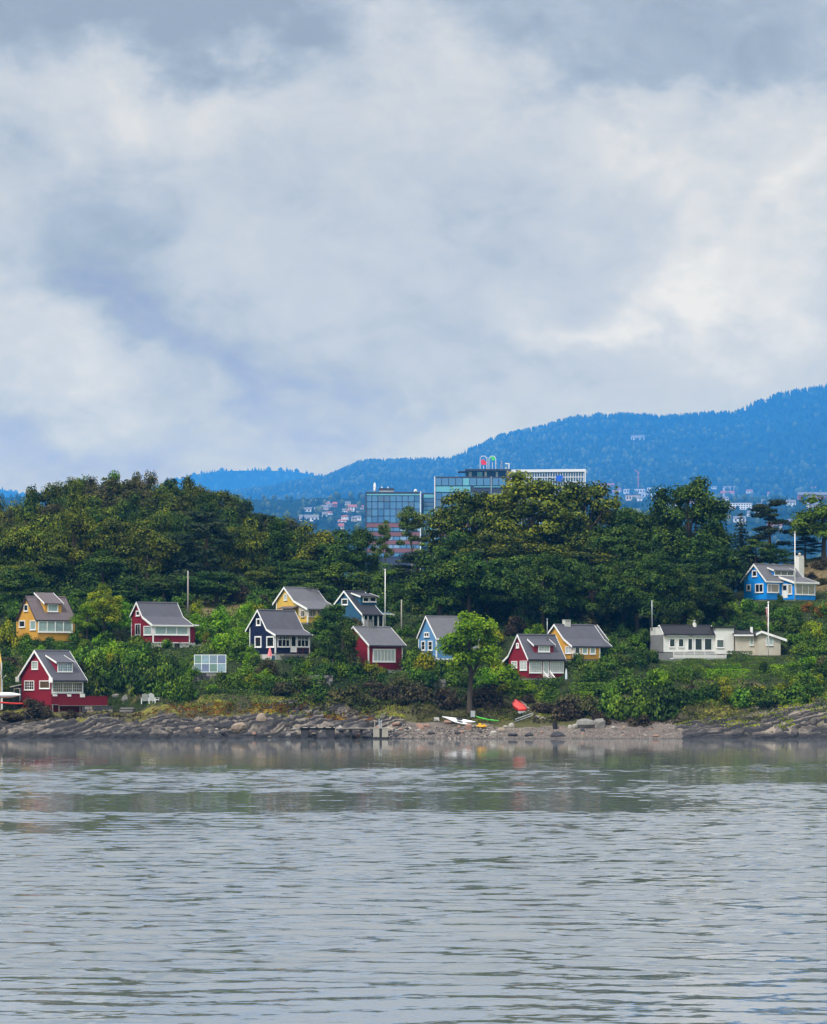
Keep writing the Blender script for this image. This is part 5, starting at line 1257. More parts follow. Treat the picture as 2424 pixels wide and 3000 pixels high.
hedge(1590, 1652, 2008, 20, F_DARK, 'dark low hedge under the lattice window cabin'); hedge(2070, 2195, 1988, 26, F_BRIGHT, 'clipped bright hedge on the lawn below the white bungalow')
hedge(2132, 2205, 1940, 30, F_DARK, 'dark hedge under the cream annex'); hedge(1700, 1742, 2068, 40, F_BRIGHT, 'bright squared hedge end above the beach boulder', 1.5); hedge(1010, 1100, 1932, 22, F_DARK, 'dark hedge behind the navy cabin porch')
hedge(2095, 2170, 1962, 14, F_GREEN, 'low green border hedge below the balcony')

# ---------------- low growth nobody could count
def tufts(name, n, gen, leaf, mat, up=1.0, lift=.12):
    rs = np.random.RandomState(len(name) * 7); x, y = gen(rs, n)
    pxx = PX(x, y); keep = np.ones(len(x), bool)
    for c in ([] if name == 'lawn' else PADS): keep &= np.hypot(x - c[0], y - c[1]) > c[2] * (.8 if lift < 2 else 1.1)
    if name != 'lawn': rw = PY(land_z(x, y), y); keep &= ~((pxx > 325) & (pxx < 480) & (rw > 2036) & (rw < 2085))
    rw = PY(land_z(x, y), y)
    for a, b, c, d, yy in ([] if name == 'lawn' else PROT): keep &= ~((pxx > a) & (pxx < c) & (rw - 30 < d) & (rw > b) & (y < yy + 1))
    x = x[keep]; y = y[keep]; z = np.where(y < SH1 - .8, shore_height(x, y), land_z(x, y))
    P = np.stack([x, y, z + rs.rand(len(x)) * lift], 1); Nn = rs.normal(0, .6, (len(x), 3)) + np.array([0, -.3, up])
    z = z + lift * .8 * sstep(.45, .75, fbm2(x * .45, y * .45, 97, 3)) * rs.rand(len(x)); P[:, 2] = z + rs.rand(len(x)) * lift * .5; t = np.clip(fbm2(x * .6, y * .6, 91, 3) * 1.2 - .15 + rs.normal(0, .15, len(x)), 0, 1)
    me = leafmesh(name, [cards(P, Nn, leaf * rs.uniform(.5, 1.4, len(x)), t, rs)], mat); tag(link(name, me), kind='stuff')
def patchy(rects, thr=.5, fs=.35):
    def g(rs, n):
        A = np.array([(c - a) * (d - b) for a, b, c, d in rects], float); ks = rs.choice(len(rects), n, p=A / A.sum())
        r = np.array(rects, float)[ks]; px = rs.uniform(r[:, 0], r[:, 2]); row = rs.uniform(r[:, 1], r[:, 3])
        ys = np.arange(401, 476, .25); X_, Y_ = [], []
        for p in np.unique((px // 12).astype(int)):
            pc = p * 12 + 6; rows = np.minimum.accumulate(PY(land_z(X(pc, ys), ys), ys)); sel = (px // 12).astype(int) == p
            yy = np.interp(-row[sel], -rows, ys); Y_.append(yy + rs.uniform(-.25, .25, len(yy))); X_.append(X(px[sel], yy))
        x = np.concatenate(X_); y = np.concatenate(Y_); k = fbm2(x * fs, y * fs * 1.2, 95, 3) + rs.normal(0, .04, len(x)) > thr
        return x[k], y[k]
    return g
tufts('undergrowth', 60000, patchy([(-20, 1740, 2440, 2075)], .36), .26, F_DARK, .6, 1.0)
tufts('green_undergrowth', 20000, patchy([(-20, 1740, 1260, 2075), (1260, 1880, 2440, 2075), (2160, 1760, 2440, 1880)], .5), .24, F_GREEN, .6, 1.0)
tufts('wood_understory', 42000, lambda rs, n: (rs.uniform(-70, 46, n), rs.uniform(472, 514, n)), .5, F_DARK, .5, 3.4)
tufts('meadow_grass', 9000, patchy([(540, 1780, 720, 1980), (1430, 1960, 1640, 2060), (1980, 1935, 2424, 2060), (0, 1880, 130, 1990)], .40), .26, F_BRIGHT, .6, .25)
tufts('bank_grass', 9000, patchy([(1220, 2066, 1570, 2118), (2000, 2062, 2230, 2112)], .34, .5), .20, F_DULL, .6, .35)
tufts('shore_grass', 15000, patchy([(860, 2046, 1190, 2108), (1390, 2070, 1770, 2116), (1980, 2050, 2330, 2130), (560, 2050, 860, 2098), (2280, 2060, 2424, 2120)], .50, .5), .22, F_YG, .6, .18)
tufts('lawn', 16000, patchy([(310, 2045, 480, 2068), (0, 2060, 60, 2085), (1930, 1926, 2330, 1990), (2170, 1755, 2424, 1795), (940, 1930, 1010, 1960)], .2), .16, F_GREEN, .9, .08)
tufts('heather', 7000, patchy([(390, 2062, 640, 2098), (640, 2064, 900, 2090), (900, 2095, 1100, 2112)], .47, .5), .22, F_RUST, .6, .2)
tufts('dark_scrub', 9000, patchy([(160, 2066, 420, 2106), (860, 2040, 1560, 2094), (1560, 2060, 2000, 2120), (0, 2085, 160, 2115)], .46), .28, F_BROWN, .6, .4)
# ================================================================ THINGS
STEEL = plain('galvanised_steel', (.34, .36, .37), .45, .6); GALV = plain('grey_metal', (.42, .45, .47), .5, .2)
WOODP = paint('grey_pole_wood', (.34, .31, .27), 0, .8, wear=.25); WOODD = paint('dark_wet_wood', (.03, .028, .027), 0, .7); WOODL = paint('pale_bare_wood', (.42, .38, .32), 0, .8, wear=.3)
PLW = plain('white_plastic', (.80, .81, .82), .35, var=.05); PLR = plain('red_plastic', (.62, .035, .02), .35, var=.1); PLG = plain('green_plastic', (.10, .62, .06), .35, var=.08)
PLY = plain('yellow_plastic', (.80, .42, .02), .4, var=.1); PINK = plain('pink_cloth', (.80, .23, .25), .8, var=.1); DARKP = plain('black_plastic', (.015, .015, .017), .5)
STONE = plain('grey_stone', (.20, .19, .175), .9, spec=.15, var=.45, scale=3); STONET = plain('tan_stone', (.27, .21, .16), .9, spec=.15, var=.3, scale=3); STONEP = plain('pale_stone', (.34, .315, .275), .9, spec=.15, var=.3, scale=3)
STONEK = plain('dark_stone', (.05, .048, .052), .85, spec=.2, var=.4, scale=3); STONER = plain('pinkish_stone', (.28, .17, .13), .9, spec=.15, var=.3, scale=3)
def G(px, row): return ground(px, row, fn=lambda x, y: np.where(y < SH1 - .8, shore_height(x, y), land_z(x, y)))
# ---- poles
def pole(name, label, px, top, base, mat, r=.09, y=None, cat='pole', knob=None, taper=.75, lean=0.0):
    if y is None: x, y, z = ground(px, base, fn=land_z)
    else: x = X(px, y); z = Z(base, y)
    o = empty(name, (x, y, z), 0, label, cat); H = Z(top, y) - z
    m = MB(); m.tube([(0, 0, -.5), (lean * .5, 0, H * .5), (lean, 0, H)], [r, r * (1 + taper) / 2, r * taper], 8); m.build('shaft', mat, o, True)
    if knob:
        m = MB(); m.tube([(lean, 0, H), (lean, 0, H + .09), (lean, 0, H + .2), (lean, 0, H + .26)], [r * .8, r * 1.5, r * 1.3, .02], 8); m.build('finial', knob, o, True)
    return o, H
pole('flagpole', 'tall white flagpole rising beside the steel blue cabin veranda', 1129, 1673, 1838, WHITE, .075, cat='flagpole', knob=WHITE, y=H6.Y - .9)
pole('flagpole', 'tall white flagpole standing before the bright blue house', 2330, 1562, 1757, WHITE, .075, cat='flagpole', knob=CREAM, y=H13.Y - 3.2)
fp, fH = pole('flagpole', 'white flagpole with a drooping red pennant before the cream annex', 2252, 1768, 1930, WHITE, .08, cat='flagpole', knob=WHITE, y=H12.Y - 2.0)
pole('flagpole', 'short grey mast at the roof end of the lattice window cabin', 1604, 1818, 1870, STEEL, .07, cat='mast', y=H9.Y + 3, knob=STEEL)
pole('utility_pole', 'grey wooden pole behind the swept roof red cabin', 551, 1672, 1806, WOODP, .12, cat='utility pole')
pole('utility_pole', 'thin grey wooden pole at the upper edge of the tan clearing', 640, 1694, 1757, WOODP, .09, cat='utility pole')
pole('utility_pole', 'grey post in the bushes next to the steel blue cabin', 1177, 1757, 1856, WOODP, .12, cat='utility pole')
pole('utility_pole', 'grey mast by the rendered side of the white bungalow', 1911, 1758, 1838, STEEL, .09, cat='mast', y=H11.Y + 3)
pole('tree_snag', 'bare pale standing trunk under the yellowing tree by the yellow cabin', 781, 1640, 1742, BARKG, .11, cat='dead trunk')
for a, b, c, d, lab in ((632, 1790, 660, 1806, 'short pale plank lying at the edge of the tan clearing'), (1004, 1862, 1022, 1880, 'pale leaning plank in the bushes by the six pane cabin')):
    x0, y, z0 = ground(a, b, fn=land_z); m = MB(); m.tube([(0, 0, .2), (X(c, y) - x0, .1, Z(d, y) - Z(b, y) + .2)], .09, 6); o = m.build('plank', WOODL); o.location = (x0, y, z0); tag(o, lab, 'plank')
# pennant hanging from the pole
y = fp.location.y; n = 14; V = []; FQ = []; MI = []
for i in range(n):
    t = i / (n - 1); z = Z(1778 + 64 * t, y); w = .30 * (1 - t) + .05
    for j in range(4):
        a = j / 3; V.append((X(2250.5, y) - a * w * (.75 + .25 * math.sin(t * 9)), y + .10 * math.sin(t * 11 + a * 4), z))
for i in range(n - 1):
    for j in range(3): FQ.append((i*4 + j, i*4 + j + 1, i*4 + 5 + j, i*4 + 4 + j)); MI.append(1 if j == 1 else 0 if i % 5 else 1)
me = bpy.data.meshes.new('pennant'); me.from_pydata(V, [], FQ)
for mm in (plain('flag_red', (.38, .03, .035), .8), plain('flag_white', (.55, .5, .52), .8)): me.materials.append(mm)
me.polygons.foreach_set('material_index', MI); o = link('pennant', me); mod = o.modifiers.new('thickness', 'SOLIDIFY'); mod.thickness = .015
tag(o, 'red and white pennant hanging limp from the annex flagpole', 'flag')

# ---- kayaks and boats: lofted hulls
def hull(L, W, H, rocker=.12, n=15, k=10, deck=.55, stern=0.0, power=2.2):
    """closed hull along x, keel down; stern>0 keeps a flat transom of that share of the beam at x=0"""
    V = []; Fc = []
    for i in range(n):
        t = i / (n - 1); s = 2 * t - 1
        w = (1 - abs(s) ** power) if not stern or s > 0 else (1 - (1 - stern) * abs(s) ** power); w = max(w, .03) * W / 2; r = rocker * abs(s) ** 2.5
        if stern and s < 0: r = 0
        for j in range(k):
            a = 2 * math.pi * j / k; c, q = math.cos(a), math.sin(a)
            V.append((t * L, c * w, r + H * .5 + (q * H * .5 if q < 0 else q * H * .5 * deck) * (.35 + .65 * w / (W / 2))))
    for i in range(n - 1):
        for j in range(k): Fc.append((i*k + j, (i+1)*k + j, (i+1)*k + (j+1) % k, i*k + (j+1) % k))
    Fc.append(tuple(range(k))); Fc.append(tuple((n-1)*k + j for j in range(k - 1, -1, -1)))
    return V, Fc
def kayak(label, a, b, mat, W=.62, H=.34, y=None, tilt=0.0, cock=True, cat='kayak', lift=0.0, name='kayak'):
    """from photo point a (bow) to b (stern)"""
    if y is None: _, y, _z = G((a[0] + b[0]) / 2, max(a[1], b[1]) + 4)
    A = Vector((X(a[0], y), y, Z(a[1], y) + lift)); B = Vector((X(b[0], y), y - .15, Z(b[1], y) + lift)); d = B - A; L = d.length
    V, Fc = hull(L, W, H); m = MB(); m.add(V, Fc); o = m.build(name, mat, None, True)
    q = d.to_track_quat('X', 'Z'); o.rotation_mode = 'QUATERNION'; o.rotation_quaternion = q @ Matrix.Rotation(tilt, 4, 'X').to_quaternion(); o.location = A - Vector((0, 0, H * .5))
    tag(o, label, cat)
    if cock:
        m = MB(); pts = [(L * .5 + .42 * math.cos(t), .21 * math.sin(t), H * .5 + H * .275 + .01) for t in np.linspace(0, 6.28, 13)[:-1]]
        m.tube([pts[i % 12] for i in range(13)], .03, 4); m.prism(pts, (0, 0, .015)); m.build('cockpit', DARKP, o)
    return o
kayak('upper of the two white kayaks lying on the stones', (1295, 2101), (1396, 2117), PLW, .70, .40, tilt=.5)
kayak('lower of the two white kayaks lying on the stones', (1312, 2108), (1381, 2124), PLW, .62, .34, tilt=.3)
kayak('bright green kayak lying in the grass above the beach', (1394, 2101), (1463, 2114), PLG, .55, .28)
kayak('red kayak resting low beside the pale yellow cabin corner', (78, 2063), (-20, 2057), PLR, .60, .36, y=H1.Y - 2.4)
kayak('white kayak stored on a rack above the red kayak', (60, 2033), (-25, 2033), PLW, .85, .75, y=H1.Y - 2.2, tilt=.9)
rk = empty('kayak_rack', (X(20, H1.Y - 2.2), H1.Y - 2.2, Z(2072, H1.Y - 2.2)), 0, 'dark timber rack holding the white kayak by the cabin corner', 'rack')
for q in (-.9, .9):
    m = MB(); m.box((q - .05, .55, -.3), (q + .05, .65, 1.6)); m.build('post', WOODD, rk); m = MB(); m.box((q - .04, -.5, 1.1), (q + .04, .548, 1.18)); m.build('arm', WOODD, rk)
# yellow sit-on boat
x, y, z = G(1411, 2134); o = empty('pedal_boat', (x, y, z + .02), R(-14), 'small yellow plastic boat on the shingle by the white kayaks', 'boat')
V, Fc = hull(1.45, .75, .42, .06); m = MB(); m.add([(a - .7, b, c) for a, b, c in V], Fc); m.build('body', PLY, o, True)
m = MB(); m.prism([(-.35, -.22, .3), (.05, -.22, .3), (.0, -.22, .55), (-.3, -.22, .62)], (0, .44, 0)); m.build('seat_back', PLY, o)
m = MB(); m.prism([(.2, -.2, .3), (.5, -.2, .3), (.45, -.2, .44), (.25, -.2, .46)], (0, .4, 0)); m.build('seat', PLY, o)
# red rowing boat, stern towards the water
x, y, z = G(1530, 2092); o = empty('rowing_boat', (x, y, z + .05), R(104), 'red rowing boat pulled up the bank above the ladder, stern showing white', 'boat')
V, Fc = hull(3.4, 1.5, 1.0, .35, 15, 12, .35, .72); Ms = Matrix.Rotation(R(-16), 4, 'Y'); m = MB(); m.add([tuple(Ms @ Vector(p)) for p in V], Fc); hb = m.build('hull', PLR, o, True)
m = MB(); P = [(-.02, -.56, .12), (-.02, -.4, -.02), (-.02, .4, -.02), (-.02, .56, .12), (-.02, .56, .3), (-.02, -.56, .3)]; m.prism([tuple(Ms @ Vector(p)) for p in P], (-.05, 0, 0)); m.build('transom', PLW, o)
for s_ in (-1, 1):
    m = MB(); m.tube([tuple(Ms @ Vector((t * 3.4, s_ * .76 * (max(0, 1 - max(0, 2*t - 1) ** 2.2) if t > .5 else 1 - .28 * abs(2*t - 1) ** 2.2), .62 + .28 * max(0, 2*t - 1) ** 2)))  for t in np.linspace(0, .97, 9)], .04, 5); m.build('gunwale', plain('boat_dark_red', (.35, .02, .015), .5), o)
# aluminium ladder on the slope
x0, y, z0 = G(1507, 2117); x1 = X(1560, y); z1 = Z(2098, y); o = empty('ladder', (x0, y, z0), 0, 'grey metal ladder leaning along the bank below the red boat', 'ladder')
d = Vector((x1 - x0, .9, z1 - z0)); sd = Vector((.12, -.25, .34))
for q in (Vector((0, 0, .05)), sd + Vector((0, 0, .05))): m = MB(); m.tube([tuple(q), tuple(q + d)], .05, 5); m.build('rail', GALV, o)
for k in range(6): p = d * ((k + .5) / 6) + Vector((0, 0, .05)); m = MB(); m.tube([tuple(p), tuple(p + sd)], .035, 5); m.build('rung', GALV, o)
# black drum, white block, grey board
x, y, z = G(1627, 2136); o = empty('drum', (x, y, z), 0, 'black drum standing alone on the beach', 'drum'); m = MB(); m.tube([(0, 0, -.1), (0, 0, .28), (0, 0, .3), (0, 0, .56), (0, 0, .58), (0, 0, .86)], [.29, .29, .31, .31, .29, .29], 14); m.build('body', DARKP, o); m = MB(); m.tube([(0, 0, .862), (0, 0, .9)], .31, 14); m.build('rim', DARKP, o)
x, y, z = G(1279, 2112); o = empty('concrete_block', (x, y, z), R(12), 'pale concrete block beside the white kayaks', 'block'); m = MB(); m.hexa([(-.33, -.25, -.1), (.33, -.25, -.1), (.33, .25, -.1), (-.33, .25, -.1), (-.29, -.22, .44), (.30, -.22, .42), (.30, .22, .42), (-.29, .22, .44)]); m.build('block', STONEW, o)
x, y, z = G(1386, 2106); o = empty('notice_board', (x, y, z), R(5), 'blank grey board on short legs above the green kayak', 'board'); m = MB(); m.box((-.28, -.03, .2), (.28, .03, .98)); m.build('panel', GALV, o)
for q in (-.2, .2): m = MB(); m.box((q - .03, .031, -.2), (q + .03, .08, .9)); m.build('leg', WOODP, o)
# paddle board against the lattice window cabin
y = H9.Y + .6; x = X(1659.5, y); o = empty('paddle_board', (x, y, Z(2006, y)), 0, 'pale upright paddle board leaning at the corner of the lattice window cabin', 'paddle board')
H = Z(1958, y) - Z(2006, y); P = [(.14 * math.sin(math.pi * min(1, max(.08, t))) ** .5 * s_, 0, H * t) for s_, ts in ((1, np.linspace(0, 1, 9)), (-1, np.linspace(1, 0, 9))) for t in ts]
m = MB(); m.prism(P, (0, .1, 0)); m.build('board', plain('pale_blue_plastic', (.62, .70, .78), .35), o); m = MB(); m.prism([(-.01, -.002, .35), (.01, -.002, .35), (.01, -.2, .25), (-.01, -.2, .2)], (.02, 0, 0)); m.build('fin', DARKP, o)

# ---- garden chairs on the lawn
def chair(px, base, turn, label):
    x, y, z = G(px, base); o = empty('garden_chair', (x, y, z), turn, label, 'chair', 'white garden chairs on the lawn'); o.scale = (1.15, 1.15, 1.3)
    m = MB()
    for k in range(5): m.hexa([(-.34 + k * .14, -.4, .36), (-.34 + k * .14 + .125, -.4, .36), (-.34 + k * .14 + .125, .25, .26), (-.34 + k * .14, .25, .26), (-.34 + k * .14, -.4, .39), (-.34 + k * .14 + .125, -.4, .39), (-.34 + k * .14 + .125, .25, .29), (-.34 + k * .14, .25, .29)])
    m.build('seat', PLW, o); m = MB()
    for k in range(5):
        a = -.34 + k * .14; t = 1.02 - .05 * abs(k - 2); m.hexa([(a, .22, .24), (a + .125, .22, .24), (a + .125, .26, .24), (a, .26, .24), (a, .22 + .36 * t, t), (a + .125, .22 + .36 * t, t), (a + .125, .26 + .36 * t, t), (a, .26 + .36 * t, t)])
    m.build('backrest', PLW, o)
    for s_ in (-1, 1):
        m = MB(); m.box((s_ * .44 - .06, -.46, .55), (s_ * .44 + .06, .4, .58)); m.build('armrest', PLW, o)
        m = MB(); m.box((s_ * .40 - .04, -.42, -.05), (s_ * .40 + .04, -.34, .549)); m.build('leg', PLW, o); m = MB(); m.box((s_ * .40 - .04, .28, -.05), (s_ * .40 + .04, .36, .549)); m.build('leg', PLW, o)
chair(425, 2062, R(186), 'white slatted garden chair on the lawn, the one nearer the red deck'); chair(451, 2061, R(150), 'white slatted garden chair turned sideways, farther along the lawn from the deck')
# ---- closed pink parasol by the navy cabin
y = H4.Y - 1.6; o = empty('parasol', (X(791, y), y, Z(1940, y)), 0, 'closed pink parasol standing by the navy cabin gable', 'parasol'); H = Z(1895, y) - Z(1940, y)
m = MB(); m.tube([(0, 0, 0), (0, 0, H + .08)], .03, 6); m.build('pole', WHITE, o); m = MB()
V = []; n = 12; zs = [(H, .03), (H * .8, .13), (H * .55, .24), (H * .37, .31)]
for z_, r_ in zs: V += [(r_ * (1 + .22 * (j % 2)) * math.cos(6.283 * j / n), r_ * (1 + .22 * (j % 2)) * math.sin(6.283 * j / n), z_) for j in range(n)]
m.add(V, [(i*n + j, i*n + (j+1) % n, (i+1)*n + (j+1) % n, (i+1)*n + j) for i in range(3) for j in range(n)] + [tuple(range(3*n, 4*n)), tuple(range(n))]); m.build('canopy', PINK, o)
m = MB(); m.tube([(0, 0, -.3), (0, 0, .08), (0, 0, .1)], [.28, .28, .06], 12); m.build('base', STONE, o)
m = MB(); y2 = H4.Y - 1.2; x0 = X(797, y2); m.box((x0, y2, Z(1942, y2)), (X(806, y2), y2 + .5, Z(1920, y2))); o = m.build('water_butt', plain('blue_plastic', (.05, .16, .30), .4)); tag(o, 'small blue box under the navy cabin corner', 'box')

# ---- glass wind screen, box, walls below the swept roof cabin
y = 425.5; z1 = Z(1918, y); z0 = Z(1970, y); x0 = X(569, y); x1 = X(663, y); o = empty('glass_screen', (x0, y, z0), R(3), 'white framed glass wind screen of eight panes below the swept roof cabin', 'wind screen')
Wd = x1 - x0; Ht = z1 - z0; m = MB(); e = [0, .225, .475, .73, 1.0]
for k, t in enumerate(e): q = t * (Wd - .09); m.box((q, -.04, 0), (q + .09, .04, Ht - .002 * (k % 2)))
for t in (0, .49, 1.0): q = t * (Ht - .09); m.box((.005, -.036, q), (Wd - .005, .036, q + .088))
m.build('frame', plain('white_metal', (.74, .78, .80), .4), o)
GS = [glass('screen_glass_%s' % n_, c, .05, .7) for n_, c in (('clear', (.20, .27, .34)), ('violet', (.17, .20, .33)), ('green', (.16, .26, .22)), ('pale', (.27, .38, .46)))]
for k in range(4):
    for j in range(2):
        a = e[k] * (Wd - .09) + .09; b = e[k+1] * (Wd - .09); c, d = (.09, .49 * (Ht - .09)) if j == 0 else (.49 * (Ht - .09) + .088, Ht - .09)
        m = MB(); m.box((a + .003, -.015, c + .003), (b - .003, .015, d - .003)); m.build('pane', GS[(k + j * 2) % 4], o)
m = MB(); m.box((0, 0, 0), (.42, .3, .55)); o = m.build('meter_box', GALV); o.location = (X(563, y - .5), y - .5, Z(1963, y - .5)); tag(o, 'small grey meter box at the end of the glass screen', 'box')
def wall(label, px0, px1, top, base, y, mats, cols, rows, name='stone_wall', depth=.5):
    o = empty(name, (X(px0, y), y, Z(base, y)), 0, label, 'wall'); Wd = X(px1, y) - X(px0, y); Ht = Z(top, y) - Z(base, y); rh = Ht / rows
    m = MB(); m.box((.03, .08, -.8), (Wd - .03, depth, Ht - .06)); m.build('core', STONEK, o)
    for r in range(rows):
        x = -.02
        while x < Wd:
            w = Wd / cols * rnd.uniform(.65, 1.4); w = min(w, Wd - x + .02); j = lambda s=.03: rnd.uniform(-s, s); a, b, c, d = x + .012, x + w - .012, r * rh + .01, (r + 1) * rh - .01; f = rnd.uniform(-.05, .04)
            if b - a > .06:
                m = MB(); m.hexa([(a, f, c + j()), (b, f + j(), c + j()), (b, .2, c), (a, .2, c), (a + .02, f + .02, d + j()), (b - .02, f + j() + .02, d + j()), (b, .2, d), (a, .2, d)]); m.build('stone', rnd.choice(mats), o)
            x += w
    return o
wall('grey rubble wall under the glass screen', 563, 640, 1973, 2000, 424.6, [STONE, STONEK, STONE], 7, 3)
wall('dry stone wall under the long red deck', 240, 330, 2070, 2106, 413.6, [STONE, STONEK, STONET, STONEK], 8, 4)
wall('pale stone pillar beside the rubble wall', 613, 628, 1992, 2022, 424.0, [STONEP, STONEW], 1.4, 4)
wall('low grey stone wall in the dark hedge under the light blue cabin', 1268, 1306, 1991, 2024, 421.5, [STONE, STONEK], 3, 3)
wall('dark retaining wall in the thicket below the navy cabin', 905, 975, 1978, 2006, 423.2, [STONEK, STONE], 6, 3)
y = H3.Y + 1.2; m = MB(); m.hexa([(0, 0, -1), (X(598, y) - X(559, y), .2, -1), (X(598, y) - X(559, y), 2.2, -1), (0, 2.2, -1), (0, 0, Z(1888, y) - Z(1922, y)), (X(598, y) - X(559, y), .2, Z(1888, y) - Z(1922, y)), (X(598, y) - X(559, y), 2.2, Z(1888, y) - Z(1922, y)), (0, 2.2, Z(1888, y) - Z(1922, y))])
o = m.build('retaining_wall', GREYW); o.location = (X(559, y), y, Z(1922, y)); tag(o, 'grey concrete retaining wall beside the white foundation of the swept roof cabin', 'wall')
o = empty('hand_rail', (X(597, y), y, Z(1885, y)), 0, 'thin brown handrail running down the green bank from the swept roof cabin', 'railing'); BR = paint('brown_red_paint', (.12, .035, .03)); ex = X(645, y) - X(597, y); ez = Z(1915, y) - Z(1885, y)
m = MB(); m.tube([(0, 0, .5), (ex, -.6, ez + .5)], .05, 6); m.build('rail', BR, o)
for t in (0, .33, .66, 1): m = MB(); m.tube([(ex * t, -.6 * t, ez * t - .6), (ex * t, -.6 * t, ez * t + .5)], .045, 6); m.build('post', BR, o)
# stone steps below the lawn
o0 = G(365, 2090); o = empty('stone_steps', o0, R(-6), 'rough stone steps leading down from the lawn to the rocks', 'steps')
for k in range(5):
    m = MB(); w = .9 + .1 * (k % 2); m.hexa([(-w, k * .42, k * .17 - .3), (w, k * .42, k * .17 - .3), (w, k * .42 + .5, k * .17 - .3), (-w, k * .42 + .5, k * .17 - .3), (-w + .05, k * .42 + .03, k * .17 + .03), (w - .06, k * .42, k * .17 + .05), (w, k * .42 + .5, k * .17 + .04), (-w, k * .42 + .5, k * .17 + .02)]); m.build('slab', [STONE, STONEK][k % 2], o)

# ---- boulders and stones
def stone_mesh(seed, flat=.7, n=2):
    import bmesh
    bm = bmesh.new(); bmesh.ops.create_icosphere(bm, subdivisions=n, radius=.5); rs = np.random.RandomState(seed); ph = rs.uniform(0, 6, 6)
    for v in bm.verts:
        c = v.co; k = 1 + .16 * math.sin(c.x * 5 + ph[0]) * math.sin(c.y * 5 + ph[1]) + .13 * math.sin(c.z * 7 + ph[2]) + .07 * math.sin(c.x * 13 + ph[3]) * math.sin(c.z * 11 + ph[4])
        v.co = Vector((c.x * k, c.y * k, max(-.3, c.z * k) * flat))
    me = bpy.data.meshes.new('stone'); bm.to_mesh(me); bm.free(); me.materials.append(STONE); return me
SM = [stone_mesh(i, .6 + .08 * (i % 4)) for i in range(7)]; sc_ = [0]
def stone(px0, px1, top, base, mat, label, name='boulder', group=None, rz=None):
    x, y, z = G((px0 + px1) / 2, base); me = SM[sc_[0] % 7]; sc_[0] += 1; o = link(name, me); k = y / F; w = (px1 - px0) * k; h = (base - top) * k
    o.location = (x, y + w * .3, z + h * .35); o.scale = (w, w * .8, h * 1.35 / .62); o.rotation_euler = (0, 0, rnd.uniform(-.5, .5) if rz is None else rz)
    o.material_slots[0].link = 'OBJECT'; o.material_slots[0].material = mat; tag(o, label, 'boulder' if w > .6 else 'stone', group); return o
for q in ((746, 781, 2091, 2114, STONET, 'pale rounded boulder on the shore slabs'), (676, 720, 2118, 2146, STONET, 'tan block shaped boulder at the foot of the slabs'), (374, 392, 2013, 2036, STONET, 'pointed brown stone standing in front of the dark thicket'),
          (355, 378, 2040, 2058, STONE, 'low grey rock at the edge of the lawn'), (325, 350, 2033, 2046, STONE, 'flat grey rock behind the lawn near the deck end'), (1690, 1744, 2104, 2134, STONE, 'big grey outcrop boulder above the beach'), (1735, 1775, 2110, 2134, STONE, 'smaller grey boulder against the big outcrop'),
          (1663, 1677, 2124, 2135, STONEP, 'pale stone right of the black drum, first of two'.replace('right of', 'near')), (1675, 1693, 2122, 2136, STONEP, 'larger pale stone beside the big outcrop boulder'), (1614, 1656, 2146, 2160, STONEK, 'dark low rock at the water edge below the drum'),
          (1538, 1562, 2148, 2158, STONEK, 'small dark rock at the water edge below the ladder'), (1488, 1516, 2148, 2158, STONEK, 'dark flat rock at the water edge below the yellow boat'), (1301, 1330, 2108, 2122, STONER, 'pinkish stone under the white kayaks'), (1362, 1384, 2122, 2138, STONER, 'rounded pink stone in front of the white kayaks'),
          (1456, 1482, 2132, 2142, STONET, 'flat tan stone below the green kayak'), (1040, 1058, 2150, 2162, STONER, 'pinkish stone between the dock legs'), (928, 962, 2151, 2166, STONEK, 'dark boulder under the dark dock'), (2371, 2386, 2010, 2020, STONET, 'orange tinged stone among the shrubs at the slope end'), (2330, 2362, 1990, 2008, STONEK, 'dark stone beside the white lamp shaped ornament')):
    if 'lamp' in q[5]: q = q[:5] + ('dark rock in the meadow above the headland',)
    stone(*q)
for k in range(64):
    u = rnd.random(); px = rnd.uniform(1140, 1990) if k < 50 else rnd.uniform(560, 1150); base = rnd.uniform(2128, 2163); w = rnd.uniform(9, 21) * (1.15 if px < 1500 else .7)
    mat, cn = rnd.choice([(STONE, 'grey'), (STONEP, 'pale'), (STONET, 'tan'), (STONER, 'pinkish'), (STONEK, 'dark')])
    zone = 'near the crate' if px < 1260 else 'below the kayaks' if px < 1440 else 'below the red boat' if px < 1600 else 'near the drum' if px < 1720 else 'towards the headland'
    if px < 1140: zone = 'at the dock'
    stone(px, px + w, base - w * rnd.uniform(.4, .65), base, mat, f'{cn} stone on the beach {zone}', 'beach_stone', f'{cn} stones {zone}')
# rubble between: pebbles nobody could count
rs = np.random.RandomState(3); n = 3200; px = rs.uniform(1130, 2010, n); t = rs.rand(n); yy = 400 + shore_off(X(px, 405)) + .2 + t * 9.5; xx = X(px, yy); zz = shore_height(xx, yy); s = rs.uniform(.05, .17, n) * np.where(px < 1480, 1.25, .8)
ico = np.array([(0, 0, 1), (.9, 0, .1), (.28, .85, .1), (-.72, .53, .1), (-.72, -.53, .1), (.28, -.85, .1), (0, 0, -.6)]); fi = np.array([(0, 1, 2), (0, 2, 3), (0, 3, 4), (0, 4, 5), (0, 5, 1), (6, 2, 1), (6, 3, 2), (6, 4, 3), (6, 5, 4), (6, 1, 5)])
V = np.stack([xx, yy, zz], 1)[:, None] + ico[None] * s[:, None, None] * np.array([1, 1, .6]) * rs.uniform(.6, 1.3, (n, 1, 3)); Q = (fi[None] + np.arange(n)[:, None, None] * 7).reshape(-1, 3)
mp, nt, b = nodes('pebbles'); b.inputs['Roughness'].default_value = .85
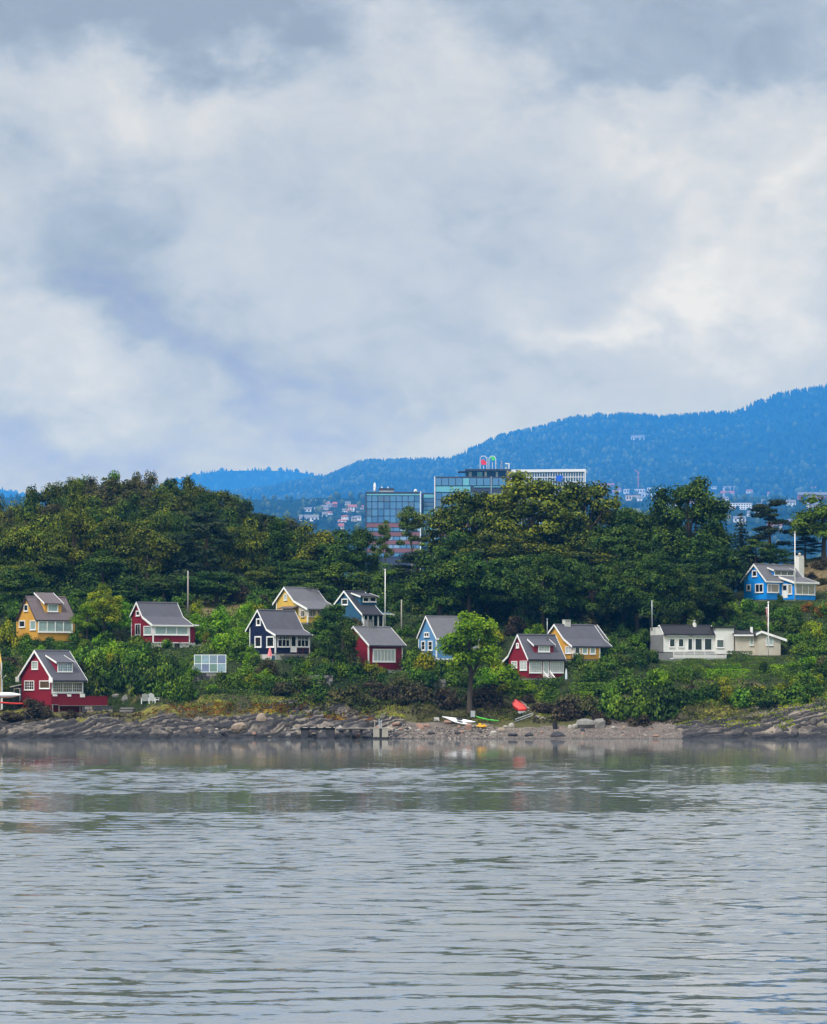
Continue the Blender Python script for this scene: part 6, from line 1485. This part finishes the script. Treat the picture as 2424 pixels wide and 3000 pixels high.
lnk(nt, ramp(nt, attr(nt, 'tint'), [(0, (.025, .025, .027)), (.4, (.10, .086, .077)), (.75, (.21, .17, .14)), (1, (.42, .37, .32))]), b.inputs['Base Color'])
tag(link('pebbles', np_mesh('pebbles', V.reshape(-1, 3), Q, mp, {'tint': np.repeat(rs.rand(n), 10)})), kind='stuff')

# ---- docks
y = 401.2; o = empty('dock', (X(880, y), y, 0), 0, 'dark low stone dock with a plank top beside the boulders', 'dock'); Wd = X(983, y) - X(880, y); zt = Z(2131, y)
k = 0; q = 0.0
while q < Wd - .1:
    m = MB(); m.box((q, -.9, zt - .07), (min(q + .30, Wd), 1.3, zt + .01 * (k % 2))); m.build('plank', [WOODP, WOODD][k % 3 == 0], o); q += .315; k += 1
m = MB(); m.box((.1, -.7, -.8), (1.0, 1.2, zt - .3)); m.build('pier', STONEK, o); m = MB(); m.box((Wd - 1.15, -.75, -.8), (Wd - .1, 1.2, zt - .3)); m.build('pier', STONEK, o)
for q in (-.6, .1, .8): m = MB(); m.box((.02, q, zt - .29), (Wd - .02, q + .18, zt - .075)); m.build('beam', WOODD, o)
o = empty('jetty', (X(985, y), y, 0), 0, 'narrow plank jetty on two dark legs reaching the wooden crate', 'jetty'); Wd = X(1094, y) - X(985, y); zt = Z(2133, y)
for r_ in range(3): m = MB(); m.box((0, -.5 + r_ * .34, zt - .06), (Wd, -.5 + r_ * .34 + .31, zt + .005 * r_)); m.build('plank', WOODP, o)
m = MB(); m.box((X(1018, y) - X(985, y), -.55, zt - .22), (X(1068, y) - X(985, y), .5, zt - .065)); m.build('beam', WOODD, o)
for p in (1028, 1059): a = X(p, y) - X(985, y); m = MB(); m.hexa([(a - .12, -.3, -.9), (a + .12, -.3, -.9), (a + .12, .2, -.9), (a - .12, .2, -.9), (a - .16, -.4, zt - .223), (a + .16, -.4, zt - .223), (a + .16, .3, zt - .223), (a - .16, .3, zt - .223)]); m.build('leg', WOODD, o)
o = empty('dock_crate', (X(1094, y), y - .6, 0), R(-2), 'pale crate like landing of upright planks at the jetty end', 'landing stage'); Wd = X(1138, y) - X(1094, y); zt = Z(2134, y); zb = Z(2160, y)
m = MB(); m.box((.04, .06, zb - .5), (Wd - .04, 1.3, zt - .05)); m.build('core', WOODD, o)
for k in range(12):
    if k in (5, 6): continue
    a = k * Wd / 12; m = MB(); m.box((a + .01, 0, zb + .02 * (k % 3)), (a + Wd / 12 - .012, .055, zt)); m.build('plank', WOODL, o)
m = MB(); m.box((-.03, -.03, zt + .002), (Wd + .03, 1.35, zt + .07)); m.build('top', WOODL, o); m = MB(); m.box((-.02, -.04, zb - .35), (Wd + .02, .05, zb - .005)); m.build('sill', WOODD, o)
for p, tp in ((1098, 2110), (1111, 2106), (1117, 2109)):
    a = X(p, y) - X(1094, y); m = MB(); m.box((a - .05, .3, zt + .072), (a + .05, .4, Z(tp, y))); m.build('post', GALV if p > 1105 else WOODP, o)
m = MB(); a = X(1111, y) - X(1094, y); b2 = X(1117, y) - X(1094, y)
for k in range(4): m.box((a + .051, .33, zt + .2 + k * .2), (b2 - .051, .37, zt + .24 + k * .2))
m.build('ladder_rung', GALV, o)
# path of bare grit up the bank
m = MB(); rows_ = [(2108, 1590, 26), (2098, 1572, 24), (2086, 1556, 18), (2074, 1545, 14), (2062, 1534, 10), (2054, 1528, 8)]; pts = []
for rw, p, w in rows_:
    l = G(p - w / 2, rw); r_ = G(p + w / 2, rw); pts.append(((l[0], l[1], l[2] + .05), (r_[0], r_[1], r_[2] + .05)))
for a, b in zip(pts[:-1], pts[1:]): m.add([a[0], a[1], b[1], b[0]], [(0, 1, 2, 3)])
tag(m.build('path', plain('path_grit', (.24, .215, .185), .95, spec=.05, var=.35, scale=2)), kind='structure')
# ================================================================ THE CITY FAR BEHIND
YO = 2400.0
FG = [glass('office_glass_%s' % n_, c, .12, .6) for n_, c in (('deep', (.05, .14, .29)), ('blue', (.08, .20, .37)), ('teal', (.08, .21, .38)), ('slate', (.08, .15, .25)))]
AQUA = glass('aqua_glass', (.14, .42, .52), .15); BRICK = plain('office_brick', (.20, .075, .06), .8, var=.2, scale=.1); DARKF = plain('dark_cladding', (.035, .03, .04), .6); WHF = plain('white_cladding', (.72, .74, .76), .5, var=.05)
def xo(px): return X(px, YO)
def zo(py): return Z(py, YO)
def facade(o, px0, px1, rows, bays, y, mats, name='glass_panel', gap=.25):
    """storeys between the given photo rows, each split into panes; alike panes share a mesh"""
    w = (xo(px1) - xo(px0)) / bays
    for r0, r1 in zip(rows[:-1], rows[1:]):
        H = zo(r0) - zo(r1); me = {}
        for b in range(bays):
            mt = rnd.choice(mats)
            if mt.name not in me:
                m = MB(); m.box((gap, 0, gap), (w - gap, .5, H - gap)); me[mt.name] = m.mesh(name, mt)
            p = link(name, me[mt.name], o); p.location = (xo(px0) - o.location.x + b * w, y - YO, zo(r1))
o = empty('office_building', (xo(1072), YO, 0), 0, 'lower dark glass office block with brick banded floors and a roof dish', 'office building')
x0, x1 = 0, xo(1234) - xo(1072)
m = MB(); m.box((x0, .6, 0), (x1, 42, zo(1443))); m.build('core', DARKF, o)
facade(o, 1072, 1232, [1452, 1470, 1491, 1512, 1532], 9, YO, FG)
m = MB(); m.box((x0, -.3, zo(1451)), (x1, .59, zo(1447))); m.build('light_band', AQUA, o); m = MB(); m.box((x0, -.4, zo(1446.5)), (x1, .59, zo(1441))); m.build('parapet', DARKF, o)
for r in (1533, 1559, 1583, 1607):
    m = MB(); m.box((x0, -.35, zo(r + 12)), (x1, .59, zo(r))); m.build('brick_band', BRICK, o)
    facade(o, 1072, 1232, [r + 12, r + 24], 8, YO, [FG[1], glass('pale_office_glass', (.22, .34, .50), .15), FG[1]])
for p in (1071, 1231): m = MB(); m.box((xo(p) - xo(1072), -.8, 0), (xo(p) - xo(1072) + .7, .55, zo(1440))); m.build('edge_fin', WHF if p > 1100 else DARKF, o)
o2 = empty('glass_link', (xo(1236), YO + 6, 0), 0, 'recessed glass link between the two office blocks', 'office building')
w = xo(1273) - xo(1236); m = MB(); m.box((0, .6, 0), (w, 30, zo(1443))); m.build('core', DARKF, o2)
for i, r in enumerate(range(1447, 1600, 12)):
    m = MB(); m.box((1.5, 0, zo(r + 10)), (w - .2, .55, zo(r))); m.build('glass_panel', FG[(i * 3 + 1) % 4] if i % 4 else AQUA, o2)
o3 = empty('office_tower', (xo(1274), YO, 0), 0, 'taller glass office tower with dark rooftop loggia and aqua band', 'office building')
x1 = xo(1496) - xo(1274); m = MB(); m.box((0, .6, 0), (x1, 45, zo(1396))); m.build('core', DARKF, o3)
facade(o3, 1274, 1438, [1400, 1423], 8, YO, [FG[2], FG[1], FG[2], FG[1], AQUA]); facade(o3, 1442, 1482, [1400, 1423], 2, YO, [FG[2], FG[1]])
m = MB(); m.box((.4, -.1, zo(1441)), (xo(1379) - xo(1274), .59, zo(1425))); m.build('aqua_band', AQUA, o3); m = MB(); m.box((xo(1388) - xo(1274), -.1, zo(1427.5)), (xo(1482) - xo(1274), .59, zo(1425))); m.build('light_band', AQUA, o3)
facade(o3, 1274, 1482, [1443, 1464, 1485, 1506, 1527, 1534], 10, YO, FG)
for r in (1534, 1559, 1583):
    m = MB(); m.box((.2, -.35, zo(r + 12)), (x1, .59, zo(r))); m.build('brick_band', BRICK, o3); facade(o3, 1274, 1490, [r + 12, r + 24], 9, YO, [FG[1], FG[2]])
for p, mt in ((1274, WHF), (1439.5, plain('grey_fin', (.3, .34, .38), .6))): m = MB(); m.box((xo(p) - xo(1274) - .3, -.9, 0), (xo(p) - xo(1274) + .4, .55, zo(1396))); m.build('edge_fin', mt, o3)
m = MB(); m.box((xo(1484) - xo(1274), -.6, 0), (x1, .59, zo(1376))); m.build('brick_corner', plain('plum_cladding', (.14, .07, .09), .7), o3)
m = MB(); m.box((xo(1363) - xo(1274), -1, zo(1378.5)), (x1 + .5, 30, zo(1374))); m.box((xo(1343) - xo(1274), 2, zo(1381)), (xo(1363) - xo(1274), 20, zo(1379))); m.build('loggia_roof', DARKF, o3)
m = MB(); m.box((xo(1366) - xo(1274), 9, zo(1395)), (xo(1484) - xo(1274), 30, zo(1379))); m.build('loggia_wall', plain('night_cladding', (.012, .018, .04), .5), o3)
for p, q, mt in ((1374, 1383, GALV), (1399, 1414, AQUA), (1421, 1427, WHF), (1454, 1460, WHF)): m = MB(); m.box((xo(p) - xo(1274), 5, zo(1395)), (xo(q) - xo(1274), 8.9, zo(1381))); m.build('loggia_box', mt, o3)
# white office with fins
YW = YO + 70; o4 = empty('white_office', (X(1497, YW), YW, 0), R(-7), 'long white office of upright fins with a blue sign', 'office building'); wl = (X(1712, YW) - X(1497, YW)) / math.cos(R(7))
zt = Z(1376, YW); m = MB(); m.box((0, 1.2, 0), (wl, 20, zt - 1)); m.build('core', FG[1], o4); m = MB(); m.box((-.5, -.8, zt - 2.0), (wl + .6, 20.5, zt)); m.build('roof_edge', WHF, o4)
fm = MB(); fm.box((0, 0, 0), (.42, 1.15, zt - 2.61)); fm = fm.mesh('fin', WHF)
for k in range(29): p = link('fin', fm, o4); p.location = (.2 + k * (wl - 1.2) / 28, 0, 0)
for k in range(7): m = MB(); z_ = zt - 6.2 - k * 3.6; m.box((.3, .3, z_), (wl - .3, 1.19, z_ + .6)); m.build('floor_edge', WHF, o4)
m = MB(); a = (X(1630, YW) - X(1497, YW)) / .9925; m.box((a, -.9, zt - 9.3), (a + 4.8, -.05, zt - 4.6)); m.build('sign_board', plain('sign_blue', (.01, .10, .62), .5), o4)
m = MB(); m.box((wl + .02, -1.0, 0), (wl + .9, 1.0, zt - .05)); m.build('edge_column', WHF, o4)
# rooftop pieces
o = empty('satellite_dish', (xo(1098), YO + 5, zo(1441)), R(25), 'white satellite dish on the lower office roof', 'satellite dish'); u = YO / F
m = MB(); m.tube([(0, 0, 0), (0, 0, 3.2)], .9, 8); m.build('mount', WHF, o, True)
n = 14; V = [(-.9, 0, 4.2)] + [(-.4 + .5 * r_, 2.0 * r_ * math.cos(6.283 * j / n), 4.2 + 2.9 * r_ * math.sin(6.283 * j / n)) for r_ in (.5, 1.0) for j in range(n)]
m = MB(); m.add(V, [(0, 1 + j, 1 + (j + 1) % n) for j in range(n)] + [(1 + j, 1 + n + j, 1 + n + (j + 1) % n, 1 + (j + 1) % n) for j in range(n)]); d = m.build('reflector', WHF, o); md = d.modifiers.new('thickness', 'SOLIDIFY'); md.thickness = .25
o = empty('plant_room', (xo(1112), YO + 5, zo(1441)), 0, 'dark rooftop plant room beside the satellite dish', 'plant room'); w = xo(1154) - xo(1112); m = MB(); m.box((0, 0, 0), (w, 6, 1.6)); m.build('base', GALV, o); m = MB(); m.box((-.4, -.4, 1.602), (w + .4, 6.4, 3.1)); m.build('louvre', DARKF, o)
for q in (.12, .55): m = MB(); m.box((w * q, 1, 3.102), (w * q + .9, 3, 4.2)); m.build('duct', WHF, o)
o = empty('roof_dome', (xo(1218), YO + 5, zo(1441)), 0, 'small pale dome on the lower office roof', 'roof vent'); m = MB(); m.tube([(0, 0, 0), (0, 0, 1.0), (0, 0, 1.9), (0, 0, 2.4)], [1.3, 1.3, .9, .1], 10); m.build('dome', WHF, o, True); m = MB(); m.tube([(0, -1.3, .9), (0, -1.45, .9)], .4, 8); m.build('hatch', DARKF, o)
def roofsign(px0, px1, mat, label, hi):
    o = empty('roof_sign', (xo(px0), YO + 8, zo(1374)), 0, label, 'roof sign'); w = xo(px1) - xo(px0); H = zo(1334) - zo(1374); s = .24
    P = [(0, 0), (0, H * .85), (w * .28, H), (w * .72, H), (w, H * .85), (w, 0)]
    m = MB()
    for a, b in zip(P[:-1], P[1:]): m.tube([(a[0], 0, a[1]), (b[0], 0, b[1])], s, 5)
    m.build('frame', WHF, o); m = MB()
    for q in (0, w): m.tube([(q, 3.5, 0), (q, 3.5, H * .8)], s * .8, 5); m.tube([(q, 0, H * .8), (q, 3.5, H * .8)], s * .7, 5)
    m.tube([(w * .5, 0, 0), (w * .5, 0, H * (.55 if hi else .3))], s, 5); m.build('bracing', WHF, o)
    m = MB()
    if hi: m.prism([(w * .12, -.3, H * .82), (w * .3, -.3, H * .96), (w * .7, -.3, H * .96), (w * .92, -.3, H * .84), (w * .92, -.3, H * .72), (w * .52, -.3, H * .66), (w * .48, -.3, H * .84)], (0, .5, 0))
    else: m.prism([(w * .08, -.3, H * .72), (w * .55, -.3, H * .74), (w * .92, -.3, H * .55), (w * .85, -.3, H * .36), (w * .2, -.3, H * .36)], (0, .5, 0))
    m.build('emblem', mat, o)
roofsign(1408, 1428, plain('sign_red', (.75, .02, .05), .5), 'hexagonal roof frame carrying a red emblem on the office tower', False)
roofsign(1434, 1454, plain('sign_green', (.06, .62, .10), .5), 'hexagonal roof frame carrying a green emblem on the office tower', True)
o = empty('antenna_mast', (xo(1471), YO + 8, zo(1374)), 0, 'slim pale lattice antenna on the office tower roof', 'antenna'); H = zo(1348) - zo(1374); m = MB()
for a, b in ((-.7, 0), (.7, 0), (0, 1)): m.tube([(a, b, 0), (a * .5, b * .5, H)], .13, 4)
m.build('lattice', GALV, o)
for k in range(5): m = MB(); z_ = H * (k + .5) / 5; m.box((-.7, -.1, z_), (.7, 1, z_ + .18)); m.build('brace', GALV, o)
o = empty('window_cradle', (xo(1481), YO + 6, zo(1374)), 0, 'white angled cleaning crane at the office tower corner', 'roof crane'); m = MB(); H = zo(1355) - zo(1374); w = xo(1494) - xo(1481); m.box((w - .7, 0, 0), (w, .8, H)); m.build('column', WHF, o); m = MB(); m.box((0, 0, H - .7), (w - .72, .8, H)); m.build('jib', WHF, o); m = MB(); m.box((0, 0, 0), (1.6, 1.2, 1.8)); m.build('cabin_box', GALV, o)

def mainland_z(x, y): return float(hill_z(np.array([x]), np.array([y]))[0])
# ---- houses of the far town
ROOFT = plain('tile_roof', (.32, .09, .06), .8); ROOFG = plain('grey_roof', (.16, .16, .17), .8); WW = plain('far_white_wall', (.78, .78, .77), .8, var=.05); WC = plain('far_cream_wall', (.62, .52, .42), .8); WR = plain('far_red_wall', (.34, .10, .08), .8)
WD = glass('far_window', (.03, .04, .06), .2)
def town(px0, px1, top, base, Yd, wall, roof, label, floors=2, bays=4, flat=False, rz=0.0, name='town_house'):
    Yd = ground((px0 + px1) / 2, base, 2700, 19000, hill_z, 10.0)[1] if Yd else 0
    o = empty(name, (X((px0 + px1) / 2, Yd), Yd, Z(base, Yd)), R(rz), label, 'house' if name == 'town_house' else 'building'); w = X(px1, Yd) - X(px0, Yd); H = Z(top, Yd) - Z(base, Yd); d = max(8, min(w * .5, 25)); e = H if flat else H * .62
    low = min(0, mainland_z(o.location.x, Yd) - o.location.z) - 6
    m = MB(); m.box((-w/2, -d/2, low), (w/2, d/2, e)); m.build('walls', wall, o)
    if flat: m = MB(); m.box((-w/2 - .5, -d/2 - .5, e + .01), (w/2 + .5, d/2 + .5, e + 1)); m.build('roof', roof, o)
    else: m = MB(); m.prism([(-w/2 - .6, -d/2 - .8, e - .2), (-w/2 - .6, 0, H), (-w/2 - .6, d/2 + .8, e - .2)], (w + 1.2, 0, 0)); m.build('roof', roof, o)
    if floors:
        fh = e / floors; bw = w / bays; me = MB(); me.box((0, 0, 0), (bw * .52, .3, fh * .5)); me = me.mesh('window', WD)
        for f in range(floors):
            for b in range(bays): q = link('window', me, o); q.location = (-w/2 + bw * (b + .24), -d/2 - .2, fh * (f + .28))
    return o
# ---- tower crane among the town roofs
ORANGE = plain('crane_orange', (.70, .20, .05), .5)
rt = random.Random(21)
for k in range(44):
    px = rt.uniform(1745, 2420) if k < 30 else rt.uniform(872, 1066); base = rt.uniform(1432, 1535) if k < 30 else rt.uniform(1468, 1545); w = rt.uniform(11, 24); wl, cn = rt.choice([(WW, 'white'), (WW, 'white'), (WC, 'cream')])
    town(px, px + w, base - rt.uniform(9, 14), base, 1, wl, rt.choice([ROOFT, ROOFG, ROOFG]), f'{cn} town house on the far slope ' + ('beyond the grove' if k < 30 else 'beside the office'), 2, 2, rz=rt.uniform(-25, 25))
YC = ground(1871, 1436, 2700, 19000, hill_z, 10.0)[1]; o = empty('tower_crane', (X(1871, YC), YC, mainland_z(0, YC)), 0, 'orange tower crane standing over the town roofs', 'crane'); H = Z(1384, YC) - mainland_z(0, YC)
def lattice(a, b, w, nm, p):
    a = Vector(a); b = Vector(b); d = b - a; n = max(3, int(d.length / (w * 1.6))); m = MB(); u = Vector((0, 1, 0)); v = d.normalized().cross(u)
    cs = [u * (w/2) + v * (w/2), u * (w/2) - v * (w/2), -u * (w/2) - v * (w/2), -u * (w/2) + v * (w/2)]
    for c in cs: m.tube([tuple(a + c), tuple(b + c)], .6, 4)
    for k in range(n):
        for c, e in ((0, 1), (2, 3), (1, 2)): m.tube([tuple(a + d * (k / n) + cs[c]), tuple(a + d * ((k + 1) / n) + cs[e])], .4, 3)
    m.build(nm, ORANGE, p)
lattice((0, 0, 0), (0, 0, H), 4.0, 'mast', o); lattice((3.5, 0, H - 2), (-16, 0, H + 11), 3.4, 'jib', o); m = MB(); m.box((1.6, -1.2, H - 3.5), (4.6, 1.2, H - .5)); m.build('counterweight', GALV, o); m = MB(); m.box((-1.2, -2.8, H - 4.5), (1.2, -1.35, H - 2)); m.build('cab', WHF, o)

for q in ((880, 900, 1487, 1500, 4300, WW, ROOFG, 'bright white house end at the wood edge below the hill', 1, 2), (900, 930, 1486, 1500, 4350, WW, ROOFG, 'long white house with its bright gable beside the white house end', 1, 3), (878, 934, 1508, 1528, 4000, WW, ROOFG, 'low pale terrace roofs just over the wood edge', 1, 5), (910, 926, 1463, 1470, 5600, WW, ROOFG, 'tiny white house alone on the hillside above the terrace', 1, 2),
          (955, 968, 1472, 1484, 5000, WC, ROOFT, 'small cream town house under red tiles in mid slope', 2, 2), (975, 988, 1470, 1488, 5000, WR, ROOFT, 'small red walled town house next to the cream one', 2, 2), (1003, 1016, 1490, 1502, 4400, WW, ROOFG, 'white town house, lowest by the office block edge', 2, 2), (1020, 1045, 1478, 1498, 4600, WW, ROOFT, 'white town house with red roof beside the office block', 2, 3),
          (1042, 1066, 1480, 1492, 4700, WC, ROOFT, 'cream town house with red roof touching the office block', 1, 3), (1044, 1064, 1497, 1508, 4200, WW, ROOFG, 'pair of white gables just beside the office block', 1, 2), (965, 978, 1516, 1526, 4000, WW, ROOFG, 'pale house top among dark pines', 1, 2), (992, 1008, 1533, 1556, 3600, WC, ROOFT, 'pinkish house standing over the pine tops', 2, 2), (1042, 1054, 1536, 1546, 3500, WW, ROOFG, 'round white gable at the office block foot', 1, 1),
          (1738, 1756, 1408, 1432, 5200, WW, ROOFG, 'white tall town house at the end of the white office', 3, 2), (1758, 1800, 1416, 1430, 5600, WR, ROOFT, 'faint red roofed house behind the grove top', 2, 3), (1795, 1812, 1436, 1452, 5000, WR, ROOFT, 'reddish house beside the pale spruce', 2, 2),
          (2112, 2152, 1438, 1458, 5200, WC, ROOFT, 'cream house with bright red roof above the long white block', 2, 4), (2120, 2165, 1424, 1438, 5700, WW, ROOFG, 'long white house on the slope above the red roof', 2, 5), (2085, 2100, 1424, 1432, 5800, WW, ROOFG, 'tiny white house in trees beside the domed tree', 1, 2), (2190, 2232, 1496, 1514, 4200, WW, ROOFG, 'white house group behind the dark spruce', 2, 4),
          (2303, 2332, 1464, 1486, 4600, WW, ROOFG, 'square white apartment house beyond the thin pine', 3, 3), (2338, 2378, 1442, 1462, 5200, WR, ROOFG, 'red walled house row high at the slope end', 2, 4), (2380, 2424, 1442, 1464, 5100, WR, ROOFG, 'second red house row cut by the picture edge', 2, 4), (2358, 2400, 1470, 1490, 4500, WC, ROOFG, 'cream block half behind the green pine', 2, 4),
          (2308, 2322, 1520, 1542, 3600, WW, ROOFG, 'white steep gable like a sail near the thin pine', 2, 1), (2330, 2346, 1522, 1544, 3600, WW, ROOFG, 'second white steep gable near the green pine', 2, 1), (2250, 2300, 1530, 1552, 3500, WC, ROOFT, 'cream house with red roof low behind the pines', 2, 4), (2150, 2185, 1512, 1530, 3900, WW, ROOFG, 'white low house beside the dark spruce top', 1, 3), (1950, 1975, 1470, 1486, 4400, WW, ROOFG, 'white house in the gap left of the domed tree'.replace('left of', 'beside'), 2, 2)):
    town(*q)
town(1828, 1890, 1434, 1446, 4700, WW, WW, 'long flat white building under the orange crane', 1, 8, True, name='town_block'); town(1897, 1946, 1429, 1442, 4900, WW, ROOFG, 'white colonnaded building near the crane', 1, 7, True, name='town_block'); town(1880, 1938, 1446, 1460, 4500, WW, ROOFG, 'pale lower block with dark openings below the crane', 1, 6, True, name='town_block')
town(2112, 2204, 1476, 1494, 4600, WW, WW, 'long white block angled across the town behind the domed tree', 3, 12, True, -14, name='town_block'); town(1834, 1876, 1452, 1466, 4400, WC, ROOFT, 'reddish low block at the crane foot', 1, 5, True, name='town_block')
town(1850, 1888, 1274, 1288, 9000, WW, ROOFG, 'white lodge alone high on the forested hill', 1, 6, name='lodge')

# ---- a label for each look-alike
ORD = ['first', 'second', 'third', 'fourth', 'fifth', 'sixth', 'seventh', 'eighth', 'ninth', 'tenth', 'eleventh', 'twelfth', 'thirteenth', 'fourteenth', 'fifteenth', 'sixteenth', 'seventeenth', 'eighteenth', 'nineteenth', 'twentieth'] + ['twenty-' + q for q in ('first', 'second', 'third', 'fourth', 'fifth', 'sixth', 'seventh', 'eighth', 'ninth')] + ['thirtieth']
by = {}
for o in S.objects:
    if o.parent is None and o.get('label'): by.setdefault(o['label'], []).append(o)
for lab, os_ in by.items():
    if len(os_) > 1:
        os_.sort(key=lambda o: o.location.x / o.location.y)
        for i, o in enumerate(os_):
            o['label'] = f"{lab}, {ORD[min(i, 29)]} from the ochre cabin end"; o['group'] = o.get('group') or lab
